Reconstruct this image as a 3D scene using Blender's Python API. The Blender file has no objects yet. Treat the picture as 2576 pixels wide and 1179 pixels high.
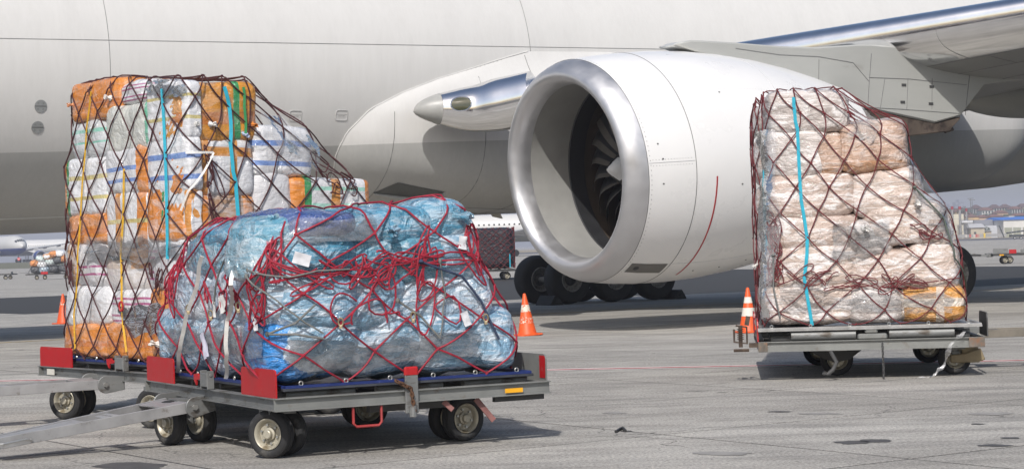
import bpy, bmesh, math, random
from math import sin, cos, pi, radians, sqrt, atan2, tan
from mathutils import Vector, Matrix, noise
from mathutils.bvhtree import BVHTree

random.seed(11)
SC = bpy.context.scene
COL = SC.collection

# ------------------------------------------------------------------ camera
# picture coordinates below are in a 2576 x 1179 frame
FPX, CX, CY, CAM_H = 5000.0, 1288.0, 589.5, 1.56
ROLL = math.atan(0.03)
PITCH = math.atan(31.5 * cos(ROLL) / FPX)
fw = Vector((0, cos(PITCH), sin(PITCH)))
zp = Vector((0, -sin(PITCH), cos(PITCH)))
xr = Vector((1, 0, 0))
cr = xr * cos(ROLL) - zp * sin(ROLL)
cu = xr * sin(ROLL) + zp * cos(ROLL)
cam_d = bpy.data.cameras.new('camera')
cam_d.sensor_width = 36.0
cam_d.lens = 36.0 * FPX / 2576.0
cam_d.clip_start = 0.2
cam_d.clip_end = 12000.0
cam = bpy.data.objects.new('camera', cam_d)
COL.objects.link(cam)
m = Matrix((cr, cu, -fw)).transposed().to_4x4()
m.translation = (0, 0, CAM_H)
cam.matrix_world = m
SC.camera = cam
EYE = Vector((0, 0, CAM_H))

def ray(px, py):
    return (fw * FPX + cr * (px - CX) - cu * (py - CY)).normalized()

def gnd(px, py, z=0.0):
    d = ray(px, py)
    t = (z - CAM_H) / d.z
    return EYE + d * t

def atY(px, py, Y):
    d = ray(px, py)
    return EYE + d * (Y / d.y)

# ------------------------------------------------------------------ world and sun
SUN_EL, SUN_AZ = radians(43), radians(10)      # light travels towards +Y, a little towards +X
w = bpy.data.worlds.new('World')
SC.world = w
w.use_nodes = True
nt = w.node_tree
bg = nt.nodes['Background']
sky = nt.nodes.new('ShaderNodeTexSky')
sky.sky_type = 'NISHITA'
sky.sun_disc = False
sky.sun_elevation = SUN_EL
sun_dir = Vector((-sin(SUN_AZ) * cos(SUN_EL), -cos(SUN_AZ) * cos(SUN_EL), sin(SUN_EL)))  # towards the sun
sky.sun_rotation = atan2(sun_dir.x, sun_dir.y)
sky.air_density = 1.0
sky.dust_density = 2.5
sky.ozone_density = 1.0
nt.links.new(sky.outputs[0], bg.inputs[0])
bg.inputs[1].default_value = 0.105
sun_l = bpy.data.lights.new('sun', 'SUN')
sun_l.energy = 3.3
sun_l.angle = radians(0.6)
sun_l.color = (1.0, 0.965, 0.92)
sun = bpy.data.objects.new('sun', sun_l)
sun.rotation_euler = (-sun_dir).to_track_quat('-Z', 'Y').to_euler()
sun.location = (0, 0, 60)
COL.objects.link(sun)
SC.view_settings.view_transform = 'Standard'
SC.view_settings.look = 'None'
SC.view_settings.exposure = 0.17
SC.view_settings.gamma = 1.0
SC.render.engine = 'CYCLES'
SC.cycles.use_denoising = True
SC.cycles.max_bounces = 6
SC.cycles.transparent_max_bounces = 16
SC.cycles.volume_bounces = 0
SC.cycles.caustics_reflective = False
SC.cycles.caustics_refractive = False

# ------------------------------------------------------------------ materials
MATS = {}

class NB:
    """small node helper"""
    def __init__(s, name):
        s.m = bpy.data.materials.new(name)
        s.m.use_nodes = True
        s.t = s.m.node_tree
        s.b = s.t.nodes['Principled BSDF']
        s.out = s.t.nodes['Material Output']
        s._c = {}
    def n(s, typ, **kw):
        x = s.t.nodes.new(typ)
        for k, v in kw.items():
            if k.startswith('i_'):
                x.inputs[int(k[2:]) if k[2:].isdigit() else k[2:]].default_value = v
            else:
                setattr(x, k, v)
        return x
    def l(s, a, b):
        s.t.links.new(a, b)
    def coord(s, kind='Object'):
        if kind == 'World':
            if 'g' not in s._c:
                s._c['g'] = s.n('ShaderNodeNewGeometry')
            return s._c['g'].outputs['Position']
        if 'tc' not in s._c:
            s._c['tc'] = s.n('ShaderNodeTexCoord')
        return s._c['tc'].outputs[kind]
    def mapped(s, scale=(1, 1, 1), kind='Object', rot=(0, 0, 0), rnd=False):
        mp = s.n('ShaderNodeMapping')
        mp.inputs['Scale'].default_value = scale
        mp.inputs['Rotation'].default_value = rot
        s.l(s.coord(kind), mp.inputs['Vector'])
        if rnd:
            oi = s.n('ShaderNodeObjectInfo')
            ml = s.n('ShaderNodeMath', operation='MULTIPLY')
            ml.inputs[1].default_value = 37.0
            s.l(oi.outputs['Random'], ml.inputs[0])
            s.l(ml.outputs[0], mp.inputs['Location'])
        return mp.outputs[0]
    def noise(s, scale, vec=None, detail=4, rough=0.55, dist=0.0):
        x = s.n('ShaderNodeTexNoise')
        x.inputs['Scale'].default_value = scale
        x.inputs['Detail'].default_value = detail
        x.inputs['Roughness'].default_value = rough
        x.inputs['Distortion'].default_value = dist
        if vec is not None:
            s.l(vec, x.inputs['Vector'])
        return x.outputs[0]
    def ramp(s, fac, stops):
        r = s.n('ShaderNodeValToRGB')
        e = r.color_ramp.elements
        while len(e) < len(stops):
            e.new(0.5)
        for i, (p, c) in enumerate(stops):
            e[i].position = p
            e[i].color = (c[0], c[1], c[2], 1) if not isinstance(c, (int, float)) else (c, c, c, 1)
        s.l(fac, r.inputs[0])
        return r.outputs[0]
    def mix(s, fac, a, b, mode='MIX'):
        x = s.n('ShaderNodeMix', data_type='RGBA', blend_type=mode)
        for sock, v in ((x.inputs[0], fac), (x.inputs[6], a), (x.inputs[7], b)):
            if isinstance(v, (int, float)):
                sock.default_value = v
            elif isinstance(v, (tuple, list)):
                sock.default_value = (v[0], v[1], v[2], 1)
            else:
                s.l(v, sock)
        return x.outputs[2]
    def math(s, op, a, b=0.0, c=None, clamp=False):
        x = s.n('ShaderNodeMath', operation=op, use_clamp=clamp)
        for i, v in enumerate((a, b) if c is None else (a, b, c)):
            if isinstance(v, (int, float)):
                x.inputs[i].default_value = v
            else:
                s.l(v, x.inputs[i])
        return x.outputs[0]
    def sep(s, vec):
        x = s.n('ShaderNodeSeparateXYZ')
        s.l(vec, x.inputs[0])
        return x.outputs
    def bump(s, h, strength=0.3, dist=0.01, normal=None):
        x = s.n('ShaderNodeBump')
        x.inputs['Strength'].default_value = strength
        x.inputs['Distance'].default_value = dist
        s.l(h, x.inputs['Height'])
        if normal is not None:
            s.l(normal, x.inputs['Normal'])
        return x.outputs[0]
    def set(s, **kw):
        for k, v in kw.items():
            sock = s.b.inputs[k.replace('_', ' ')]
            if isinstance(v, (int, float)):
                sock.default_value = v
            elif isinstance(v, (tuple, list)):
                sock.default_value = (v[0], v[1], v[2], 1) if len(sock.default_value) == 4 else v
            else:
                s.l(v, sock)

def pm(name, col, rough=0.5, metal=0.0, var=0.12, vs=4.0, bump=0.0, bs=30.0, dirt=None, dirt_amt=0.5, ds=6.0, coat=0.0, stretch=(1, 1, 1), kind='Object'):
    """a painted / bare surface with tone variation, optional dirt patches and fine relief"""
    if name in MATS:
        return MATS[name]
    b = NB(name)
    vec = b.mapped(stretch, kind)
    n1 = b.noise(vs, vec, 6, 0.6)
    lo = tuple(max(0, c * (1 - var)) for c in col)
    hi = tuple(min(1, c * (1 + var)) for c in col)
    c = b.ramp(n1, [(0.3, lo), (0.7, hi)])
    if dirt:
        n2 = b.noise(ds, vec, 8, 0.7)
        c = b.mix(b.ramp(n2, [(1 - dirt_amt, 0.0), (min(1, 1.12 - dirt_amt), 1.0)]), c, dirt)
    b.set(Base_Color=c, Roughness=b.ramp(n1, [(0.3, max(0, rough - .06)), (0.7, min(1, rough + .08))]), Metallic=metal, Coat_Weight=coat)
    if bump:
        b.set(Normal=b.bump(b.noise(bs, vec, 4), bump, 0.01))
    MATS[name] = b.m
    return b.m

# ------------------------------------------------------------------ mesh builder
class MB:
    def __init__(s):
        s.v, s.f, s.mi = [], [], []
        s.M = Matrix.Identity(4)
        s.cur = 0
    def add(s, vs, fs):
        o = len(s.v)
        s.v += [s.M @ Vector(v) for v in vs]
        s.f += [tuple(o + i for i in f) for f in fs]
        s.mi += [s.cur] * len(fs)
    def box(s, c, size, rot=None):
        hx, hy, hz = (x / 2 for x in size)
        vs = [Vector((x, y, z)) for x in (-hx, hx) for y in (-hy, hy) for z in (-hz, hz)]
        if rot is not None:
            vs = [rot @ v for v in vs]
        vs = [v + Vector(c) for v in vs]
        s.add(vs, [(0, 1, 3, 2), (4, 6, 7, 5), (0, 4, 5, 1), (2, 3, 7, 6), (0, 2, 6, 4), (1, 5, 7, 3)])
    def span(s, a, b):
        a, b = Vector(a), Vector(b)
        s.box((a + b) / 2, [abs(x) for x in (b - a)])
    def prism(s, poly, p0, p1, up=(0, 0, 1)):
        """polygon (side, up) swept from p0 to p1"""
        p0, p1 = Vector(p0), Vector(p1)
        d = (p1 - p0).normalized()
        side = d.cross(Vector(up)).normalized()
        u = side.cross(d)
        n = len(poly)
        vs = [p0 + side * a + u * b for a, b in poly] + [p1 + side * a + u * b for a, b in poly]
        fs = [(i, (i + 1) % n, n + (i + 1) % n, n + i) for i in range(n)]
        fs += [tuple(range(n - 1, -1, -1)), tuple(range(n, 2 * n))]
        s.add(vs, fs)
    def bar(s, p0, p1, w, h, up=(0, 0, 1)):
        s.prism([(-w / 2, -h / 2), (w / 2, -h / 2), (w / 2, h / 2), (-w / 2, h / 2)], p0, p1, up)
    def tube(s, pts, r, n=6, closed=False):
        pts = [Vector(p) for p in pts]
        rs = r if isinstance(r, (list, tuple)) else [r] * len(pts)
        k = len(pts)
        vs, fs = [], []
        prev = None
        for i, p in enumerate(pts):
            a = pts[(i - 1) % k] if closed or i else pts[0]
            b = pts[(i + 1) % k] if closed or i < k - 1 else pts[-1]
            d = b - a
            d = d.normalized() if d.length > 1e-9 else Vector((0, 0, 1))
            if prev is None:
                u = d.orthogonal().normalized()
            else:
                u = prev - d * prev.dot(d)
                u = u.normalized() if u.length > 1e-6 else d.orthogonal().normalized()
            prev = u
            w2 = d.cross(u)
            vs += [p + (u * cos(2 * pi * j / n) + w2 * sin(2 * pi * j / n)) * rs[i] for j in range(n)]
        for i in range(k if closed else k - 1):
            a, b = i * n, ((i + 1) % k) * n
            fs += [(a + j, a + (j + 1) % n, b + (j + 1) % n, b + j) for j in range(n)]
        if not closed:
            fs += [tuple(range(n - 1, -1, -1)), tuple((k - 1) * n + j for j in range(n))]
        s.add(vs, fs)
    def lathe(s, prof, n=32, M=None, cap=True, arc=None):
        """profile (axial, radius) about local x"""
        M = M or Matrix.Identity(4)
        vs, fs = [], []
        for w, r in prof:
            vs += [M @ Vector((w, r * cos(2 * pi * j / n), r * sin(2 * pi * j / n))) for j in range(n)]
        for i in range(len(prof) - 1):
            fs += [(i * n + j, i * n + (j + 1) % n, (i + 1) * n + (j + 1) % n, (i + 1) * n + j) for j in range(n)]
        if cap:
            fs += [tuple(range(n - 1, -1, -1)), tuple((len(prof) - 1) * n + j for j in range(n))]
        s.add(vs, fs)
    def grid(s, fn, nu, nv, close_u=False):
        vs = [fn(i / (nu if close_u else nu - 1), j / (nv - 1)) for j in range(nv) for i in range(nu)]
        fs = []
        for j in range(nv - 1):
            for i in range(nu if close_u else nu - 1):
                i2 = (i + 1) % nu
                fs.append((j * nu + i, j * nu + i2, (j + 1) * nu + i2, (j + 1) * nu + i))
        s.add(vs, fs)
    def poly(s, pts, thick):
        """planar outline (list of 3D points) given a thickness vector"""
        t = Vector(thick)
        n = len(pts)
        vs = [Vector(p) for p in pts] + [Vector(p) + t for p in pts]
        fs = [(i, (i + 1) % n, n + (i + 1) % n, n + i) for i in range(n)]
        fs += [tuple(range(n - 1, -1, -1)), tuple(range(n, 2 * n))]
        s.add(vs, fs)
    def mesh(s, name, mats, smooth=35):
        me = bpy.data.meshes.new(name)
        me.from_pydata([tuple(v) for v in s.v], [], s.f)
        for mt in (mats if isinstance(mats, (list, tuple)) else [mats]):
            me.materials.append(mt)
        if any(s.mi):
            me.polygons.foreach_set('material_index', s.mi)
        bm = bmesh.new()
        bm.from_mesh(me)
        bmesh.ops.recalc_face_normals(bm, faces=bm.faces)
        bm.to_mesh(me)
        bm.free()
        if smooth:
            me.polygons.foreach_set('use_smooth', [True] * len(me.polygons))
            me.set_sharp_from_angle(angle=radians(smooth))
        me.update()
        return me
    def build(s, name, mats, parent=None, smooth=35, bevel=0.0):
        return obj(name, s.mesh(name, mats, smooth), parent, bevel)

def obj(name, me, parent=None, bevel=0.0):
    o = bpy.data.objects.new(name, me)
    COL.objects.link(o)
    if parent is not None:
        o.parent = parent
    if bevel:
        b = o.modifiers.new('edge', 'BEVEL')
        b.width = bevel
        b.segments = 1
        b.limit_method = 'ANGLE'
        b.angle_limit = radians(40)
    return o

def tag(o, label=None, cat=None, group=None, kind=None):
    if label: o['label'] = label
    if cat: o['category'] = cat
    if group: o['group'] = group
    if kind: o['kind'] = kind
    return o

def thing(name, label, cat, loc=(0, 0, 0), rz=0.0, group=None):
    o = bpy.data.objects.new(name, None)
    COL.objects.link(o)
    o.location = loc
    o.rotation_euler = (0, 0, rz)
    return tag(o, label, cat, group)

def copy_tree(o, parent=None):
    c = o.copy()
    COL.objects.link(c)
    c.parent = parent
    for ch in list(o.children):
        copy_tree(ch, c)
    return c

def smooth01(x):
    x = max(0.0, min(1.0, x))
    return x * x * (3 - 2 * x)

def interp(x, pts):
    if x <= pts[0][0]: return pts[0][1]
    for (a, va), (b, vb) in zip(pts, pts[1:]):
        if x <= b:
            return va + (vb - va) * (x - a) / (b - a)
    return pts[-1][1]

# ================================================================== SETTING: apron
def concrete_mat():
    b = NB('apron_concrete')
    pos = b.coord('World')
    mp = b.n('ShaderNodeMapping')
    mp.inputs['Rotation'].default_value = (0, 0, radians(-6))
    mp.inputs['Scale'].default_value = (0.35, 1.0, 1.0)
    b.l(pos, mp.inputs['Vector'])
    big = b.noise(0.35, mp.outputs[0], 5, 0.55)
    mid = b.noise(2.4, mp.outputs[0], 6, 0.65)
    fine = b.noise(38.0, pos, 3, 0.7)
    grit = b.noise(160.0, pos, 2, 0.8)
    c = b.ramp(big, [(0.28, (0.275, 0.262, 0.240)), (0.48, (0.38, 0.364, 0.336)), (0.72, (0.46, 0.444, 0.412))])
    c = b.mix(b.ramp(mid, [(0.36, 0.62), (0.58, 0.0)]), c, (0.205, 0.196, 0.183))
    c = b.mix(0.62, c, b.ramp(fine, [(0.32, (0.1, 0.1, 0.1)), (0.68, (0.9, 0.89, 0.87))]), 'OVERLAY')
    sp2 = b.noise(11.0, mp.outputs[0], 5, 0.75)
    c = b.mix(b.ramp(sp2, [(0.60, 0.0), (0.70, 0.55)]), c, (0.12, 0.115, 0.108))
    c = b.mix(b.ramp(b.noise(7.0, mp.outputs[0], 5, 0.75), [(0.58, 0.0), (0.70, 0.4)]), c, (0.50, 0.49, 0.47))
    c = b.mix(0.4, c, b.ramp(grit, [(0.35, (0.2, 0.2, 0.2)), (0.65, (0.8, 0.8, 0.8))]), 'OVERLAY')
    # tyre rubber streaks running along the stand
    m2 = b.n('ShaderNodeMapping')
    m2.inputs['Rotation'].default_value = (0, 0, radians(-4))
    m2.inputs['Scale'].default_value = (0.05, 1.6, 1.0)
    b.l(pos, m2.inputs['Vector'])
    st = b.noise(1.0, m2.outputs[0], 5, 0.7)
    c = b.mix(b.ramp(st, [(0.55, 0.0), (0.68, 0.5)]), c, (0.15, 0.148, 0.145))
    # hairline cracks
    vw = b.n('ShaderNodeVectorMath', operation='ADD')
    b.l(pos, vw.inputs[0])
    nz_ = b.n('ShaderNodeTexNoise'); nz_.inputs['Scale'].default_value = 1.1; nz_.inputs['Detail'].default_value = 5; b.l(pos, nz_.inputs['Vector'])
    b.l(nz_.outputs['Color'], vw.inputs[1])
    for sc_, wd_, am_ in ((0.30, .0035, .8), (0.75, .004, .4)):
        ve = b.n('ShaderNodeTexVoronoi', feature='DISTANCE_TO_EDGE'); ve.inputs['Scale'].default_value = sc_
        b.l(vw.outputs[0], ve.inputs['Vector'])
        ck = b.math('MULTIPLY', b.ramp(ve.outputs['Distance'], [(wd_ * .4, 1.0), (wd_, 0.0)]), b.ramp(b.noise(.5, pos, 3), [(.45, 0.0), (.55, am_)]))
        c = b.mix(ck, c, (.07, .067, .063))
    # small dark flecks
    vo = b.n('ShaderNodeTexVoronoi')
    vo.inputs['Scale'].default_value = 1.7
    b.l(pos, vo.inputs['Vector'])
    fl = b.ramp(vo.outputs['Distance'], [(0.02, 1.0), (0.035, 0.0)])
    c = b.mix(b.math('MULTIPLY', fl, 0.7), c, (0.06, 0.058, 0.055))
    # slab to slab tone
    oi = b.n('ShaderNodeObjectInfo')
    c = b.mix(1.0, c, b.ramp(oi.outputs['Random'], [(0.0, (0.90, 0.90, 0.90)), (1.0, (1.06, 1.06, 1.06))]), 'MULTIPLY')
    h = b.math('ADD', b.noise(60.0, pos, 4, 0.7), b.math('MULTIPLY', mid, 0.6))
    b.set(Base_Color=c, Roughness=0.86, Normal=b.bump(h, 0.6, 0.008), Specular_IOR_Level=0.3)
    return b.m

CONC = concrete_mat()
g = MB()
xs = [-3500, -900, -300, -80, 0, 80, 300, 900, 3500]
ys = [-60, 0, 40, 120, 300, 700, 1500, 3500, 6500]
g.v = [Vector((x, y, -0.02)) for y in ys for x in xs]
nx_ = len(xs)
g.f = [(j * nx_ + i, j * nx_ + i + 1, (j + 1) * nx_ + i + 1, (j + 1) * nx_ + i) for j in range(len(ys) - 1) for i in range(nx_ - 1)]
g.mi = [0] * len(g.f)
ground = tag(g.build('ground', CONC, None, 0), kind='structure')

GU = Vector((cos(radians(34.3)), sin(radians(34.3)), 0))
GV = Vector((-sin(radians(34.3)), cos(radians(34.3)), 0))
P1 = gnd(1666, 1092)
SU, SV, GAP = 3.73, 2.77, 0.030
sb = MB()
e = 0.002
hx, hy = (SU - GAP) / 2, (SV - GAP) / 2
ring = lambda x, y, z: [(-x, -y, z), (x, -y, z), (x, y, z), (-x, y, z)]
sb.add(ring(hx, hy, -0.0195) + ring(hx, hy, -0.006) + ring(hx - e, hy - e, 0.0),
       [(i, (i + 1) % 4, 4 + (i + 1) % 4, 4 + i) for i in range(4)] + [(4 + i, 4 + (i + 1) % 4, 8 + (i + 1) % 4, 8 + i) for i in range(4)] + [(8, 9, 10, 11)])
slab_me = sb.mesh('concrete_slab', CONC, 0)
for i in range(-12, 16):
    for j in range(-12, 26):
        c = P1 + GU * (SU * (i + .5)) + GV * (SV * (j + .5))
        if 10.5 < c.y < 60 and abs(c.x) < 0.262 * c.y + 2.6:
            o = obj('concrete_slab', slab_me, ground)
            o.location = (c.x, c.y, random.uniform(-0.0006, 0.0))
            o.rotation_euler = (0, 0, radians(34.3))

sl = MB()
sl.add([(p.x, p.y, -0.0022) for p in (P1 + GU * a + GV * b for a, b in ((-46, -36), (60, -36), (60, 72), (-46, 72)))], [(0, 1, 2, 3)])
sl.build('joint_sealant', pm('bitumen', (.035, .034, .033), .8, kind='World'), ground, 0)

# painted lines, a few millimetres proud of the slabs
def marking(name, pts, wdt, mat, z=0.004):
    mb = MB()
    for a, c in zip(pts, pts[1:]):
        a, c = Vector(a), Vector(c)
        s_ = (c - a).cross(Vector((0, 0, 1))).normalized() * wdt / 2
        mb.add([(a - s_).to_tuple()[:2] + (z,), (a + s_).to_tuple()[:2] + (z,), (c + s_).to_tuple()[:2] + (z,), (c - s_).to_tuple()[:2] + (z,)], [(0, 1, 2, 3)])
    return mb.build(name, mat, ground, 0)

WHITE_LINE = pm('line_white', (0.75, 0.73, 0.70), 0.8, var=.2, vs=9, dirt=(0.3, .29, .28), dirt_amt=.45, kind='World')
RED_LINE = pm('line_red', (0.30, 0.028, 0.03), 0.8, var=.25, vs=9, dirt=(0.28, .15, .14), dirt_amt=.34, kind='World')
YEL_LINE = pm('line_yellow', (0.42, 0.28, 0.07), 0.8, var=.2, vs=5, dirt=(0.26, .23, .18), dirt_amt=.5, kind='World')
la, lb = gnd(-200, 972), gnd(2800, 900)
la, lb = gnd(1385, 930), gnd(2576, 906)
dl = (lb - la).normalized()
la, lb = la - dl * 14, lb + dl * 30
nrm = Vector((-dl.y, dl.x, 0))
marking('red_lane_line', [la, lb], 0.17, RED_LINE)
marking('white_lane_edge', [la + nrm * .13, lb + nrm * .13], 0.085, WHITE_LINE)
marking('white_lane_edge', [la - nrm * .13, lb - nrm * .13], 0.085, WHITE_LINE)

# oil stains and tar smears with their own outlines
def blob(name, px, py, wpx, hpx, mat, seed, n=26, z=0.003, rough=.35):
    c = gnd(px, py)
    l_, r_ = gnd(px - wpx / 2, py), gnd(px + wpx / 2, py)
    t_, b_ = gnd(px, py - hpx / 2), gnd(px, py + hpx / 2)
    ax, ay = (r_ - l_) / 2, (t_ - b_) / 2
    mb = MB()
    vs = [c + Vector((0, 0, z))]
    for k in range(n):
        a = 2 * pi * k / n
        r = 1 + rough * noise.noise(Vector((cos(a) * 1.7 + seed * 5.1, sin(a) * 1.7, seed))) + rough * .5 * noise.noise(Vector((cos(a) * 5 + seed, sin(a) * 5, 3)))
        vs.append(c + ax * cos(a) * r + ay * sin(a) * r + Vector((0, 0, z)))
    mb.add([(v.x, v.y, z) for v in vs], [(0, 1 + k, 1 + (k + 1) % n) for k in range(n)])
    return mb.build(name, mat, ground, 0)

OIL = pm('oil_stain', (0.075, 0.073, 0.072), 0.7, var=.3, vs=8, bump=.3, bs=50, kind='World')
DAMP = pm('old_stain', (0.27, 0.26, 0.245), 0.85, var=.25, vs=5, bump=.3, bs=50, kind='World')
for k, (a, b_, c, d) in enumerate([(2140, 1112, 90, 8), (2205, 1108, 90, 8), (2500, 1120, 84, 6), (2540, 1101, 50, 4), (325, 1171, 170, 18),
                                   (430, 1108, 60, 8), (1575, 1084, 30, 3), (1960, 1035, 60, 3), (2460, 1066, 40, 3)]):
    blob('oil_stain', a, b_, c, d, OIL, k + 1.3)
for k, (a, b_, c, d) in enumerate([(1545, 1038, 60, 5), (2060, 1040, 110, 5), (2490, 1040, 110, 7), (1815, 1140, 150, 9)]):
    blob('old_stain', a, b_, c, d, DAMP, k + 9.7)

# ================================================================== AIRCRAFT
YAW = radians(34)
DV = Vector((cos(YAW), sin(YAW), 0))
PV = Vector((sin(YAW), -cos(YAW), 0))            # towards the port side (towards the camera)
gear_w = gnd(2394, 760)
AO = Vector((gear_w.x, gear_w.y, 0)) - PV * 6.2
MAIR = Matrix.Translation(AO) @ Matrix.Rotation(YAW, 4, 'Z')
MINV = MAIR.inverted()
plane_root = thing('cargo_airplane', 'big white freighter jet with grey belly and one huge engine beside the netted pallets', 'airplane', AO, YAW)

def lray(px, py):
    d = MINV.to_3x3() @ ray(px, py)
    o = MINV @ EYE
    return o, d

def on_q(px, py, q):
    """picture point to the vertical plane q metres out from the aircraft's centre line"""
    o, d = lray(px, py)
    t = (-q - o.y) / d.y
    return o + d * t

FR = 3.1
def zc(x):
    return 5.2 + 0.021 * (x + 20)

def on_fus(px, py):
    o, d = lray(px, py)
    x = -10.0
    for _ in range(12):
        oz = o.z - zc(x)
        a = d.y ** 2 + d.z ** 2
        b = 2 * (o.y * d.y + oz * d.z)
        c = o.y ** 2 + oz ** 2 - FR ** 2
        q = b * b - 4 * a * c
        t = (-b - sqrt(max(q, 0))) / (2 * a)
        x = (o + d * t).x
    p = o + d * t
    return p.x, atan2(p.z - zc(p.x), -p.y)

def fus(x, phi, off=0.0):
    r = FR + off
    return Vector((x, -r * cos(phi), zc(x) + r * sin(phi)))

def airplane_paint():
    b = NB('airplane_paint')
    v = b.sep(b.coord('Object'))
    line = b.math('MULTIPLY_ADD', v[0], 0.0223, 3.58 + 0.0223 * 20.5)
    msk = b.math('GREATER_THAN', v[2], line)
    streak = b.noise(1.0, b.mapped((2.2, 2.2, 0.25)), 6, 0.6)
    weave = b.noise(1.0, b.mapped((14, 14, 1.5)), 3, 0.7)
    wht = b.ramp(streak, [(0.3, (0.605, 0.598, 0.582)), (0.7, (0.64, 0.633, 0.616))])
    gry = b.ramp(streak, [(0.3, (0.42, 0.42, 0.405)), (0.7, (0.45, 0.45, 0.435))])
    c = b.mix(msk, gry, wht)
    c = b.mix(0.09, c, b.ramp(weave, [(0.35, (0.35, 0.35, 0.35)), (0.65, (0.65, 0.65, 0.65))]), 'OVERLAY')
    b.set(Base_Color=c, Roughness=0.42, Specular_IOR_Level=0.4, Normal=b.bump(b.noise(1.0, b.mapped((0.8, 0.8, 0.8)), 3), 0.06, 0.05))
    return b.m
APAINT = airplane_paint()
SEAM = pm('panel_seam', (0.10, 0.10, 0.10), 0.7)
SEAM_F = pm('skin_seam', (0.20, 0.20, 0.20), 0.6)
SEAM_L = pm('sealant', (0.62, 0.615, 0.60), 0.5)
PAINT_LG = pm('airplane_light_grey', (0.40, 0.405, 0.385), 0.45, var=.08, vs=1.2, dirt=(0.3, .29, .27), dirt_amt=.38, ds=1.4, stretch=(.4, 1, 1))
PAINT_W = pm('nacelle_white', (0.78, 0.775, 0.765), 0.30, var=.03, vs=.9, coat=.25)
GREY_IN = pm('inlet_liner', (0.31, 0.308, 0.295), 0.5, var=.08, vs=2.5)
BLACK = pm('soft_black', (0.018, 0.018, 0.02), 0.55)
RUBBER = pm('tyre_rubber', (0.022, 0.022, 0.023), 0.78, var=.3, vs=6, dirt=(0.07, .067, .062), dirt_amt=.42, bump=.15, bs=60)

def chrome(name, col, rough, brushed=(1, 1, 1)):
    b = NB(name)
    n1 = b.noise(1.0, b.mapped(brushed), 5, .6)
    b.set(Base_Color=b.ramp(n1, [(.3, tuple(c * .9 for c in col)), (.7, col)]), Metallic=1.0, Roughness=b.ramp(n1, [(.25, rough * .75), (.75, rough * 1.35)]))
    return b.m
CHROME = chrome('bare_aluminium_edge', (0.93, 0.935, 0.945), 0.13, (0.4, 3, 3))
LIPMET = chrome('brushed_inlet_lip', (0.60, 0.60, 0.615), 0.42, (3, 3, 3))
LIPMET.node_tree.nodes['Principled BSDF'].inputs['Metallic'].default_value = .85

# --- fuselage
fm = MB()
st = []
for x, rs, dz in [(-33.4, 0.02, -1.15), (-33.2, .45, -1.1), (-32.6, 1.0, -.95), (-31.6, 1.6, -.7), (-30, 2.25, -.38), (-28, 2.75, -.13), (-26, 3.02, -.02), (-24, FR, 0)]:
    st.append((x, rs, dz))
st += [(x, FR, 0) for x in range(-22, 5, 2)]
st += [(5, 3.1, 0.0), (8, 3.06, .06), (12, 2.92, .22), (17, 2.6, .55), (23, 2.0, 1.05), (29, 1.2, 1.6), (33, .55, 1.95), (34.4, .1, 2.1)]
NF = 128
for x, r, dz in st:
    fm.v += [Vector((x, -r * cos(2 * pi * k / NF), zc(x) + dz + r * sin(2 * pi * k / NF))) for k in range(NF)]
for i in range(len(st) - 1):
    fm.f += [(i * NF + k, i * NF + (k + 1) % NF, (i + 1) * NF + (k + 1) % NF, (i + 1) * NF + k) for k in range(NF)]
fm.mi = [0] * len(fm.f)
fuselage = fm.build('fuselage', APAINT, plane_root, 40)

def strip(name, pts, nrm_fn, wdt, mat, parent, lift=0.006):
    """thin raised ribbon following a list of surface points"""
    mb = MB()
    vs, fs = [], []
    for i, p in enumerate(pts):
        d = (pts[min(i + 1, len(pts) - 1)] - pts[max(i - 1, 0)]).normalized()
        n_ = nrm_fn(p)
        s_ = d.cross(n_).normalized() * wdt / 2
        vs += [p - s_, p - s_ * .8 + n_ * lift, p + s_ * .8 + n_ * lift, p + s_]
    for i in range(len(pts) - 1):
        a, b = i * 4, i * 4 + 4
        fs += [(a + k, a + k + 1, b + k + 1, b + k) for k in range(3)]
    mb.add(vs, fs)
    return mb.build(name, mat, parent, 60)

def fus_n(p):
    return Vector((0, p.y, p.z - zc(p.x))).normalized()

x0, ph0 = on_fus(0, 97)
x1, ph1 = on_fus(1300, 118)
strip('lap_seam', [fus(x, ph0 + (ph1 - ph0) * (x - x0) / (x1 - x0)) for x in [x0 - 4 + k * (x1 + 20 - x0) / 30 for k in range(31)]], fus_n, 0.011, SEAM_F, fuselage)
for px, py, a0, a1 in [(276, 250, -.62, .75), (1324, 60, .08, .9)]:
    xs_, _ = on_fus(px, py)
    strip('frame_seam', [fus(xs_, a0 + (a1 - a0) * k / 24) for k in range(25)], fus_n, 0.010, SEAM_F, fuselage)
xb, pb = on_fus(60, 549)
strip('belly_seam', [fus(x, pb) for x in [xb - 6 + k * .9 for k in range(14)]], fus_n, .03, pm('belly_seal', (.55, .55, .53), .5), fuselage, .012)
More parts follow.
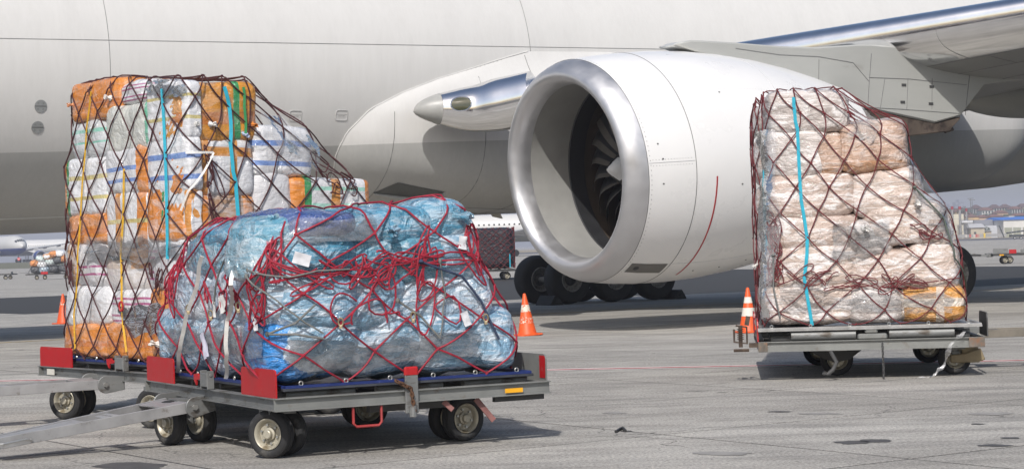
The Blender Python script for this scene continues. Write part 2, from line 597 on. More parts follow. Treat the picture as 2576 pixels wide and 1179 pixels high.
# round ports
PORT = pm('grey_port', (0.27, 0.28, 0.28), 0.5)
for px, py in [(102, 267), (94, 320)]:
    x, ph = on_fus(px, py)
    c = fus(x, ph)
    n_ = fus_n(c)
    t_ = Vector((1, 0, 0))
    b_ = n_.cross(t_).normalized()
    mb = MB()
    mb.poly([c + (t_ * cos(2 * pi * k / 28) + b_ * sin(2 * pi * k / 28)) * .118 + n_ * .004 for k in range(28)], n_ * .006)
    port = mb.build('round_port', PORT, fuselage)
    mb = MB()
    mb.poly([c + t_ * a * .11 + b_ * s_ * .006 + n_ * .011 for a, s_ in ((-1, -1), (1, -1), (1, 1), (-1, 1))], n_ * .002)
    for a in (-.05, .05):
        for s_ in (-.055, .055):
            mb.poly([c + t_ * (a + u) + b_ * (s_ + v) + n_ * .011 for u, v in ((-.014, -.004), (.014, -.004), (.014, .004), (-.014, .004))], n_ * .002)
    mb.build('port_slot', SEAM, port)
# pressure relief vents with their placards
def text_mesh(txt, size, mat, name, parent, origin, ex, ey, lift):
    cu_ = bpy.data.curves.new(name, 'FONT')
    cu_.body = txt
    cu_.size = size
    cu_.align_x = 'CENTER'
    cu_.align_y = 'CENTER'
    to = bpy.data.objects.new(name, cu_)
    COL.objects.link(to)
    dg = bpy.context.evaluated_depsgraph_get()
    me = bpy.data.meshes.new_from_object(to.evaluated_get(dg))
    bpy.data.objects.remove(to)
    ez = ex.cross(ey)
    M = Matrix((ex, ey, ez)).transposed().to_4x4()
    M.translation = origin + ez * lift
    me.transform(M)
    me.materials.clear()
    me.materials.append(mat)
    return obj(name, me, parent)

for px, py in [(743, 291), (859, 290)]:
    x, ph = on_fus(px, py)
    c = fus(x, ph)
    n_ = fus_n(c)
    ex = Vector((1, 0, 0))
    ey = n_.cross(ex).normalized()
    if ey.z < 0: ey = -ey
    mb = MB()
    rr = []
    for k in range(32):
        a = 2 * pi * k / 32
        u = abs(cos(a)) ** .35 * (1 if cos(a) > 0 else -1) * .135
        v = abs(sin(a)) ** .35 * (1 if sin(a) > 0 else -1) * .105
        rr.append(c + ex * u + ey * v + n_ * .006)
    mb.tube(rr, .006, 5, closed=True)
    vent = mb.build('relief_vent', pm('vent_edge', (.5, .5, .49), .5), fuselage)
    text_mesh('NEGATIVE PRESSURE\nRELIEF VENT', 0.026, SEAM, 'vent_placard', vent, c, ex, ey, .014)

# --- wing to body fairing
edge_px = [(838, 430), (842, 395), (852, 370), (872, 332), (930, 274), (1010, 233), (1100, 198), (1200, 168), (1262, 148), (1326, 130)]
edge = sorted([(on_fus(*p)[1], on_fus(*p)[0]) for p in edge_px])
def xe(phi):
    if phi < edge[0][0]:
        return edge[0][1] + 0.9 * (edge[0][0] - phi) ** 1.6
    return interp(phi, edge)
PHT = edge[-1][0]
def xa(phi):
    return interp(phi, [(-1.57, 3.2), (-1.15, 4.6), (-.8, 5.7), (-.5, 6.3), (-.2, 6.5), (.3, 6.2)])
def fair(s, phi):
    a, b = xe(phi), xa(phi)
    x = a + (b - a) * s
    cc, ss = cos(phi), abs(sin(phi))
    B = (1 / ((abs(cc) / 3.75) ** 4.5 + (ss / 3.1) ** 4.5)) ** (1 / 4.5) - FR if phi < 0 else interp(phi, [(0, .65), (.12, .5), (.35, .12)])
    bl = max(0.0, min(1.0, (x - a) / 4.8)) ** .72 * (1 if x - a > 4.8 else (1.06 - .06 * (x - a) / 4.8)) * sqrt(max(0.0, 1 - max(0.0, (x - (b - 1.5)) / 1.5) ** 2))
    return x, 0.012 + B * bl * min(1, (PHT - phi) / .25 + .12)
def fair_pt(s, phi):
    x, off = fair(s, phi)
    return fus(x, phi, off)
mb = MB()
PH0 = -pi / 2 - .9
mb.grid(lambda u, v: fair_pt(u, PH0 + (PHT - PH0) * v) if PH0 + (PHT - PH0) * v > -pi / 2 else
        Vector((lambda p: (p.x, -p.y, p.z))(fair_pt(u, -pi - (PH0 + (PHT - PH0) * v)))), 60, 56)
fairing = mb.build('wing_body_fairing', APAINT, plane_root, 60)
ed = [fus(xe(ph), ph, .015) for ph in [-1.15 + (PHT + 1.15) * k / 40 for k in range(41)]]
mb = MB()
mb.tube(ed, .011, 6)
mb.build('fairing_edge_bead', SEAM_L, fairing)
def fair_line(x, p0, p1, n=22):
    pts = []
    for k in range(n):
        ph = p0 + (p1 - p0) * k / (n - 1)
        a, b = xe(ph), xa(ph)
        if x > a + .05 and x < b:
            pts.append(fair_pt((x - a) / (b - a), ph))
    return pts
for px, py in [(985, 400), (1178, 420), (1300, 420)]:
    xx, _ = on_fus(px, py)
    pts = fair_line(xx - .3, -1.4, .15)
    if len(pts) > 3:
        strip('fairing_seam', pts, fus_n, .010, SEAM_F, fairing, .008)
pts = [fair_pt(s / 30, -.98) for s in range(3, 30)]
strip('fairing_seam', pts, fus_n, .008, SEAM_F, fairing, .008)
pts = [fair_pt(s / 30, -1.22) for s in range(3, 30)]
strip('fairing_seam', pts, fus_n, .008, SEAM_F, fairing, .008)

# ram air inlet in the belly: recess shade painted as a flat dark panel, light grey lip
FBV = BVHTree.FromPolygons([v.co for v in fairing.data.vertices], [list(p.vertices) for p in fairing.data.polygons])
def on_fair(px, py):
    o, d = lray(px, py)
    hit = FBV.ray_cast(o, d)
    if hit[0] is not None:
        return hit[0], (hit[1] if hit[1].dot(d) < 0 else -hit[1])
    x, ph = on_fus(px, py)
    a, b = xe(ph), xa(ph)
    return fair_pt(max(0, min(1, (x - a) / (b - a))), ph), fus_n(fus(x, ph))
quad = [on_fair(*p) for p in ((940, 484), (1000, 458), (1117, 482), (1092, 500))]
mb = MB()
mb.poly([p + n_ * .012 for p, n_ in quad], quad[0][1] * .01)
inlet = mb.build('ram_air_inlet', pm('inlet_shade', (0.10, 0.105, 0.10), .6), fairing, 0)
mb = MB()
a, b = quad[2][0] + quad[2][1] * .02, quad[3][0] + quad[3][1] * .02
mb.poly([a, b, b + quad[3][1] * .12 + Vector((-.1, 0, 0)), a + quad[2][1] * .05], Vector((.03, 0, 0)))
a, b = quad[0][0] + quad[0][1] * .022, quad[3][0] + quad[3][1] * .022
mb.poly([a, b, b + quad[3][1] * .10, a + quad[0][1] * .01], Vector((0, -.02, -.02)))
mb.build('inlet_lip', PAINT_LG, inlet, 0)
# belly blade antenna
c = AO * 0
p, n_ = on_fair(1238, 512)
base = Vector((p.x, 0.0, zc(p.x) - FR - .2))
mb = MB()
o_ = on_q(1238, 528, .2)
mb.poly([on_q(x, y, .25) for x, y in ((1218, 505), (1252, 505), (1256, 530), (1266, 550), (1242, 545), (1228, 526))], Vector((0, .06, 0)))
mb.build('blade_antenna', pm('antenna_white', (.62, .62, .58), .5), fuselage, 30, .01)
for px in (2366, 2377):
    mb = MB()
    mb.poly([on_q(x, y, .4) for x, y in ((px - 4, 455), (px + 5, 455), (px + 3, 468), (px + 1, 468))], Vector((0, .04, 0)))
    mb.build('blade_antenna', SEAM, fuselage, 0)

# --- wing
LE0 = on_q(1290, 238, 3.1)
SW, DI = tan(radians(33.5)), 0.118
def le(q):
    return Vector((LE0.x + SW * (q - 3.1), -q, LE0.z + DI * (q - 3.1)))
def chord(q):
    return interp(q, [(0, 13.5), (3.1, 12.5), (10, 9.2), (20, 6.5), (30, 3)])
def thick(q):
    return interp(q, [(3.1, .15), (10, .14), (30, .12)])
def foil(xc, t):
    return (1 + .45 * math.exp(-xc / .05)) * 5 * t * (.2969 * sqrt(xc) - .126 * xc - .3516 * xc ** 2 + .2843 * xc ** 3 - .1036 * xc ** 4)
def wing_pt(q, xc, up):
    c, t = chord(q), thick(q)
    z = foil(xc, t) * c
    z = z * (.75 if up else -1.2)
    # aft loaded lower surface
    if not up and xc > .55:
        z += .03 * c * (xc - .55) / .45
    p = le(q)
    return Vector((p.x + xc * c, p.y, p.z + z - .022 * c * xc * 2 + .012 * c * xc))
QS = [2.6, 3.6, 4.5, 5.5, 6.5, 7.5, 8.5, 9.5, 10.5, 12, 14, 17, 21, 26]
def wing_part(name, up_rng, lo_rng, mat, parent, off=0.0):
    mb = MB()
    prof = [(x, True) for x in reversed(up_rng)] + [(x, False) for x in lo_rng]
    def fn(u, v):
        k = min(len(prof) - 1, round(u * (len(prof) - 1)))
        q = QS[round(v * (len(QS) - 1))]
        p = wing_pt(q, *prof[k])
        return p
    mb.grid(fn, len(prof), len(QS))
    return mb.build(name, mat, parent, 50)
lexs = [0, .0008, .002, .004, .007, .011, .016, .022, .03, .04, .055, .075, .1]
bx_ = [.1, .12, .15, .2, .27, .34, .42, .5, .6, .7, .8, .9, 1.0]
wing = wing_part('wing', bx_, bx_, pm('wing_underside_grey', (.29, .292, .28), .45, var=.1, vs=1.0, dirt=(.2, .19, .175), dirt_amt=.42, ds=.9, stretch=(1, .3, 1)), plane_root)
mb = MB()
prof = [(x, True) for x in reversed(bx_)]
wing_part('leading_edge', lexs, lexs[1:], CHROME, wing)
def wing_n(p):
    return Vector((0, -.1, -1)).normalized()
for xc_ in (.105, .2, .34):
    strip('wing_seam', [wing_pt(q, xc_, False) for q in QS[2:]], wing_n, .009, SEAM_F, wing, .008)
for q in (10.6, 12.4, 13.9):
    strip('wing_seam', [wing_pt(q, x, False) for x in lexs[1:]], wing_n, .008, SEAM_F, wing, .006)
    strip('wing_seam', [wing_pt(q + .3, x, False) for x in (.105, .13, .16, .2)], wing_n, .008, SEAM_F, wing, .006)

# --- wing root fairing with the landing light
tip = on_q(1040, 281, 3.75)
p1 = on_q(1085, 275, 3.85)
p2 = on_q(1205, 273, 4.2)
p3 = on_q(1345, 243, 5.1)
path, rad = [], []
for k in range(31):
    t = k / 30
    # quadratic blend through the points
    seg = t * 3
    P_ = [tip, p1, p2, p3]
    i = min(2, int(seg))
    f_ = seg - i
    a_ = P_[max(i - 1, 0)]; b_ = P_[i]; c_ = P_[i + 1]; d_ = P_[min(i + 2, 3)]
    path.append(.5 * ((2 * b_) + (c_ - a_) * f_ + (2 * a_ - 5 * b_ + 4 * c_ - d_) * f_ ** 2 + (3 * b_ - a_ - 3 * c_ + d_) * f_ ** 3))
    dist = (path[-1] - tip).length
    rad.append(max(.012, interp(dist, [(0, .01), (.04, .075), (.12, .145), (.25, .215), (.5, .31), (1.0, .44), (1.75, .545), (2.6, .52), (4, .42)])))
kc = next(k for k in range(31) if (path[k] - tip).length > .48)
mb = MB(); mb.tube(path[:kc + 1], rad[:kc + 1], 40)
root_f = mb.build('wing_root_fairing', pm('radome_grey', (0.33, 0.33, 0.315), .4), wing, 60)
mb = MB(); mb.tube(path[kc:], rad[kc:], 40)
chrome_sleeve = mb.build('fairing_sleeve', CHROME, root_f, 60)
bv = BVHTree.FromPolygons([v for v in mb.v], mb.f)
o_, d_ = lray(1160, 261)
loc, n_, _, _ = bv.ray_cast(o_, d_)
if loc is not None:
    ax = (path[18] - path[8]).normalized()
    ax = (ax - n_ * ax.dot(n_)).normalized()
    bx = n_.cross(ax)
    def hugging(r1, r2, off, n=28):
        out = []
        for k in range(n):
            a = 2 * pi * k / n
            q = loc + ax * cos(a) * r1 + bx * sin(a) * r2
            h, hn, _, _ = bv.ray_cast(q + n_ * .4, -n_)
            out.append((h if h is not None else q) + n_ * off)
        return out
    mb = MB(); mb.tube(hugging(.215, .15, .004), .014, 6, closed=True)
    light = mb.build('landing_light', CHROME, root_f)
    mb = MB()
    rings = [hugging(.2 * f, .137 * f, .004 + .01 * (1 - f)) for f in (1, .75, .5, .25)]
    for r_ in rings: mb.v += r_
    for i in range(3):
        mb.f += [(i * 28 + k, i * 28 + (k + 1) % 28, (i + 1) * 28 + (k + 1) % 28, (i + 1) * 28 + k) for k in range(28)]
    mb.f.append(tuple(84 + k for k in range(28)))
    mb.mi = [0] * len(mb.f)
    gl = NB('light_lens'); gl.set(Base_Color=(.05, .055, .03), Roughness=.06, Coat_Weight=.6)
    mb.build('lens', gl.m, light, 60)

# --- engine
QE = 9.6
ec = on_q(1458, 431, QE)
MENG = Matrix.Translation(ec) @ Matrix.Rotation(radians(-2.6), 4, 'Y')
def eng(prof, mats, name, parent, n=96, scarf=True, cap=False, smooth=40):
    mb = MB()
    vs = []
    for w_, r in prof:
        for j in range(n):
            a = 2 * pi * j / n
            y, z = r * cos(a), r * sin(a)
            ww = w_ - (0.05 * z * (1 - smooth01(w_ / 1.6)) if scarf else 0)
            vs.append(MENG @ Vector((ww, y, z)))
    fs = []
    for i in range(len(prof) - 1):
        fs += [(i * n + j, i * n + (j + 1) % n, (i + 1) * n + (j + 1) % n, (i + 1) * n + j) for j in range(n)]
    if cap:
        fs.append(tuple((len(prof) - 1) * n + j for j in range(n)))
    mb.add(vs, fs)
    return mb.build(name, mats, parent, smooth)
OUTER = [(0, 1.985), (.4, 2.04), (.97, 2.085), (1.6, 2.105), (2.3, 2.09), (3.0, 2.03), (3.8, 1.92), (4.6, 1.76), (5.3, 1.58), (5.9, 1.40)]
def outer_r(w_):
    return interp(w_, OUTER)
nacelle = eng([(w_ / 20 * 5.9, 0) for w_ in range(0)] or OUTER + [(5.9, 1.34), (5.2, 1.36), (4.4, 1.3)], PAINT_W, 'engine_nacelle', plane_root, smooth=60)
lip = [(0.0, 1.985), (-.1, 1.95), (-.19, 1.905), (-.27, 1.845), (-.325, 1.785), (-.35, 1.725), (-.34, 1.67), (-.30, 1.625), (-.22, 1.585), (-.1, 1.56), (.03, 1.55)]
eng(lip, LIPMET, 'inlet_lip', nacelle, smooth=80)
eng([(.03, 1.549), (.35, 1.57), (.7, 1.60), (.93, 1.62)], GREY_IN, 'inlet_liner', nacelle, smooth=80)
eng([(.92, 1.622), (.94, 1.60), (1.28, 1.60)], BLACK, 'fan_track_ring', nacelle, smooth=40)
eng([(1.28, 1.6), (1.30, 1.66), (2.0, 1.66)], pm('fan_case', (.07, .052, .036), .45), 'fan_case', nacelle)
eng([(2.02, 1.7), (2.04, .02)], BLACK, 'fan_backing', nacelle, cap=True)
def ring_line(w_, name, mat, a0=0, a1=2 * pi, wd=.012, lift=.004, n=120):
    pts = []
    for k in range(n + 1):
        a = a0 + (a1 - a0) * k / n
        y, z = outer_r(w_) * cos(a), outer_r(w_) * sin(a)
        ww = w_ - 0.05 * z * (1 - smooth01(w_ / 1.6))
        pts.append(MENG @ Vector((ww, y, z)))
    return strip(name, pts, lambda p: (lambda q: (MENG.to_3x3() @ Vector((0, q.y, q.z))).normalized())(MENG.inverted() @ p), wd, mat, nacelle, lift)
ring_line(.97, 'cowl_seam', SEAM)
ring_line(3.35, 'cowl_seam', pm('faint_seam', (.5, .5, .5), .6), wd=.008)
ring_line(1.42, 'danger_line', pm('red_paint_line', (.36, .02, .025), .5), pi + .12, pi + 1.2, wd=.035, n=60)
ring_line(0.0, 'lip_seam', SEAM, wd=.008)
def axial_line(a, w0, w1, name, mat, wd=.01):
    pts = []
    for k in range(16):
        w_ = w0 + (w1 - w0) * k / 15
        y, z = outer_r(w_) * cos(a), outer_r(w_) * sin(a)
        ww = w_ - 0.05 * z * (1 - smooth01(w_ / 1.6))
        pts.append(MENG @ Vector((ww, y, z)))
    return strip(name, pts, lambda p: (lambda q: (MENG.to_3x3() @ Vector((0, q.y, q.z))).normalized())(MENG.inverted() @ p), wd, mat, nacelle, .004)
axial_line(pi - .02, 0.02, .95, 'cowl_seam', pm('faint_seam', (.5, .5, .5), .6))
# grey access panel low on the cowl
mb = MB()
pa = []
for i in range(9):
    for j in range(5):
        w_ = .10 + .80 * i / 8
        a = pi + .98 + .15 * j / 4
        r = outer_r(w_) + .006
        y, z = r * cos(a), r * sin(a)
        pa.append(MENG @ Vector((w_ - 0.05 * z * (1 - smooth01(w_ / 1.6)), y, z)))
mb.add(pa, [(i * 5 + j, i * 5 + j + 1, (i + 1) * 5 + j + 1, (i + 1) * 5 + j) for i in range(8) for j in range(4)])
acc = mb.build('cowl_access_panel', pm('panel_dark_grey', (.13, .125, .115), .5), nacelle, 60)
mb = MB()
w_, a = .27, pi + 1.055
r = outer_r(w_) + .008
c = MENG @ Vector((w_ - .05 * r * sin(a) * .9, r * cos(a), r * sin(a)))
n_ = (MENG.to_3x3() @ Vector((0, cos(a), sin(a)))).normalized()
t_ = Vector((1, 0, 0)); b_ = n_.cross(t_).normalized()
mb.poly([c + t_ * cos(2 * pi * k / 18) * .055 + b_ * sin(2 * pi * k / 18) * .055 for k in range(18)], n_ * .004)
mb.build('drain_port', BLACK, acc, 0)
# nacelle chine strake outline
FAINT = pm('faint_seam', (.5, .5, .5), .6)
axial_line(pi - .42, 2.75, 3.3, 'cowl_seam', FAINT, .01)
axial_line(pi + .30, 2.75, 3.3, 'cowl_seam', FAINT, .01)
ring_line(2.75, 'cowl_seam', FAINT, pi - .42, pi + .30, wd=.01, n=30)
axial_line(pi + .98, 1.0, 3.2, 'cowl_seam', FAINT, .009)
for w_, a in ((1.9, pi - .62), (2.0, pi + .20), (.25, pi - .18), (.3, pi - .05), (.28, pi + .16), (2.3, pi + 1.12), (1.7, pi + 1.13), (2.9, pi + 1.08)):
    r = outer_r(w_)
    y, z = r * cos(a), r * sin(a)
    c = MENG @ Vector((w_ - 0.05 * z * (1 - smooth01(w_ / 1.6)), y, z))
    n_ = (MENG.to_3x3() @ Vector((0, cos(a), sin(a)))).normalized()
    t_ = Vector((1, 0, 0)); b_ = n_.cross(t_).normalized()
    mb = MB(); mb.poly([c + t_ * cos(2 * pi * k / 10) * .018 + b_ * sin(2 * pi * k / 10) * .014 for k in range(10)], n_ * .006)
    mb.build('cowl_fastener', SEAM, nacelle, 0)
def dots(name, pts, nrm_fn, r, mat, parent):
    mb = MB()
    for p in pts:
        n_ = nrm_fn(p)
        t_ = n_.orthogonal().normalized() * r
        b_ = n_.cross(t_)
        q = p + n_ * .004
        mb.add([q - t_, q - b_, q + t_, q + b_, q + n_ * .003], [(0, 1, 4), (1, 2, 4), (2, 3, 4), (3, 0, 4)])
    o = mb.build(name, mat, parent, 0)
    o['kind'] = 'stuff'
    return o
def eng_pt(w_, a):
    y, z = outer_r(w_) * cos(a), outer_r(w_) * sin(a)
    return MENG @ Vector((w_ - 0.05 * z * (1 - smooth01(w_ / 1.6)), y, z))
def eng_n(p):
    q = MENG.inverted() @ p
    return (MENG.to_3x3() @ Vector((0, q.y, q.z))).normalized()
RIV = pm('rivet_grey', (.30, .30, .30), .6)  # plain grey for the small raised rivet dots
dots('rivet_row', [eng_pt(.05, 2 * pi * k / 150) for k in range(150)], eng_n, .011, RIV, nacelle)
dots('rivet_row', [eng_pt(.10 + .06 * k, pi - .045) for k in range(14)] + [eng_pt(.10 + .06 * k, pi + .005) for k in range(14)], eng_n, .009, RIV, nacelle)
dots('rivet_row', [eng_pt(1.5 + .07 * k, pi - .66) for k in range(26)], eng_n, .008, pm('rivet_faint', (.5, .5, .5), .6), nacelle)
dots('rivet_row', [fus(xe(ph) + .07, ph, .022) for ph in [-1.0 + (PHT + .95) * k / 110 for k in range(110)]], fus_n, .009, RIV, fairing)
# fan blades
BLADE = pm('fan_blade_composite', (0.04, 0.04, 0.043), .35, var=.15)
BEDGE = pm('fan_blade_edge', (0.17, 0.155, 0.135), .4, metal=.3)
bm_ = MB()
nr, ncd = 14, 7
def blade_pt(i, j):
    t = i / (nr - 1)
    r = .5 + (1.585 - .5) * t
    stag = radians(28 + 40 * t)
    ch = .50 + .14 * sin(pi * t)
    s_ = (j / (ncd - 1) - .5) * ch
    lean = .20 * sin(pi * 1.15 * t) - .10 * t
    swp = -.10 * sin(pi * t * .9) + .12 * t * t
    ax = 1.42 + s_ * cos(stag) + swp
    th = (s_ * sin(stag)) / r + lean * .55 + .04 * sin(pi * j / (ncd - 1))
    return Vector((ax, r * cos(th), r * sin(th)))
vs = [blade_pt(i, j) for i in range(nr) for j in range(ncd)]
fs = [(i * ncd + j, i * ncd + j + 1, (i + 1) * ncd + j + 1, (i + 1) * ncd + j) for i in range(nr - 1) for j in range(ncd - 1)]
bm_.add(vs, fs)
bm_.mi = [1 if k % (ncd - 1) == 0 else 0 for k in range(len(fs))]
blade_me = bm_.mesh('fan_blade', [BLADE, BEDGE], 70)
for k in range(22):
    o = obj('fan_blade', blade_me, nacelle)
    o.matrix_local = MENG @ Matrix.Rotation(2 * pi * k / 22, 4, 'X')
# spinner with its white swirl
sp = MB()
prof = [(.60, .005), (.63, .05), (.72, .125), (.85, .215), (1.0, .31), (1.15, .395), (1.32, .47), (1.45, .505)]
n = 48
vs = [MENG @ Vector((w_, r * cos(2 * pi * j / n), r * sin(2 * pi * j / n))) for w_, r in prof for j in range(n)]
fs, mi = [], []
for i in range(len(prof) - 1):
    for j in range(n):
        fs.append((i * n + j, i * n + (j + 1) % n, (i + 1) * n + (j + 1) % n, (i + 1) * n + j))
        a = (j / n - .30 + .02 * i) % 1.0
        white = (i <= 2 and a < .45) or (i >= 4 and a < .62 and i < 7 and not (i == 4 and (a < .1 or a > .45)))
        mi.append(1 if white else 0)
sp.add(vs, fs); sp.mi = mi
sp.build('spinner', [pm('spinner_black', (.02, .02, .021), .3, coat=.3), pm('spinner_white', (.75, .75, .74), .4)], nacelle, 60)
# core cowl and exhaust plug behind
eng([(4.4, 1.02), (5.6, .98), (6.6, .8), (7.3, .62), (7.35, .5)], pm('hot_metal', (.22, .19, .17), .4, metal=.8), 'core_cowl', nacelle, n=48, scarf=False, cap=True)

# --- pylon: side outline on its own plane, real thickness
def pyl(name, pts, q, th, mat, parent, bevel=.03):
    mb = MB()
    P3 = [on_q(x, y, q) for x, y in pts]
    for p in P3: p.y = -q
    mb.poly(P3, Vector((0, th, 0)))
    return mb.build(name, mat, parent, 30, bevel)
pylon = pyl('engine_pylon', [(1700, 112), (1740, 101), (1850, 107), (1960, 116), (2055, 119), (2157, 112), (2192, 112), (2292, 120), (2365, 130), (2450, 140), (2576, 140), (2620, 150), (2620, 196),
                             (2530, 205), (2478, 213), (2418, 291), (2353, 309), (2183, 273), (2060, 300), (1980, 250), (1860, 165)], 9.88, .56, PAINT_LG, plane_root)
pyl('pylon_cap', [(1690, 116), (1712, 105), (1760, 101), (1840, 106), (1840, 130), (1760, 128)], 9.83, .46, pm('pylon_cap_grey', (.46, .47, .46), .4), pylon, .06)
HEAT = pm('stained_heat_shield', (.16, .125, .10), .5, metal=.5, var=.35, vs=1.5, dirt=(.06, .045, .04), dirt_amt=.5, ds=2)
pyl('pylon_heat_shield', [(2183, 274), (2353, 310), (2418, 293), (2416, 300), (2388, 331), (2250, 347), (2150, 352), (2130, 300)], 9.84, .48, HEAT, pylon, .02)
mb = MB()
a = on_q(2386, 331, 9.6)
mb.tube([a + Vector((-.1, 0, 0)), a + Vector((.12, 0, .05))], .04, 8)
mb.build('drain_mast', HEAT, pylon)
def on_pylon(pts, name='pylon_seam', mat=SEAM_F, wd=.010):
    P3 = [on_q(x, y, 9.882) for x, y in pts]
    P4 = []
    for a, b in zip(P3, P3[1:]):
        P4 += [a.lerp(b, k / 4) for k in range(4)]
    P4.append(P3[-1])
    return strip(name, P4, lambda p: Vector((0, -1, 0)), wd, mat, pylon, .006)
on_pylon([(2192, 135), (2186, 215), (2183, 272)], wd=.014)
on_pylon([(2186, 195), (2290, 199), (2432, 214)])
on_pylon([(2183, 270), (2270, 275), (2420, 286)])
for x0_, x1_ in ((2226, 2214), (2284, 2281), (2345, 2344)):
    on_pylon([(x0_, 197), (x1_, 274)])
on_pylon([(2440, 180), (2428, 290)])
on_pylon([(2060, 150), (2058, 290)])
on_pylon([(1850, 122), (1960, 138), (2060, 143), (2146, 158), (2186, 205)])
on_pylon([(2580, 178), (2440, 183)])
LATCH = pm('latch_dark', (.06, .06, .06), .5)
for x, y in ((2274, 214), (2344, 218), (2271, 257), (2342, 261)):
    mb = MB()
    p = on_q(x, y, 9.885)
    mb.box(p, (.12, .012, .05))
    mb.build('panel_latch', LATCH, pylon, 0)

# --- flap track fairing under the inboard wing
mb = MB()
fa, fb = on_q(2395, 240, 6.8), on_q(2900, 225, 7.4)
path, rad = [], []
for k in range(25):
    t = k / 24
    path.append(fa.lerp(fb, t) + Vector((0, 0, -.12 * sin(pi * t))))
    rad.append(max(.03, .47 * sqrt(max(0, 1 - (1 - t / .32) ** 2)) if t < .32 else .47 * (1 - ((t - .32) / .68) ** 2 * .8)))
mb.tube(path, rad, 28)
mb.build('flap_track_fairing', PAINT_LG, wing, 60)

# --- landing gear
RIM = pm('gear_rim', (.30, .295, .28), .5, var=.2, vs=8, dirt=(.08, .075, .07), dirt_amt=.5)
RIMD = pm('gear_hub_dark', (.045, .045, .047), .6)
STRUT = pm('gear_strut', (.35, .35, .34), .4, metal=.3)
TR, TW = .66, .5
def tyre_mesh():
    mb = MB()
    prof = []
    for k in range(17):
        a = pi * k / 16
        prof.append((-TW / 2 * cos(a) * (1 if abs(cos(a)) < .9 else .98), TR - .18 + .18 * sin(a) ** .55))
    prof = [(-TW / 2 * .9, .33)] + prof + [(TW / 2 * .9, .33)]
    mb.lathe(prof, 48, Matrix.Rotation(pi / 2, 4, 'Z'), cap=False)
    for w_ in (-.14, -.05, .05, .14):
        pass
    return mb.mesh('tyre', RUBBER, 50)
def rim_mesh():
    mb = MB()
    M = Matrix.Rotation(pi / 2, 4, 'Z')
    mb.cur = 0
    mb.lathe([(-.23, .335), (-.245, .32), (-.22, .30), (-.12, .27), (-.1, .20), (-.13, .17)], 36, M, cap=False)
    mb.lathe([(.23, .335), (.245, .32), (.22, .30), (.12, .27), (.1, .2), (.13, .17)], 36, M, cap=False)
    mb.cur = 1
    mb.lathe([(-.14, .17), (-.2, .14), (-.22, .1), (.22, .1), (.2, .14), (.14, .17)], 24, M)
    mb.cur = 0
    for k in range(9):
        a = 2 * pi * k / 9
        for s_ in (-1, 1):
            mb.box((.235 * cos(a), s_ * .115, .235 * sin(a)), (.05, .03, .05))
    return mb.mesh('rim', [RIM, RIMD], 40)
TYRE_ME, RIM_ME = tyre_mesh(), rim_mesh()
for side in (-1, 1):
    yc = side * 5.49
    mb = MB()
    bx0 = -1.45
    mb.bar((bx0 - 1.45, yc, TR), (bx0 + 1.45, yc, TR), .22, .26)
    for xx in (-1.45, 0, 1.45):
        mb.tube([(bx0 + xx, yc - .75, TR), (bx0 + xx, yc + .75, TR)], .075, 10)
    mb.tube([(bx0, yc, TR), (bx0 - .1, yc, 2.0), (bx0 - .1, yc * .93, 3.4)], [.17, .18, .2], 14)
    mb.tube([(bx0 - .1, yc, 1.6), (bx0 + 1.2, yc * .8, 3.2)], .08, 8)
    mb.tube([(bx0 - .1, yc, 1.5), (bx0 - .3, yc * .55, 3.0)], .08, 8)
    gear = mb.build('main_landing_gear', STRUT, plane_root)
    for xx in (-1.45, 0, 1.45):
        for s_ in (-.71, .71):
            for me, nm in ((TYRE_ME, 'tyre'), (RIM_ME, 'rim')):
                o = obj(nm, me, gear)
                o.location = (bx0 + xx, yc + s_, TR)
    mb = MB()
    mb.box((bx0 - .3, yc * .8, 2.75), (2.6, .05, 1.0))
    mb.build('gear_door', APAINT, gear, 0)
# rear nose gear is out of the picture; the yellow stand line under the belly
ya, yb = AO + PV * .6 - DV * 34, AO + PV * .6 + DV * 60
marking('stand_line', [ya, yb], .16, YEL_LINE)
wl = gnd(2456, 745)
marking('white_stand_edge', [AO + PV * 8.3 - DV * 22, AO + PV * 8.3 + DV * 40], .07, WHITE_LINE)

# chocks
CHK = pm('chock_rubber', (.03, .03, .031), .8, var=.3)
for nm, lab, x, s_ in (('wheel_chock', 'black rubber chock in front of the first far wheel of the bogie', -1.45 - 1.45 - .62, 1),
                       ('wheel_chock', 'black rubber chock behind the last far wheel of the bogie', -1.45 + 1.45 + .62, -1)):
    mb = MB()
    wc = MAIR @ Vector((x, 5.49 - .75, 0))
    root = thing(nm, lab, 'chock', wc, YAW, 'wheel chocks')
    mb.prism([(-.22 * s_, 0), (.2 * s_, 0), (.14 * s_, .1), (.02 * s_, .24), (-.06 * s_, .26), (-.16 * s_, .12)], (0, -.35, 0), (0, .35, 0))
    mb.build('wedge', CHK, root, 20, .01)
    mb = MB()
    mb.tube([(-.05, -.36, .1), (-.05, -.44, .12), (-.1, -.44, .12)], .014, 6)
    mb.build('grab_rope', CHK, root)

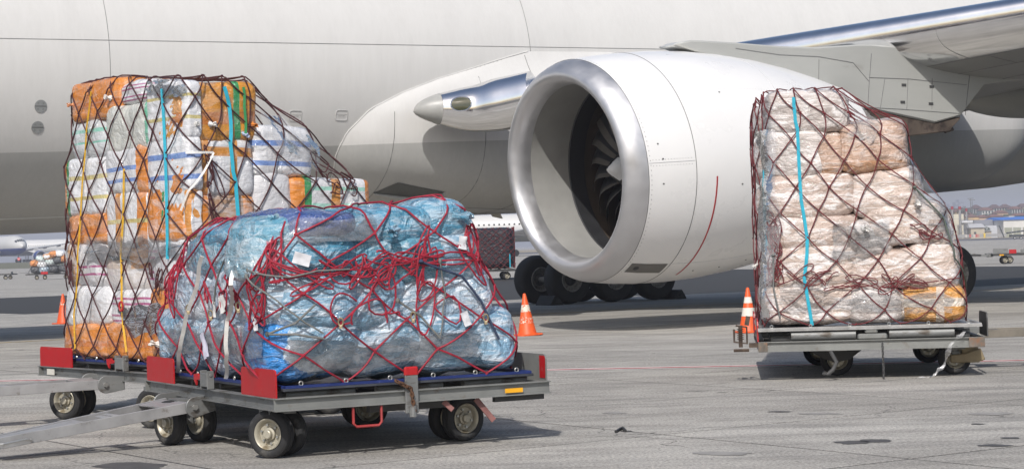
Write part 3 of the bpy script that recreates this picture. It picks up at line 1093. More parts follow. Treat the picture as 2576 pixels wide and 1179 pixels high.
# ================================================================== PALLET DOLLIES
GALV = pm('galvanised_steel', (.20, .205, .203), .5, metal=.35, var=.14, vs=3.5, dirt=(.085, .07, .055), dirt_amt=.46, ds=4, stretch=(1, 1, 2.5), bump=.1, bs=40)
GALV_W = pm('worn_rail_steel', (.235, .24, .23), .5, metal=.35, var=.2, vs=2.2, dirt=(.13, .075, .045), dirt_amt=.43, ds=2.6, bump=.12, bs=40)
DRED = pm('red_enamel', (.40, .010, .013), .42, var=.1, vs=5, dirt=(.30, .12, .11), dirt_amt=.39, ds=11, bump=.05, bs=60)
DARKST = pm('dark_underframe', (.07, .07, .07), .6, metal=.2, var=.3, dirt=(.12, .08, .05), dirt_amt=.36)
RUST = pm('rusty_chain', (.11, .055, .03), .75, metal=.3, var=.4, vs=20)
WRIM = pm('cream_wheel_rim', (.44, .41, .33), .45, metal=.3, var=.15, vs=9, dirt=(.2, .16, .10), dirt_amt=.45, ds=8)
BOLT = pm('bright_bolt', (.5, .5, .48), .35, metal=.8)
PAL_B = pm('blue_pallet_edge', (.012, .026, .13), .45, var=.2, vs=10, dirt=(.2, .2, .22), dirt_amt=.36, ds=20)
PAL_S = pm('aluminium_pallet_edge', (.5, .5, .5), .35, metal=.7, var=.15, vs=8)
SILV = pm('tow_bar_silver', (.36, .36, .365), .45, metal=.45, var=.15, vs=5, dirt=(.2, .18, .16), dirt_amt=.42, ds=9)
YELST = pm('yellow_sticker', (.75, .36, .01), .5)

WR, WW = .186, .115
def small_tyre():
    mb = MB()
    pr = [(-WW * .36, .118), (-WW * .46, .13), (-WW * .5, .148), (-WW * .46, .168), (-WW * .36, .181), (-WW * .2, .1855), (-WW * .17, .181), (-WW * .1, .181), (-WW * .07, .186),
          (WW * .07, .186), (WW * .1, .181), (WW * .17, .181), (WW * .2, .1855), (WW * .36, .181), (WW * .46, .168), (WW * .5, .148), (WW * .46, .13), (WW * .36, .118)]
    mb.lathe(pr, 40, None, cap=False)
    return mb.mesh('tyre', RUBBER, 30)
def small_rim():
    mb = MB()
    mb.lathe([(-.052, .121), (-.056, .116), (-.05, .108), (-.034, .098), (-.012, .09), (-.008, .05), (.012, .05), (.012, .09), (.034, .1), (.05, .108), (.056, .116), (.052, .121)], 36, None, cap=False)
    mb.lathe([(-.01, .05), (-.03, .05), (-.035, .036), (-.062, .034), (-.066, .028), (-.066, .002)], 20, None, cap=False)
    mb.lathe([(.01, .05), (.035, .05), (.05, .03), (.06, .03), (.06, .002)], 20, None, cap=False)
    return mb.mesh('rim', WRIM, 30)
def nut():
    mb = MB()
    mb.lathe([(-.012, .010), (.012, .010)], 6)
    return mb.mesh('wheel_nut', BOLT, 0)
T_ME, R_ME, N_ME = small_tyre(), small_rim(), nut()

def wheel(parent, loc, ang, name='wheel'):
    """wheel whose outer face looks along -x rotated by ang; tyre and rim are sub-parts"""
    t = obj('tyre', T_ME, parent)
    t.location = loc
    t.rotation_euler = (0, 0, ang)
    r = obj('rim', R_ME, t)
    for k in range(6):
        a = 2 * pi * k / 6 + .3
        n_ = obj('wheel_nut', N_ME, t)
        n_.location = (-.018, .072 * cos(a), .072 * sin(a))
    return t

def channel(h, fw_, t=.008, face=1):
    """C section, web outwards"""
    return [(0, -h / 2), (fw_ * face, -h / 2), (fw_ * face, -h / 2 + t), (t * face, -h / 2 + t), (t * face, h / 2 - t), (fw_ * face, h / 2 - t), (fw_ * face, h / 2), (0, h / 2)]

def ibeam(h, fw_, t=.009):
    a = fw_ / 2
    return [(-a, -h / 2), (a, -h / 2), (a, -h / 2 + t), (t / 2, -h / 2 + t), (t / 2, h / 2 - t), (a, h / 2 - t), (a, h / 2), (-a, h / 2), (-a, h / 2 - t), (-t / 2, h / 2 - t), (-t / 2, -h / 2 + t), (-a, -h / 2 + t)]

def plate(mb, c, size, chamfer, axis):
    """upright plate with clipped top corners; axis 'y' runs along y, 'x' along x"""
    w_, h, t = size
    pts = [(-w_ / 2, 0), (w_ / 2, 0), (w_ / 2, h - chamfer), (w_ / 2 - chamfer * .35, h - chamfer * .25), (w_ / 2 - chamfer, h), (-w_ / 2 + chamfer, h), (-w_ / 2 + chamfer * .35, h - chamfer * .25), (-w_ / 2, h - chamfer)]
    c = Vector(c)
    if axis == 'y':
        mb.poly([c + Vector((-t / 2, a, b)) for a, b in pts], Vector((t, 0, 0)))
    else:
        mb.poly([c + Vector((a, -t / 2, b)) for a, b in pts], Vector((0, t, 0)))

def dolly(name, label, A, ang, L, W, zb, zt, pal_mat, style, wheels, tow=None, group='pallet dollies', rail_a=None, rail_b=None):
    """A = near front corner on the ground, x runs along the side, y away from the viewer"""
    root = thing(name, label, 'dolly', A, ang, group)
    h = zt - zb
    zm = (zb + zt) / 2
    # frame rails: each one a part
    for y, nm in ((0.03, 'side_rail'), (W - .03, 'side_rail')):
        mb = MB()
        mb.prism(ibeam(h, .07), (0.0, y, zm), (L, y, zm))
        mb.build(nm, rail_a or GALV_W, root, 20)
    for x in (0.035, L - .035):
        mb = MB()
        mb.prism(ibeam(h - .004, .07), (x, 0.075, zm), (x, W - .075, zm))
        mb.build('end_rail', rail_b or GALV, root, 20)
    mb = MB()
    for k in range(4):
        x = L * (k + 1) / 5
        mb.span((x - .03, .08, zb + .02), (x + .03, W - .08, zt - .035))
    mb.span((.09, W / 2 - .05, zb + .03), (L - .09, W / 2 + .05, zt - .04))
    mb.build('cross_frame', DARKST, root, 0)
    # rollers
    rmb = MB()
    rmb.lathe([(0, .025), (0, .028), (.001, .03), (.57, .03), (.571, .028), (.571, .025)], 12)
    rme = rmb.mesh('roller', GALV, 30)
    for k in range(3):
        for j in range(5):
            o = obj('roller', rme, root)
            o.location = (.14 + k * (L - .28 - .571) / 2, .16 + j * (W - .32) / 4, zt + .012)
    return root

def pallet(name, label, A, ang, x0, x1, y0, y1, z, mat, t=.022):
    root = thing(name, label, 'pallet', A, ang, 'cargo pallets')
    mb = MB()
    mb.span((x0, y0, z), (x1, y1, z + t))
    mb.build('sheet', pm('scuffed_pallet_sheet', (.07, .075, .09), .45, metal=.4, var=.3, vs=6) if mat is PAL_B else mat, root, 0, .004)
    mb = MB()
    pr = [(-.02, -.012), (.02, -.012), (.02, .006), (.006, .01), (-.006, .004), (-.02, .008)]
    zz = z + t + .012
    for a, b in (((x0 + .02, y0 + .02, zz), (x1 - .02, y0 + .02, zz)), ((x0 + .02, y1 - .02, zz), (x1 - .02, y1 - .02, zz))):
        m2 = MB(); m2.prism(pr, a, b); m2.build('edge_rail', mat, root, 0)
    for a, b in (((x0 + .02, y0 + .045, zz), (x0 + .02, y1 - .045, zz)), ((x1 - .02, y0 + .045, zz), (x1 - .02, y1 - .045, zz))):
        m2 = MB(); m2.prism(pr, a, b); m2.build('edge_rail', mat, root, 0)
    rmb = MB()
    rmb.tube([(.016 * cos(2 * pi * k / 10), 0, .016 * sin(2 * pi * k / 10) + .022) for k in range(10)], .005, 5, closed=True)
    ring_me = rmb.mesh('tie_ring', BOLT, 40)
    for k in range(6):
        o = obj('tie_ring', ring_me, root); o.location = (x0 + .15 + k * (x1 - x0 - .3) / 5, y0 + .012, zz)
    for k in range(7):
        o = obj('tie_ring', ring_me, root); o.location = (x0 + .012, y0 + .2 + k * (y1 - y0 - .4) / 6, zz); o.rotation_euler = (0, 0, pi / 2)
    return root

def caster(root, x, y, zt, ang, dual=.19, both=True, bracket=True):
    """swivel unit: bracket, fork and a pair of wheels on one axle; ang = heading of the axle's outward face"""
    d = Vector((cos(ang), sin(ang), 0))
    mb = MB()
    mb.span((x - .11, y - .11, zt - .045), (x + .11, y + .11, zt - .001))
    mb.tube([(x, y, zt - .04), (x, y, zt - .09)], .05, 12)
    c = Vector((x, y, WR))
    a = c + d * .045; b = c - d * .045
    for p in (a, b):
        mb.bar(Vector((p.x, p.y, zt - .08)), Vector((p.x, p.y, WR - .02)), .07, .018, up=d)
    mb.bar(Vector((x, y, zt - .085)) - d * .06, Vector((x, y, zt - .085)) + d * .06, .09, .02)
    mb.tube([c + d * (dual / 2 + .05), c - d * (dual / 2 + .05)], .022, 10)
    fork = mb.build('caster_fork', GALV, root, 30)
    for s_ in ((1, -1) if both else (1,)):
        wheel(root, c + d * s_ * dual / 2, ang + (pi if s_ > 0 else 0))

def towbar(root, hx, hy, hz, ex, ey, ez, wdt=.42, ext_mat=SILV):
    """A-frame tow bar from its hinge to the towing eye"""
    H, E = Vector((hx, hy, hz)), Vector((ex, ey, ez))
    d = (E - H)
    Ln = d.length
    d.normalize()
    s_ = d.cross(Vector((0, 0, 1))).normalized()
    u = s_.cross(d)
    mb = MB()
    for k in (-1, 1):
        a = H + s_ * k * wdt / 2
        b = H + d * Ln * .84 + s_ * k * .09
        mb.bar(a, b, .03, .09, up=u)
    for t in (.08, .30, .34, .56, .60):
        wd_ = wdt * (1 - t / .8) + .14 * t / .8
        p = H + d * Ln * t
        mb.bar(p - s_ * wd_ / 2, p + s_ * wd_ / 2, .05, .05, up=u)
    bar_ = mb.build('tow_bar', ext_mat, root, 0, .003)
    mb = MB()
    mb.poly([H + d * Ln * a + s_ * b + u * .04 for a, b in ((.02, -wdt / 2 + .03), (.14, -wdt / 2 + .05), (.14, wdt / 2 - .05), (.02, wdt / 2 - .03))], -u * .01)
    mb.build('top_plate', ext_mat, bar_, 0)
    mb = MB()
    mb.poly([H + d * Ln * a + s_ * b + u * .039 for a, b in ((.46, -.13), (.9, -.05), (.9, .05), (.46, .13))], -u * .01)
    mb.build('top_plate', ext_mat, bar_, 0)
    mb = MB()
    mb.bar(H + d * Ln * .78, H + d * Ln * .97, .07, .05, up=u)
    c = E
    mb.tube([c + d * .055 * cos(2 * pi * k / 16) + s_ * .055 * sin(2 * pi * k / 16) for k in range(16)], .018, 8, closed=True)
    mb.build('towing_eye', DARKST, bar_, 30)
    for k in (-1, 1):
        mb = MB()
        p = H + d * Ln * .70 + s_ * k * .085
        mb.tube([p, p + s_ * k * .07 - u * .02, p + s_ * k * .09 + d * .05, p + s_ * k * .09 + d * .24, p + s_ * k * .05 + d * .28, p + s_ * -k * .02 + d * .27], .010, 6)
        mb.build('grab_handle', BOLT, bar_)
    # hinge lugs
    for k in (-1, 1):
        mb = MB()
        p = H + s_ * k * (wdt / 2 + .03)
        q = []
        for i in range(14):
            a = -pi / 2 + pi * i / 13
            q.append(p + d * (.02 + .085 * cos(a)) + u * .085 * sin(a))
        q += [p - d * .16 + u * .07, p - d * .16 - u * .06]
        mb.poly(q, s_ * .02 * k)
        lug = mb.build('hinge_lug', GALV, root, 20, .004)
        mb = MB(); mb.tube([p + d * .03 + s_ * k * .015, p + d * .03 + s_ * k * .045], .024, 6)
        mb.build('hinge_bolt', BOLT, lug, 0)
    return bar_

def chain(mb, p0, p1, n=7, r=.004, sag=.0):
    p0, p1 = Vector(p0), Vector(p1)
    for k in range(n):
        c = p0.lerp(p1, (k + .5) / n)
        d = (p1 - p0).normalized()
        ln = (p1 - p0).length / n * .72
        s_ = d.orthogonal().normalized()
        if k % 2: s_ = d.cross(s_)
        mb.tube([c + d * ln * cos(2 * pi * j / 8) + s_ * ln * .5 * sin(2 * pi * j / 8) for j in range(8)], r, 5, closed=True)

def lock_bracket(root, x, y, z, ang, flip=1):
    """end stop: two grey cheeks, a pin and a red hook"""
    R_ = Matrix.Translation((x, y, z)) @ Matrix.Rotation(ang, 4, 'Z')
    mb = MB(); mb.M = R_
    mb.span((-.03, -.09, 0), (.03, -.075, .15)); mb.span((-.03, .075, 0), (.03, .09, .15))
    mb.span((-.032, -.075, .02), (-.018, .075, .13))
    mb.tube([(0, -.1, .115), (0, .1, .115)], .014, 8)
    br = mb.build('stop_bracket', GALV, root, 0, .003)
    mb = MB(); mb.M = R_
    mb.poly([(.0, .10, .105), (-.005, .19, .10), (-.01, .21, .12), (-.012, .30, .11), (-.012, .29, .06), (-.01, .25, .02), (-.008, .24, .065), (-.004, .17, .07)], (.014, 0, 0))
    mb.build('red_hook', DRED, br, 0)

# ---------------- dolly under the blue sacks
A1 = gnd(693, 1036, .38); A1.z = 0
ANG1 = radians(28)
L1, W1 = 2.36, 3.2
d1 = dolly('pallet_dolly', 'grey steel pallet dolly with two red end plates carrying the blue sacks', A1, ANG1, L1, W1, .38, .48, PAL_B, 0, None)
M1 = Matrix.Translation(A1) @ Matrix.Rotation(ANG1, 4, 'Z')
def toloc(M, px, py, z=0.0):
    return M.inverted() @ gnd(px, py, z)
p = toloc(M1, 683, 1150)
def ang_face(base, deg_from_minusY):
    """world heading of a face normal, degrees towards +X from the camera direction, as local angle"""
    wd = radians(-90 + deg_from_minusY)
    return wd - base
def place_caster(root, M, base, px, py, deg, dual=.19, zt=.38):
    p = toloc(M, px, py)
    a = ang_face(base, deg)
    d = Vector((cos(a), sin(a), 0))
    c = p - d * dual / 2
    caster(root, c.x, c.y, zt, a, dual)
place_caster(d1, M1, ANG1, 684, 1151, -26)
place_caster(d1, M1, ANG1, 1166, 1108, 38)
place_caster(d1, M1, ANG1, 430, 1118, -47, .30)
place_caster(d1, M1, ANG1, 925, 1076, 20)
for y0_, y1_ in ((.02, .76), (2.42, 3.16)):
    mb = MB()
    plate(mb, (.02, (y0_ + y1_) / 2, .478), (y1_ - y0_, .215, .012), .035, 'y')
    mb.build('red_end_plate', DRED, d1, 0)
mb = MB()
plate(mb, (L1 - .02, .42, .478), (.78, .215, .012), .04, 'y')
rp = mb.build('rear_end_plate', GALV_W, d1, 0)
mb = MB()
mb.poly([(L1 - .0275, .04, .50), (L1 - .0275, .13, .50), (L1 - .0275, .13, .68), (L1 - .0275, .05, .68), (L1 - .0275, .035, .66)], (-.002, 0, 0))
mb.build('red_paint_patch', DRED, rp, 0)
lock_bracket(d1, .0, 1.52, .48, 0)
towbar(d1, -.07, 2.0, .33, -2.0, 1.78, .10, .56)
FADED = pm('faded_red_lever', (.22, .10, .09), .6, var=.3, vs=12, dirt=(.35, .05, .04), dirt_amt=.45, ds=14)
# side lock with a rusty chain
mb = MB()
mb.span((1.07, -.012, .30), (1.18, .012, .60))
mb.tube([(1.125, -.02, .27), (1.125, -.02, .36)], .03, 10)
sl_ = mb.build('side_stop', GALV, d1, 0, .004)
mb = MB(); mb.span((1.065, -.016, .585), (1.185, .016, .66)); mb.build('red_stop_head', DRED, sl_, 0, .012)
mb = MB(); chain(mb, (.98, -.03, .56), (1.11, -.03, .49), 4, .008); chain(mb, (1.11, -.03, .49), (1.13, -.035, .31), 6, .008)
mb.build('chain', RUST, sl_)
mb = MB(); mb.tube([(.64, .02, .375), (.64, .02, .25), (.665, .02, .225), (.85, .02, .225), (.875, .02, .25), (.875, .02, .375)], .011, 6)
mb.build('red_foot_loop', pm('dull_red_steel', (.33, .035, .035), .55, var=.2, vs=12, dirt=(.2, .12, .11), dirt_amt=.4), d1)
mb = MB(); mb.bar((1.72, .08, .37), (1.86, .05, .19), .045, .012, up=(0, 1, 0)); mb.build('brake_lever', FADED, d1, 0)
mb = MB(); mb.bar((1.42, .05, .37), (1.49, .03, .30), .04, .012, up=(0, 1, 0)); mb.build('brake_lever', FADED, d1, 0)
mb = MB(); mb.span((1.94, -.0065, .405), (2.1, -.0055, .440)); mb.build('yellow_sticker', YELST, d1, 0)
mb = MB(); mb.span((1.9, .1, .33), (2.35, .14, .38)); mb.build('brake_beam', DARKST, d1, 0)
mb = MB(); mb.span((.9, .3, .30), (1.6, .36, .37)); mb.build('brake_beam', DARKST, d1, 0)

# ---------------- dolly under the orange and white parcels
C2 = gnd(95, 943, .38); C2.z = 0
ANG2 = radians(38)
L2, W2 = 2.4, 3.2
A2 = C2 - Vector((-sin(ANG2), cos(ANG2), 0)) * W2
d2 = dolly('pallet_dolly', 'grey steel pallet dolly half hidden behind the front one, carrying the tall parcels', A2, ANG2, L2, W2, .38, .48, PAL_B, 0, None)
M2 = Matrix.Translation(A2) @ Matrix.Rotation(ANG2, 4, 'Z')
place_caster(d2, M2, ANG2, 170, 1054, -24)
place_caster(d2, M2, ANG2, 388, 1076, -30)
place_caster(d2, M2, ANG2, 830, 1040, 20)
for y0_, y1_ in ((2.42, 3.16),):
    mb = MB()
    plate(mb, (.02, (y0_ + y1_) / 2, .478), (y1_ - y0_, .20, .012), .035, 'y')
    mb.build('red_end_plate', DRED, d2, 0)
lock_bracket(d2, .0, 1.30, .48, 0)
towbar(d2, -.08, 1.62, .36, -2.0, 1.95, .34, .5)
mb = MB(); mb.span((-.012, 2.78, .395), (-.008, 2.95, .455)); mb.build('white_label_plate', pm('label_white', (.6, .58, .52), .5, dirt=(.3, .28, .24), dirt_amt=.4), d2, 0)

# ---------------- dolly under the brown cartons
A3 = gnd(1908, 881, .345); A3.z = 0
ANG3 = radians(-6)
L3, W3 = 2.44, 3.1
d3 = dolly('pallet_dolly', 'worn steel pallet dolly with rollers and rusty rail under the brown cartons', A3, ANG3, L3, W3, .325, .435, PAL_S, 1, None)
M3 = Matrix.Translation(A3) @ Matrix.Rotation(ANG3, 4, 'Z')
mb = MB()
mb.lathe([(0, .015), (0, .045), (.004, .05), (.70, .05), (.704, .045), (.704, .015)], 18)
big_roll = mb.mesh('side_roller', GALV, 30)
for x in (.36, 1.42):
    o = obj('side_roller', big_roll, d3); o.location = (x, .06, .492)
mb = MB(); mb.span((1.08, .0, .436), (1.40, .08, .50)); mb.span((1.16, .01, .50), (1.30, .06, .58)); mb.build('side_stop', GALV_W, d3, 0, .015)
mb = MB(); chain(mb, (1.34, -.045, .40), (1.345, -.05, .02), 13, .006); mb.build('hanging_chain', DARKST, d3)
RUSTP = pm('rust_patch', (.20, .085, .03), .8, var=.5, vs=9)
for x0_, x1_ in ((.0, .10), (2.27, 2.44)):
    mb = MB(); mb.span((x0_, -.012, .328), (x1_, .0, .432)); mb.build('corner_plate', pm('taped_corner', (.14, .12, .10), .4, var=.4, vs=12, dirt=(.2, .09, .04), dirt_amt=.45), d3, 0)
place_caster(d3, M3, ANG3, 2106, 943, 3, .0, .325)
place_caster(d3, M3, ANG3, 2402, 940, 6, .0, .325)
place_caster(d3, M3, ANG3, 2060, 918, 3, .0, .325)
place_caster(d3, M3, ANG3, 2336, 912, 3, .0, .325)
mb = MB()
p = toloc(M3, 2106, 943)
mb.poly([(p.x - .37, p.y - .08, .324), (p.x + .33, p.y - .08, .324), (p.x + .14, p.y - .08, .18), (p.x - .02, p.y - .08, .15), (p.x - .16, p.y - .08, .2)], (0, .02, 0))
mb.build('axle_cheek', DARKST, d3, 0)
mb = MB()
p = toloc(M3, 2402, 940)
mb.poly([(p.x + .28, p.y - .09, .29), (p.x + .33, p.y - .09, .16), (p.x + .25, p.y - .09, .13), (p.x - .05, p.y - .09, .13), (p.x - .05, p.y - .09, .22), (p.x + .1, p.y - .09, .23)], (0, .02, 0))
mb.build('brake_arm', pm('ochre_brake_arm', (.24, .19, .11), .6, var=.3, vs=6), d3, 0, .01)
mb = MB(); mb.span((p.x + .08, p.y - .06, .22), (p.x + .26, p.y + .05, .324)); mb.build('brake_block', pm('ochre_brake_arm', (.24, .19, .11), .6), d3, 0, .008)
mb = MB(); mb.tube([(.78, -.02, .32), (.84, -.05, .2), (.80, -.06, .12), (.74, -.05, .07)], .022, 8); mb.build('brake_pipe', DARKST, d3)
for y0_, y1_ in ((.05, .7), (2.4, 3.05)):
    mb = MB(); plate(mb, (.0, (y0_ + y1_) / 2, .436), (y1_ - y0_, .24, .014), .06, 'y'); mb.build('red_end_plate', DRED, d3, 0)
    mb = MB(); plate(mb, (L3 + .04, (y0_ + y1_) / 2, .436), (y1_ - y0_, .26, .014), .06, 'y'); mb.build('dark_end_plate', DARKST, d3, 0)
towbar(d3, L3 + .06, 1.5, .40, L3 + 2.1, 1.5, .42, .46, pm('weathered_tow_bar', (.2, .18, .15), .55, metal=.3, var=.25))
# spring coupling at the open end
mb = MB()
mb.tube([(-.26, .1, .58), (-.26, .1, .44), (-.12, .1, .42), (-.12, .1, .60), (-.24, .1, .62)], .013, 6)
mb.tube([(-.19, .1, .62), (-.19, .1, .38)], .022, 8)
for k in range(6):
    mb.tube([(-.19 + .032 * cos(2 * pi * j / 8), .1 + .032 * sin(2 * pi * j / 8), .47 + k * .022) for j in range(8)], .005, 5, closed=True)
mb.tube([(-.27, .1, .345), (-.10, .1, .345)], .018, 6)
mb.bar((-.12, .1, .62), (-.1, .1, .72), .05, .05)
mb.bar((-.10, .1, .40), (.0, .1, .40), .05, .05)
mb.build('spring_coupling', pm('greasy_coupling', (.085, .06, .045), .6, metal=.3, var=.4, vs=15), d3, 30)

pal1 = pallet('cargo_pallet', 'thin blue edged cargo pallet under the blue sacks', A1, ANG1, .09, L1 - .12, .06, W1 - .06, .522, PAL_B)
pal2 = pallet('cargo_pallet', 'thin blue edged cargo pallet under the orange and white parcels', A2, ANG2, .09, L2 - .1, .06, W2 - .06, .522, PAL_B)
pal3 = pallet('cargo_pallet', 'silver aluminium cargo pallet under the brown cartons', A3, ANG3, .0, L3 - .02, .0, W3, .545, PAL_S)

# ================================================================== CARGO
def crinkle(b, scale=1.0):
    v = b.mapped((1, 1, 1), 'Object', rnd=True)
    n1 = b.noise(5.0 * scale, v, 3, .5, 1.8)
    v2 = b.mapped((2.0, 2.0, 5.5), 'Object', rot=(.5, .3, .2), rnd=True)
    n2 = b.noise(2.2 * scale, v2, 4, .6, 1.0)
    n3 = b.noise(26.0 * scale, v, 2, .5, 1.2)
    h = b.math('ADD', b.math('MULTIPLY', n1, 1.0), b.math('MULTIPLY', n2, .7))
    h = b.math('ADD', h, b.math('MULTIPLY', n3, .09))
    return v, n1, n2, h

def parcel(name, base, bands=(), film=.35, weave=True, rough=.5, film_col=(.72, .73, .76), bumps=.36, coat=.9, crumple=1.0):
    """a parcel or sack wound in clear stretch film: printed bands, film that turns milky where it bunches, a crinkled glossy coat"""
    if name in MATS: return MATS[name]
    b = NB(name)
    v, n1, n2, h = crinkle(b, crumple)
    c = b.ramp(b.noise(5, v, 5, .6), [(.3, tuple(x * .80 for x in base)), (.7, tuple(min(1, x * 1.12) for x in base))])
    g = b.sep(b.coord('Generated'))
    wob = b.math('MULTIPLY', b.math('SUBTRACT', b.noise(2, v, 1), .5), .06)
    for ax, lo, hi, col in bands:
        gg = b.math('ADD', g[ax], wob)
        mk = b.math('MULTIPLY', b.math('GREATER_THAN', gg, lo), b.math('LESS_THAN', gg, hi))
        c = b.mix(mk, c, col)
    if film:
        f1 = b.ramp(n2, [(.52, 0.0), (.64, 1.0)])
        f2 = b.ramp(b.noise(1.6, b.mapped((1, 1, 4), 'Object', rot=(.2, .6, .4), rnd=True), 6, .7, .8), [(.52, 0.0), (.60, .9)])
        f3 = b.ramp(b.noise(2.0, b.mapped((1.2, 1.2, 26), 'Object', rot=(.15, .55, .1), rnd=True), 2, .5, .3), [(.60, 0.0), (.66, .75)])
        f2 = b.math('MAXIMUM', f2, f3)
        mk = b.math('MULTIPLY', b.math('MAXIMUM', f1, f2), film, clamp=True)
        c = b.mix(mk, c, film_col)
    nb = b.bump(h, max(.85, bumps), .12)
    b.set(Base_Color=c, Roughness=rough, Coat_Weight=coat, Coat_Roughness=.075, Normal=b.bump(h, bumps * .7, .08))
    b.l(nb, b.b.inputs['Coat Normal'])
    b.b.inputs['Coat IOR'].default_value = 1.75
    MATS[name] = b.m
    return b.m

ORA, GOLD, WHT = (.66, .225, .022), (.64, .27, .025), (.72, .725, .745)
TAPE, GRN, BLU, YEL, MAG, MNT, CYN = (.60, .25, .04), (.03, .25, .08), (.16, .27, .58), (.56, .48, .20), (.42, .10, .24), (.25, .55, .45), (.02, .38, .52)
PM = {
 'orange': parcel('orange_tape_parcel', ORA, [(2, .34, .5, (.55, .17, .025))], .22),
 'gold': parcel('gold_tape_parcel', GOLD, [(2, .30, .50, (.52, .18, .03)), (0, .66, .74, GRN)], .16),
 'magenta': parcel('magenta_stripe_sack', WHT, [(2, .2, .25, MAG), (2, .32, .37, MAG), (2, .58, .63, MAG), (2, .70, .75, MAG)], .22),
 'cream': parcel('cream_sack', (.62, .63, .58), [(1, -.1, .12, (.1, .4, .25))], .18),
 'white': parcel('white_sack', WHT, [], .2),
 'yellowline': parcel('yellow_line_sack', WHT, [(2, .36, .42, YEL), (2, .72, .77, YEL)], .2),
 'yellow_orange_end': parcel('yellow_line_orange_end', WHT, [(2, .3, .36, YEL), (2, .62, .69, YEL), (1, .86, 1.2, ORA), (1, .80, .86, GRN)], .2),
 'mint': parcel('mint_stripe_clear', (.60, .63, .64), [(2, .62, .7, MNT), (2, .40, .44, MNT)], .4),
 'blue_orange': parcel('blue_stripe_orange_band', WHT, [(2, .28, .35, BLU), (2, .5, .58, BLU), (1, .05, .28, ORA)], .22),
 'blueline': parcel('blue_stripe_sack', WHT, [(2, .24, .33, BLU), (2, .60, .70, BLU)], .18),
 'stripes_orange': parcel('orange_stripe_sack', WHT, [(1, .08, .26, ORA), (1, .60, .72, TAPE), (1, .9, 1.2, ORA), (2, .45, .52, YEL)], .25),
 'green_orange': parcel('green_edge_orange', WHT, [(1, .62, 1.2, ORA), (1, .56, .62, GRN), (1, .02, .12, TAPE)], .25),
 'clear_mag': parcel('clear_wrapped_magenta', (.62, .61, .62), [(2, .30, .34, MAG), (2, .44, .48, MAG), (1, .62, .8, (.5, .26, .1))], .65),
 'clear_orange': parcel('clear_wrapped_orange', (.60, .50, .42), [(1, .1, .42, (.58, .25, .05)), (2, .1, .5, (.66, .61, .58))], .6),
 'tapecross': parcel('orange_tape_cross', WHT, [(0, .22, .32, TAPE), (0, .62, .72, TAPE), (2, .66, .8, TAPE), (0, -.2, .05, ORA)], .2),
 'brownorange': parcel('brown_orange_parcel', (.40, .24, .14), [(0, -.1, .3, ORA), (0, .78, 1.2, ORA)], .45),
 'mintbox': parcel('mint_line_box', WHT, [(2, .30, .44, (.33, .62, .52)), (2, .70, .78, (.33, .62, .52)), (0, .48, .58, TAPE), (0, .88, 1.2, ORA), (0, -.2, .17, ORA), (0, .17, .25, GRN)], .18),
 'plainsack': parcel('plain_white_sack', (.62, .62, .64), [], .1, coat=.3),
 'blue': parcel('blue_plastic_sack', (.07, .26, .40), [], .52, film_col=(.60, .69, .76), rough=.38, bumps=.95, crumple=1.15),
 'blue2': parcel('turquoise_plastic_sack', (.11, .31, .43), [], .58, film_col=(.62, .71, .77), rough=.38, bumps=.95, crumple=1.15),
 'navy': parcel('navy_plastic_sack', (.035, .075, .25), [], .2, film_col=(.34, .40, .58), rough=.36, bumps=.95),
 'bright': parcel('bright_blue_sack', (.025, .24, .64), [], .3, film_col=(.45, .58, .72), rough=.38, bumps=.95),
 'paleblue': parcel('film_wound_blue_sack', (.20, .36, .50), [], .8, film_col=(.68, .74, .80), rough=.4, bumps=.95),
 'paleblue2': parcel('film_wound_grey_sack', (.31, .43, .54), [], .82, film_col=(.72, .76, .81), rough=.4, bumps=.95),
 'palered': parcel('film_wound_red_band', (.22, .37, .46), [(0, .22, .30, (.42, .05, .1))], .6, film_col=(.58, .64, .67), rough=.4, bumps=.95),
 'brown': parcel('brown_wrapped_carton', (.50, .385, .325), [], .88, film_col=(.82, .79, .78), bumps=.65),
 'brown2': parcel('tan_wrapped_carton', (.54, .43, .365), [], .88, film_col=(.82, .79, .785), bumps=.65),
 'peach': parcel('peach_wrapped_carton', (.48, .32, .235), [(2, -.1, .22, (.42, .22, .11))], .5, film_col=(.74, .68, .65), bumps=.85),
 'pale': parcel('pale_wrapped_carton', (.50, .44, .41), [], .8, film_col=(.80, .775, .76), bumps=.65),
 'orangefilm': parcel('orange_tape_film_carton', (.62, .28, .045), [(2, .42, .62, (.66, .58, .50)), (0, .0, .12, (.64, .55, .48)), (0, .55, .66, (.62, .5, .4))], .28, film_col=(.75, .60, .40), bumps=.8),
}

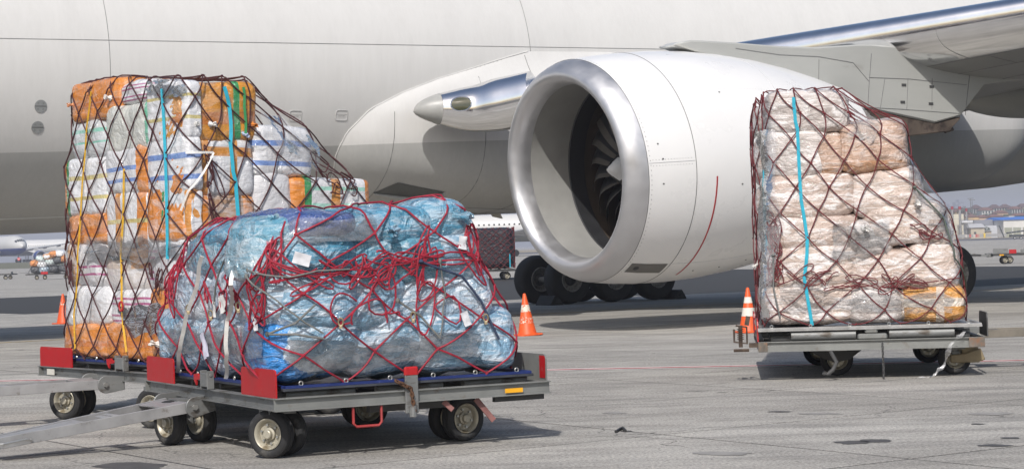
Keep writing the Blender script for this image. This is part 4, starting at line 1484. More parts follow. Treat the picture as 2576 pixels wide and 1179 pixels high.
def bag_mesh(name, size, ex, seed, lump, mat, n=12, extra=None):
    vs, idx, fs = [], {}, []
    def vid(p):
        k = (round(p[0] * 1000), round(p[1] * 1000), round(p[2] * 1000))
        if k not in idx:
            idx[k] = len(vs); vs.append(p)
        return idx[k]
    for ax in range(3):
        for sg in (-1, 1):
            for i in range(n):
                for j in range(n):
                    q = []
                    for a, b in ((i, j), (i + 1, j), (i + 1, j + 1), (i, j + 1)):
                        p = [0, 0, 0]
                        p[ax] = sg; p[(ax + 1) % 3] = tan((2 * a / n - 1) * .78) / tan(.78); p[(ax + 2) % 3] = tan((2 * b / n - 1) * .78) / tan(.78)
                        q.append(vid(tuple(p)))
                    fs.append(q if sg > 0 else q[::-1])
    out = []
    hx, hy, hz = size[0] / 2, size[1] / 2, size[2] / 2
    m_ = min(size)
    for p in vs:
        r = (abs(p[0]) ** ex + abs(p[1]) ** ex + abs(p[2]) ** ex) ** (1 / ex)
        d = Vector((p[0] / r, p[1] / r, p[2] / r))
        q = Vector((d.x * hx, d.y * hy, d.z * hz))
        s_ = Vector((seed * 7.13, seed * 3.7, seed))
        k = noise.noise(q * (2.2 / m_ * .6) + s_) * lump + noise.noise(q * (5.0 / m_ * .6) + s_) * lump * .45 + (1 - abs(noise.noise(q * (9 / m_ * .6) + s_))) * lump * .22 - .1 * lump
        q += Vector((d.x, d.y, d.z)).normalized() * k * m_
        out.append(q)
    me = bpy.data.meshes.new(name)
    me.from_pydata([tuple(v) for v in out], [], fs)
    me.materials.append(mat)
    me.polygons.foreach_set('use_smooth', [True] * len(fs))
    me.update()
    return me

class Load:
    def __init__(s, M, base_z, env, tops):
        s.M, s.Mi, s.bz, s.env, s.top = M, M.inverted(), base_z, env, env[-1][0]
        s.bv, s.bf, s.mes = [], [], []
        s.gsack = 1.10
        s.val = .11
        s.exadd = 3.5
        s.lumpk = 1.0
        s.o = s.Mi @ EYE
    def pt(s, px, py, plane, val):
        d = s.Mi.to_3x3() @ ray(px, py)
        t = ((val - s.o.y) / d.y) if plane == 'N' else ((val - s.o.x) / d.x)
        return s.o + d * t
    def bag(s, spec, name, group, cat, seed):
        plane, x0, y0, x1, y1, depth, mk, ex, label = spec[:9]
        lump = (spec[9] if len(spec) > 9 else .05) * s.lumpk
        val = s.val
        a, b = s.pt(x0, (y0 + y1) / 2, plane, val), s.pt(x1, (y0 + y1) / 2, plane, val)
        t, bt = s.pt((x0 + x1) / 2, y0, plane, val), s.pt((x0 + x1) / 2, y1, plane, val)
        h = abs(t.z - bt.z)
        cz = (t.z + bt.z) / 2
        if cz - h / 2 < s.bz + .03:
            low = s.bz + .002
            h = cz + h / 2 - low
            cz = low + h / 2
        g = 1.07 if ex >= 5 else s.gsack
        ex = ex + s.exadd if ex >= 5 else ex + .4
        wd = (b - a).length
        c = (a + b) / 2
        if plane == 'N':
            size = (wd * g, depth, h * g); c = Vector((c.x, val + depth / 2, cz))
        else:
            size = (depth, wd * g, h * g); c = Vector((val + depth / 2, c.y, cz))
        if cz - h * g / 2 < s.bz: c.z = s.bz + h * g / 2 + .002
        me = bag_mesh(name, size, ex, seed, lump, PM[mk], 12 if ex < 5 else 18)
        rz = random.uniform(-.03, .03)
        L_ = Matrix.Translation(c) @ Matrix.Rotation(rz, 4, 'Z') @ Matrix.Rotation(random.uniform(-.025, .025), 4, 'Y')
        o = obj(name, me)
        o.matrix_world = s.M @ L_
        tag(o, label, cat, group)
        s.mes.append((me, L_))
        off = len(s.bv)
        s.bv += [L_ @ v.co for v in me.vertices]
        s.bf += [[off + i for i in p.vertices] for p in me.polygons]
        return o
    def conform(s, k_out, names=None):
        """press the outer skin of every bag towards the common wrapped surface, so neighbours meet"""
        for me, L_ in s.mes:
            Li = L_.inverted()
            for v in me.vertices:
                p = L_ @ v.co
                if p.z < s.bz + .04 or p.z > s.top: continue
                fj = (p.z - s.bz) / (s.top - s.bz) * s.nz
                j = min(s.nz - 1, int(fj)); f = fj - j
                c = s.cen[j].lerp(s.cen[j + 1], f)
                d = Vector((p.x - c.x, p.y - c.y, 0))
                if d.length < 1e-4: continue
                i = s.ang_index(d, s.half[j])
                tgt = s.rows[j][i].lerp(s.rows[j + 1][i], f)
                rd = (Vector((tgt.x, tgt.y, 0)) - Vector((c.x, c.y, 0))).length
                rv = d.length
                t = (rv / max(rd, 1e-4) - .80) / .12
                if t <= 0: continue
                nv = rv + (rd - rv) * k_out * min(1, t)
                q = c + d / rv * nv
                v.co = Li @ Vector((q.x, q.y, p.z))
            me.update()
    def ang_index(s, d, h):
        a = atan2(d.y / h[1], d.x / h[0])
        return s.ang_lut[int((a / (2 * pi) % 1.0) * len(s.ang_lut)) % len(s.ang_lut)]
    # ---- draped surface over everything on the pallet
    def drape(s, nu=150, nz=30, nk=7, iters=26):
        s.nu, s.nz, s.nk = nu, nz, nk
        bvh = BVHTree.FromPolygons(s.bv, s.bf)
        fine = []
        N = 1600
        for k in range(N):
            a = 2 * pi * k / N
            c_, s_ = cos(a), sin(a)
            r = 1 / (abs(c_) ** 7 + abs(s_) ** 7) ** (1 / 7)
            fine.append((r * c_, r * s_))
        z0, x0, x1, y0, y1 = s.env[0]
        hx, hy = (x1 - x0) / 2, (y1 - y0) / 2
        acc = [0]
        for k in range(N):
            a, b = fine[k], fine[(k + 1) % N]
            acc.append(acc[-1] + sqrt(((a[0] - b[0]) * hx) ** 2 + ((a[1] - b[1]) * hy) ** 2))
        s.per = acc[-1]
        ring_, k = [], 0
        for i in range(nu):
            t = acc[-1] * i / nu
            while acc[k + 1] < t: k += 1
            ring_.append(fine[k % N])
        s.ring = ring_
        lut = []
        for k in range(720):
            a = 2 * pi * (k + .5) / 720
            lut.append(min(range(nu), key=lambda i: 1 - (ring_[i][0] * cos(a) + ring_[i][1] * sin(a)) / sqrt(ring_[i][0] ** 2 + ring_[i][1] ** 2)))
        s.ang_lut = lut
        s.zs = [s.bz + (s.top - s.bz) * j / nz for j in range(nz + 1)]
        rho = []
        s.cen, s.half = [], []
        for j, z in enumerate(s.zs):
            e = [interp(z, [(q[0], q[i]) for q in s.env]) for i in range(1, 5)]
            c = Vector(((e[0] + e[1]) / 2, (e[2] + e[3]) / 2, z))
            h = ((e[1] - e[0]) / 2, (e[3] - e[2]) / 2)
            s.cen.append(c); s.half.append(h)
            row = []
            for (a, b) in ring_:
                outv = Vector((a * h[0], b * h[1], 0))
                best = 0.0
                for dz in (0, .03, -.03):
                    st_ = c + outv * 1.35 + Vector((0, 0, dz))
                    hit = bvh.ray_cast(st_, -outv.normalized(), outv.length * .9)
                    if hit[0] is not None:
                        best = max(best, (Vector((hit[0].x, hit[0].y, z)) - c).length / outv.length)
                row.append(min(1.3, best))
            rho.append(row)
        obs = [r[:] for r in rho]
        last = .9
        for r in rho:
            hits_ = [q for q in r if q > 0]
            last = sum(hits_) / len(hits_) if hits_ else last * .9
            for i in range(nu):
                if r[i] == 0: r[i] = last * .97
        for _ in range(iters):
            new = []
            for j in range(nz + 1):
                r = []
                for i in range(nu):
                    up = rho[min(nz, j + 1)][i]; dn = rho[max(0, j - 1)][i]
                    av = (up + dn + rho[j][i - 1] + rho[j][(i + 1) % nu]) / 4
                    r.append(max(obs[j][i], av))
                new.append(r)
            rho = new
        s.rho = rho
        # cap
        cap = []
        c, h = s.cen[-1], s.half[-1]
        for kk in range(1, nk + 1):
            f = 1 - kk / nk
            row = []
            for i, (a, b) in enumerate(ring_):
                p = c + Vector((a * h[0], b * h[1], 0)) * rho[-1][i] * f
                hit = bvh.ray_cast(Vector((p.x, p.y, s.top + 1)), Vector((0, 0, -1)), 1.6)
                row.append(hit[0].z if hit[0] is not None else s.top - .12)
            cap.append(row)
        obs = [r[:] for r in cap]
        for _ in range(14):
            cap = [[max(obs[j][i], (cap[max(0, j - 1)][i] + cap[min(nk - 1, j + 1)][i] + cap[j][i - 1] + cap[j][(i + 1) % nu]) / 4) for i in range(nu)] for j in range(nk)]
        s.cap = cap
        s.rows = []
        for j in range(nz + 1):
            s.rows.append([s.cen[j] + Vector((a * s.half[j][0], b * s.half[j][1], 0)) * rho[j][i] for i, (a, b) in enumerate(ring_)])
        for kk in range(nk):
            f = 1 - (kk + 1) / nk
            s.rows.append([Vector(((c + Vector((a * h[0], b * h[1], 0)) * rho[-1][i] * f).x, (c + Vector((a * h[0], b * h[1], 0)) * rho[-1][i] * f).y, cap[kk][i])) for i, (a, b) in enumerate(ring_)])
    def S(s, u, v, off=0.0):
        """u around (0..1), v up the side (0..1) then over the top (1..2)"""
        u = u % 1.0
        fi = u * s.nu
        i = int(fi) % s.nu; fu = fi - int(fi)
        fj = v * s.nz if v <= 1 else s.nz + (v - 1) * s.nk
        fj = max(0, min(s.nz + s.nk - 1e-4, fj))
        j = int(fj); fv = fj - j
        i2 = (i + 1) % s.nu
        R0, R1 = s.rows[j], s.rows[j + 1]
        p = R0[i].lerp(R0[i2], fu).lerp(R1[i].lerp(R1[i2], fu), fv)
        if off:
            p = p + s.N(u, v) * off
        return p
    def N(s, u, v):
        e = .006
        du = s.S(u + e, v) - s.S(u - e, v)
        dv = s.S(u, min(v + .03, 1.95)) - s.S(u, max(v - .03, 0))
        n_ = du.cross(dv)
        if n_.length < 1e-8: return Vector((0, 0, 1))
        n_.normalize()
        c = s.cen[min(s.nz, int(min(v, 1) * s.nz))]
        if n_.dot(s.S(u, v) - Vector((c.x, c.y, c.z - .4))) < 0: n_ = -n_
        return n_
    def prep(s):
        """projected lookup so that a feature can be put where the picture shows it"""
        s.look = []
        for j, row in enumerate(s.rows):
            v = j / s.nz if j <= s.nz else 1 + (j - s.nz) / s.nk
            for i, p in enumerate(row):
                w_ = s.M @ p - EYE
                z = w_.dot(fw)
                s.look.append((CX + FPX * w_.dot(cr) / z, CY - FPX * w_.dot(cu) / z, z, i / s.nu, v))
    def uv(s, px, py):
        zmin = min(q[2] for q in s.look)
        best = min(s.look, key=lambda q: (q[0] - px) ** 2 + (q[1] - py) ** 2 + ((q[2] - zmin) * 14) ** 2)
        return best[3], best[4]
    def along(s, pxs, off=.012, n=10):
        """surface polyline through picture points"""
        uvs = [s.uv(*p) for p in pxs]
        out = []
        for (a, b) in zip(uvs, uvs[1:]):
            du = b[0] - a[0]
            if du > .5: du -= 1
            if du < -.5: du += 1
            for k in range(n):
                t = k / n
                out.append(s.S(a[0] + du * t, a[1] + (b[1] - a[1]) * t, off))
        out.append(s.S(uvs[-1][0], uvs[-1][1], off))
        return out
    def net(s, name, label, mat, cols, rows, r, jit, off=.014, seed=3, tangles=()):
        rnd = random.Random(seed)
        root = thing(name, label, 'cargo net', s.M.translation, 0, 'cargo nets')
        Mr = Matrix.Translation(s.M.translation).inverted() @ s.M
        mb = MB(); mb.M = Mr
        nodes = {}
        nr_ = len(rows)
        for j, v in enumerate(rows):
            for i in range(cols):
                du = rnd.uniform(-jit, jit) / cols if 0 < j else 0
                dv = rnd.uniform(-jit, jit) * .035 if 0 < j < nr_ - 1 else 0
                nodes[i, j] = ((i + .5 * (j % 2)) / cols + du, v + dv)
        def seg(a, b):
            du = b[0] - a[0]
            if du > .5: du -= 1
            if du < -.5: du += 1
            n = 6
            slack = rnd.uniform(-.004, .012) * (1 + jit * 2)
            bend = rnd.uniform(-1, 1) * jit * .012
            pts = []
            for k in range(n + 1):
                t = k / n
                q = 4 * t * (1 - t)
                pts.append(s.S(a[0] + du * t + bend * q, a[1] + (b[1] - a[1]) * t - slack * q, off))
            mb.tube(pts, r, 5)
        for j in range(nr_ - 1):
            for i in range(cols):
                a = nodes[i, j]
                if j % 2 == 0:
                    seg(a, nodes[i, j + 1]); seg(a, nodes[(i - 1) % cols, j + 1])
                else:
                    seg(a, nodes[i, j + 1]); seg(a, nodes[(i + 1) % cols, j + 1])
        mb.build('net_rope', mat, root, 60)
        mk_ = MB(); mk_.M = Mr
        for (i, j), (u, v) in nodes.items():
            if v < 1.1:
                p = s.S(u, v, off + .003); n_ = s.N(u, v)
                a = rnd.uniform(0, pi)
                t_ = n_.orthogonal().normalized()
                t_ = t_ * cos(a) + n_.cross(t_) * sin(a)
                mk_.tube([p - t_ * .018, p, p + t_ * .018], [r * .9, r * 1.45, r * .9], 5)
        kn = mk_.build('net_knots', mat, root, 60)
        kn['kind'] = 'stuff'
        for (pts, count, sx, sy) in tangles:
            mt = MB(); mt.M = Mr
            for q in range(count):
                # a slack bight of rope hanging on the net
                k = rnd.random() * (len(pts) - 1)
                i = int(k)
                px = pts[i][0] + (pts[i + 1][0] - pts[i][0]) * (k - i) + rnd.gauss(0, sx * .25)
                py = pts[i][1] + (pts[i + 1][1] - pts[i][1]) * (k - i) + rnd.gauss(0, sy * .25)
                u, v = s.uv(px, py)
                L_ = []
                ph = rnd.random() * 6.28
                w_, hgt = rnd.uniform(.25, .9) * sx / 330, rnd.uniform(.25, .9) * sy / 330
                tl = rnd.uniform(-.6, .6)
                turns = rnd.choice((1, 1, 1.5, .6))
                m_ = 18
                for e in range(m_ + 1):
                    t = ph + turns * 2 * pi * e / m_
                    a, b = w_ * cos(t), hgt * sin(t * (1 if q % 3 else 1.0)) + .03 * sin(2 * t + q)
                    a, b = a * cos(tl) - b * sin(tl), a * sin(tl) + b * cos(tl)
                    uu, vv = u + a / s.per, v + b / (s.top - s.bz)
                    L_.append(s.S(uu, max(.02, min(1.4, vv)), off + .008 + .016 * abs(noise.noise(Vector((q, e * .3, 1))))))
                mt.tube(L_, r * .88, 5)
            tn = mt.build('slack_rope', mat, root, 60)
            tn['kind'] = 'stuff'
        return root
    def ribbon(s, name, label, cat, pxs, wdt, mat, off=.02, group='lashing straps', pts=None):
        P_ = pts or s.along(pxs, off)
        root = thing(name, label, cat, s.M @ P_[-1], 0, group)
        Mr = Matrix.Translation(s.M @ P_[-1]).inverted() @ s.M
        mb = MB()
        vs = []
        W3_ = [Mr @ p for p in P_]
        cdir = (Mr.to_3x3() @ s.o).normalized()
        for i, p in enumerate(W3_):
            d = (W3_[min(i + 1, len(W3_) - 1)] - W3_[max(0, i - 1)]).normalized()
            n_ = (EYE - (s.M @ P_[i])).normalized()
            n_ = (n_ - d * n_.dot(d)).normalized()
            s_ = d.cross(n_) * wdt / 2
            vs += [p - s_, p + s_, p + s_ - n_ * .004, p - s_ - n_ * .004]
        fs = []
        for i in range(len(P_) - 1):
            a, b = i * 4, i * 4 + 4
            fs += [(a + k, a + (k + 1) % 4, b + (k + 1) % 4, b + k) for k in range(4)]
        fs += [(3, 2, 1, 0), tuple((len(P_) - 1) * 4 + k for k in range(4))]
        mb.add(vs, fs)
        mb.build('webbing', mat, root, 40)
        return root
    def rope(s, name, label, pxs, r, mat, off=.03, group='loose ropes'):
        P_ = s.along(pxs, off)
        org = s.M @ P_[-1]
        root = thing(name, label, 'rope', org, 0, group)
        mb = MB(); mb.M = Matrix.Translation(org).inverted() @ s.M
        mb.tube(P_, r, 6)
        mb.build('cord', mat, root, 60)
        mb = MB(); mb.M = Matrix.Translation(org).inverted() @ s.M
        p = P_[0]
        mb.tube([p + Vector((0, 0, .02)), p, p - Vector((0, 0, .02))], [r, r * 2.4, r], 6)
        mb.build('knot', mat, root, 60)
        return root
    def film(s, name, label, px_quad, mat, off=.02, amp=.03, seed=1, nu=40, nv=30, group='film sheets'):
        """loose sheet of clear film over the patch between four picture points (tl, tr, br, bl)"""
        q = [s.uv(*p) for p in px_quad]
        u0 = q[0][0]
        def unw(u):
            d = u - u0
            if d > .5: d -= 1
            if d < -.5: d += 1
            return u0 + d
        q = [(unw(a), b) for a, b in q]
        def fn(a, b):
            top = (q[0][0] + (q[1][0] - q[0][0]) * a, q[0][1] + (q[1][1] - q[0][1]) * a)
            bot = (q[3][0] + (q[2][0] - q[3][0]) * a, q[3][1] + (q[2][1] - q[3][1]) * a)
            ee = noise.noise(Vector((a * 4, seed, b * 3))) * .02
            u, v = top[0] + (bot[0] - top[0]) * b + ee * .6, top[1] + (bot[1] - top[1]) * b + ee * 2
            w_ = off + amp * (noise.noise(Vector((u * 40, v * 5, seed))) + .5 * abs(noise.noise(Vector((u * 90 + v * 10, v * 14, seed + 4)))))
            return s.S(u, v, max(.006, w_))
        mb = MB()
        org = s.M @ fn(.5, 1)
        mb.M = Matrix.Translation(org).inverted() @ s.M
        mb.grid(fn, nu, nv)
        root = thing(name, label, 'plastic film', org, 0, group)
        mb.build('film_sheet', mat, root, 70)
        return root

def film_mat(name, haze=.25, tint=(.88, .885, .90)):
    b = NB(name)
    v, n1, n2, h = crinkle(b, .4)
    tr = b.n('ShaderNodeBsdfTransparent')
    tr.inputs[0].default_value = (.96, .965, .975, 1)
    gl = b.n('ShaderNodeBsdfGlossy')
    gl.inputs['Roughness'].default_value = .14
    df = b.n('ShaderNodeBsdfDiffuse')
    df.inputs[0].default_value = (*tint, 1)
    nb = b.bump(h, .55, .05)
    b.l(nb, gl.inputs['Normal'])
    fr = b.n('ShaderNodeFresnel')
    fr.inputs['IOR'].default_value = 1.42
    b.l(nb, fr.inputs['Normal'])
    mk = b.math('MULTIPLY', b.ramp(n2, [(.40, 0.12), (.68, 1.0)]), haze)
    m1 = b.n('ShaderNodeMixShader'); b.l(mk, m1.inputs[0]); b.l(tr.outputs[0], m1.inputs[1]); b.l(df.outputs[0], m1.inputs[2])
    m2 = b.n('ShaderNodeMixShader'); b.l(b.math('MULTIPLY', fr.outputs[0], .9, clamp=True), m2.inputs[0]); b.l(m1.outputs[0], m2.inputs[1]); b.l(gl.outputs[0], m2.inputs[2])
    b.l(m2.outputs[0], b.out.inputs['Surface'])
    return b.m
FILM = film_mat('clear_stretch_film', .22)
FILM_M = film_mat('milky_stretch_film', .6)
ROPE_M = pm('maroon_net_rope', (.06, .016, .019), .75, var=.35, vs=18)
ROPE_R = pm('red_net_rope', (.30, .012, .032), .65, var=.3, vs=18, bump=.3, bs=150)
ROPE_D = pm('dark_red_net_rope', (.13, .02, .024), .75, var=.35, vs=18)
ROPE_G = pm('grey_rope', (.16, .165, .16), .8, var=.25, vs=20, bump=.3, bs=120)
WEB_C = pm('cyan_webbing', (.015, .36, .50), .6, var=.15, vs=20, bump=.3, bs=120)
WEB_Y = pm('yellow_webbing', (.62, .36, .02), .6, var=.2, vs=20, bump=.3, bs=120)
WEB_W = pm('white_webbing', (.80, .79, .76), .65, var=.1, vs=20, dirt=(.5, .48, .44), dirt_amt=.3)
WEB_G = pm('green_tape', (.02, .22, .07), .5, var=.2)
PAPER = pm('paper', (.62, .62, .65), .7, var=.05)
PAPER_L = pm('lavender_paper', (.60, .59, .70), .7, var=.05)
CLOTH = pm('white_cloth', (.70, .69, .67), .8, var=.1, bump=.4, bs=25)

# ---------------- tall load of orange and white parcels
ld2 = Load(M2, .572, [(.57, .05, 2.3, .06, 3.12), (1.85, .05, 2.28, .06, 3.12), (2.25, .05, 2.2, .06, 3.12), (2.72, .05, 1.72, .06, 3.12), (3.22, .05, 1.12, .06, 3.1)], None)
T = 'of the tall load'
specs2 = [
 ('F', 178, 206, 300, 302, .8, 'orange', 7, 'orange taped carton crowning the far top corner ' + T, .03),
 ('F', 296, 204, 374, 264, .7, 'magenta', 4, 'white sack with magenta stripes in the top layer ' + T),
 ('F', 372, 212, 466, 352, .16, 'yellowline', 6, 'white parcel with a faint yellow line on the top corner ' + T, .03),
 ('F', 264, 262, 376, 386, .7, 'cream', 5, 'big cream sack in the second layer ' + T),
 ('F', 168, 300, 268, 402, .7, 'mint', 4, 'film covered parcel with mint stripes below the top orange carton'),
 ('F', 156, 400, 264, 542, .75, 'yellow_orange_end', 6, 'white parcel with yellow lines and an orange end jutting out ' + T, .03),
 ('F', 264, 372, 374, 486, .7, 'blue_orange', 5, 'white parcel with blue stripes and an orange band below the cream sack'),
 ('F', 372, 350, 470, 482, .16, 'blueline', 6, 'white parcel with two blue stripes beside the corner, third layer ' + T, .03),
 ('F', 168, 540, 266, 614, .75, 'orange', 6, 'orange carton under the jutting white parcel ' + T, .03),
 ('F', 262, 484, 376, 622, .7, 'stripes_orange', 6, 'white parcel with vertical orange stripes in the fourth layer ' + T, .03),
 ('F', 372, 480, 472, 602, .16, 'green_orange', 6, 'white and orange parcel with a green edge in the fourth layer ' + T, .03),
 ('F', 153, 606, 264, 722, .75, 'clear_mag', 4, 'film wrapped sack with faint magenta lines in the fifth layer ' + T, .07),
 ('F', 260, 620, 376, 734, .7, 'clear_orange', 4, 'film wrapped orange and white sack in the fifth layer ' + T, .07),
 ('F', 370, 600, 476, 724, .16, 'magenta', 4, 'white sack with magenta stripes beside the blue load ' + T),
 ('F', 150, 716, 272, 824, .75, 'white', 4, 'plain white sack one layer above the bottom at the far edge ' + T),
 ('F', 268, 728, 392, 824, .7, 'magenta', 4, 'white sack with magenta stripes above the bottom orange cartons'),
 ('F', 388, 722, 482, 834, .16, 'white', 4, 'plain white sack above the bottom layer, beside the blue sacks'),
 ('F', 158, 820, 274, 926, .75, 'orange', 5, 'orange carton at the far end of the bottom layer ' + T),
 ('F', 270, 816, 390, 922, .7, 'orange', 5, 'middle orange carton of the bottom layer behind the red plates'),
 ('F', 386, 816, 486, 922, .16, 'orange', 5, 'orange carton at the near corner of the bottom layer ' + T),
 ('N', 474, 208, 646, 352, .8, 'gold', 6, 'gold taped carton with a green band on the near top edge ' + T, .04),
 ('N', 478, 350, 640, 492, .8, 'tapecross', 6, 'white parcel crossed with orange tape under the gold carton', .04),
 ('N', 476, 490, 642, 604, .8, 'brownorange', 6, 'brown parcel with orange ends just above the blue load', .04),
 ('N', 478, 602, 650, 730, .8, 'white', 4, 'white sack hidden mostly behind the blue load, middle of the near side'),
 ('N', 480, 728, 660, 930, .8, 'orange', 5, 'orange carton hidden mostly behind the blue load, bottom of the near side'),
 ('N', 644, 322, 792, 444, .9, 'blueline', 5, 'white sack with blue stripes on the sloping shoulder ' + T),
 ('N', 640, 424, 738, 556, .5, 'plainsack', 3.2, 'plain white upright sack tied at the top on the near side ' + T, .04),
 ('N', 734, 450, 932, 560, .9, 'mintbox', 8, 'white box with mint lines and orange ends at the low end ' + T, .02),
 ('N', 640, 552, 800, 720, .8, 'white', 4, 'white sack under the upright sack, mostly hidden by the blue load'),
 ('N', 796, 556, 940, 720, .8, 'stripes_orange', 5, 'orange striped sack under the mint lined box, mostly hidden'),
 ('N', 650, 716, 948, 930, .8, 'white', 4, 'long white sack at the bottom behind the blue load'),
]
ld2.lumpk = 1.5
for k, sp_ in enumerate(specs2):
    ld2.bag(sp_, 'cargo_parcel' if sp_[7] >= 5 else 'cargo_sack', 'parcels on the tall load', 'parcel' if sp_[7] >= 5 else 'sack', k + 1)
ld2.drape(); ld2.conform(.25); ld2.prep()
rows2 = [.0] + [.045 + k * .098 for k in range(10)] + [1.02, 1.35, 1.7]
ld2.net('cargo_net', 'maroon rope net stretched over the tall orange and white parcel load', ROPE_M, 21, rows2, .0074, .10, seed=5,
        tangles=[([(770, 385), (830, 450), (900, 480)], 6, 36, 40), ([(520, 400), (532, 470), (530, 560)], 7, 14, 70), ([(395, 690), (420, 720)], 7, 26, 40), ([(170, 620), (185, 700)], 4, 12, 60)])
ld2.ribbon('lashing_strap', 'cyan strap down the end face of the tall parcel load', 'strap', [(415, 222), (416, 300), (418, 420), (422, 560), (424, 650)], .027, WEB_C)
ld2.ribbon('lashing_strap', 'cyan strap across the gold taped carton', 'strap', [(562, 212), (570, 270), (578, 350), (584, 440), (590, 540)], .034, WEB_C)
ld2.ribbon('lashing_strap', 'green band down the gold taped carton', 'strap', [(612, 216), (616, 270), (618, 345)], .025, WEB_G)
ld2.ribbon('lashing_strap', 'long yellow strap down the far end face of the tall load', 'strap', [(232, 225), (222, 330), (212, 450), (205, 560), (196, 680), (190, 780), (192, 880)], .016, WEB_Y)
ld2.ribbon('lashing_strap', 'yellow strap with a buckle near the middle of the end face', 'strap', [(318, 420), (314, 540), (310, 640), (306, 740), (312, 820), (320, 890)], .020, WEB_Y)
ld2.ribbon('lashing_strap', 'white tape tied round the corner of the tall load', 'strap', [(470, 392), (500, 384), (528, 382)], .022, WEB_W, .03)
ld2.ribbon('lashing_strap', 'white tape slanting across the brown parcel', 'strap', [(538, 385), (510, 440), (480, 480), (462, 520)], .020, WEB_W, .03)
p = ld2.S(*ld2.uv(312, 776), .03)
bk = thing('strap_buckle', 'small red ring buckle on the yellow strap', 'buckle', M2 @ p)
mb = MB(); mb.tube([Vector((.02 * cos(a), -.012 * cos(a), .045 * sin(a))) for a in [2 * pi * k / 14 for k in range(14)]], .009, 6, closed=True)
mb.build('red_ring', DRED, bk)
ld2.film('stretch_film', 'clear film tent over the shoulder of the tall parcel load', [(648, 262), (800, 372), (800, 440), (660, 330)], FILM, .02, .03, 2)
ld2.film('stretch_film', 'clear film pulled over the fifth layer of the tall load', [(215, 600), (460, 595), (460, 650), (215, 655)], FILM, .02, .03, 6, 60, 16)
ld2.film('stretch_film', 'clear film over the top edge beside the gold carton', [(372, 205), (470, 215), (470, 240), (372, 232)], FILM, .02, .02, 8)
ld2.film('stretch_film', 'clear film skirt over the bottom orange cartons', [(300, 760), (470, 760), (470, 850), (330, 830)], FILM, .02, .03, 9)
# tied ends poking out of parcels
def tuft(ld, px, py, mat, label, size=.07, n=7, seed=1, name='tied_end'):
    """gathered end of a sack: a small pleated fan above a tight neck"""
    u, v = ld.uv(px, py)
    p, n_ = ld.S(u, v, .0), ld.N(u, v)
    root = thing(name, label, 'knot', ld.M @ p, 0, 'tied ends')
    Rm = ld.M.to_3x3()
    n_ = (n_ + Vector((random.uniform(-.5, .5), 0, random.uniform(-.6, .2)))).normalized()
    t_ = n_.orthogonal().normalized(); b_ = n_.cross(t_)
    mb = MB()
    K = 18
    prof = [(-.2, .8), (.1, .5), (.3, .3), (.5, .34), (.75, .62), (.95, .55), (.8, .25), (.7, .02)]
    vs = []
    for h, r in prof:
        for k in range(K):
            a = 2 * pi * k / K
            f = 1 + .55 * noise.noise(Vector((cos(a) * 2.1, sin(a) * 2.1, seed * 3.3 + h))) + (.22 if k % 2 else -.1)
            hh = h * (1 + .4 * noise.noise(Vector((cos(a) * 1.4, sin(a) * 1.4, seed))))
            vs.append(Rm @ (n_ * hh * size + (t_ * cos(a) * .8 + b_ * sin(a)) * r * f * size * .6))
    fs = [(i * K + k, i * K + (k + 1) % K, (i + 1) * K + (k + 1) % K, (i + 1) * K + k) for i in range(len(prof) - 1) for k in range(K)]
    mb.add(vs, fs)
    mb.build('gathered_cloth', mat, root, 60)
    return root
tuft(ld2, 276, 250, CLOTH, 'white gathered sack end beside the top orange carton', .06, seed=2)
tuft(ld2, 500, 300, CLOTH, 'small white tied tail on the gold carton', .05, seed=3)
tuft(ld2, 530, 320, CLOTH, 'white twisted film tail at the gold carton corner', .06, seed=4)
tuft(ld2, 618, 345, pm('bluewhite_cloth', (.45, .52, .68), .7), 'blue and white tied tail below the gold carton', .06, seed=5)
tuft(ld2, 640, 318, PM['orange'], 'orange tied tail on the shoulder of the gold carton', .06, seed=6)
tuft(ld2, 168, 264, PM['orange'], 'orange and green knot at the far top corner of the tall load', .06, seed=7)
tuft(ld2, 400, 865, CLOTH, 'white crumpled paper on the bottom orange carton', .08, seed=8)

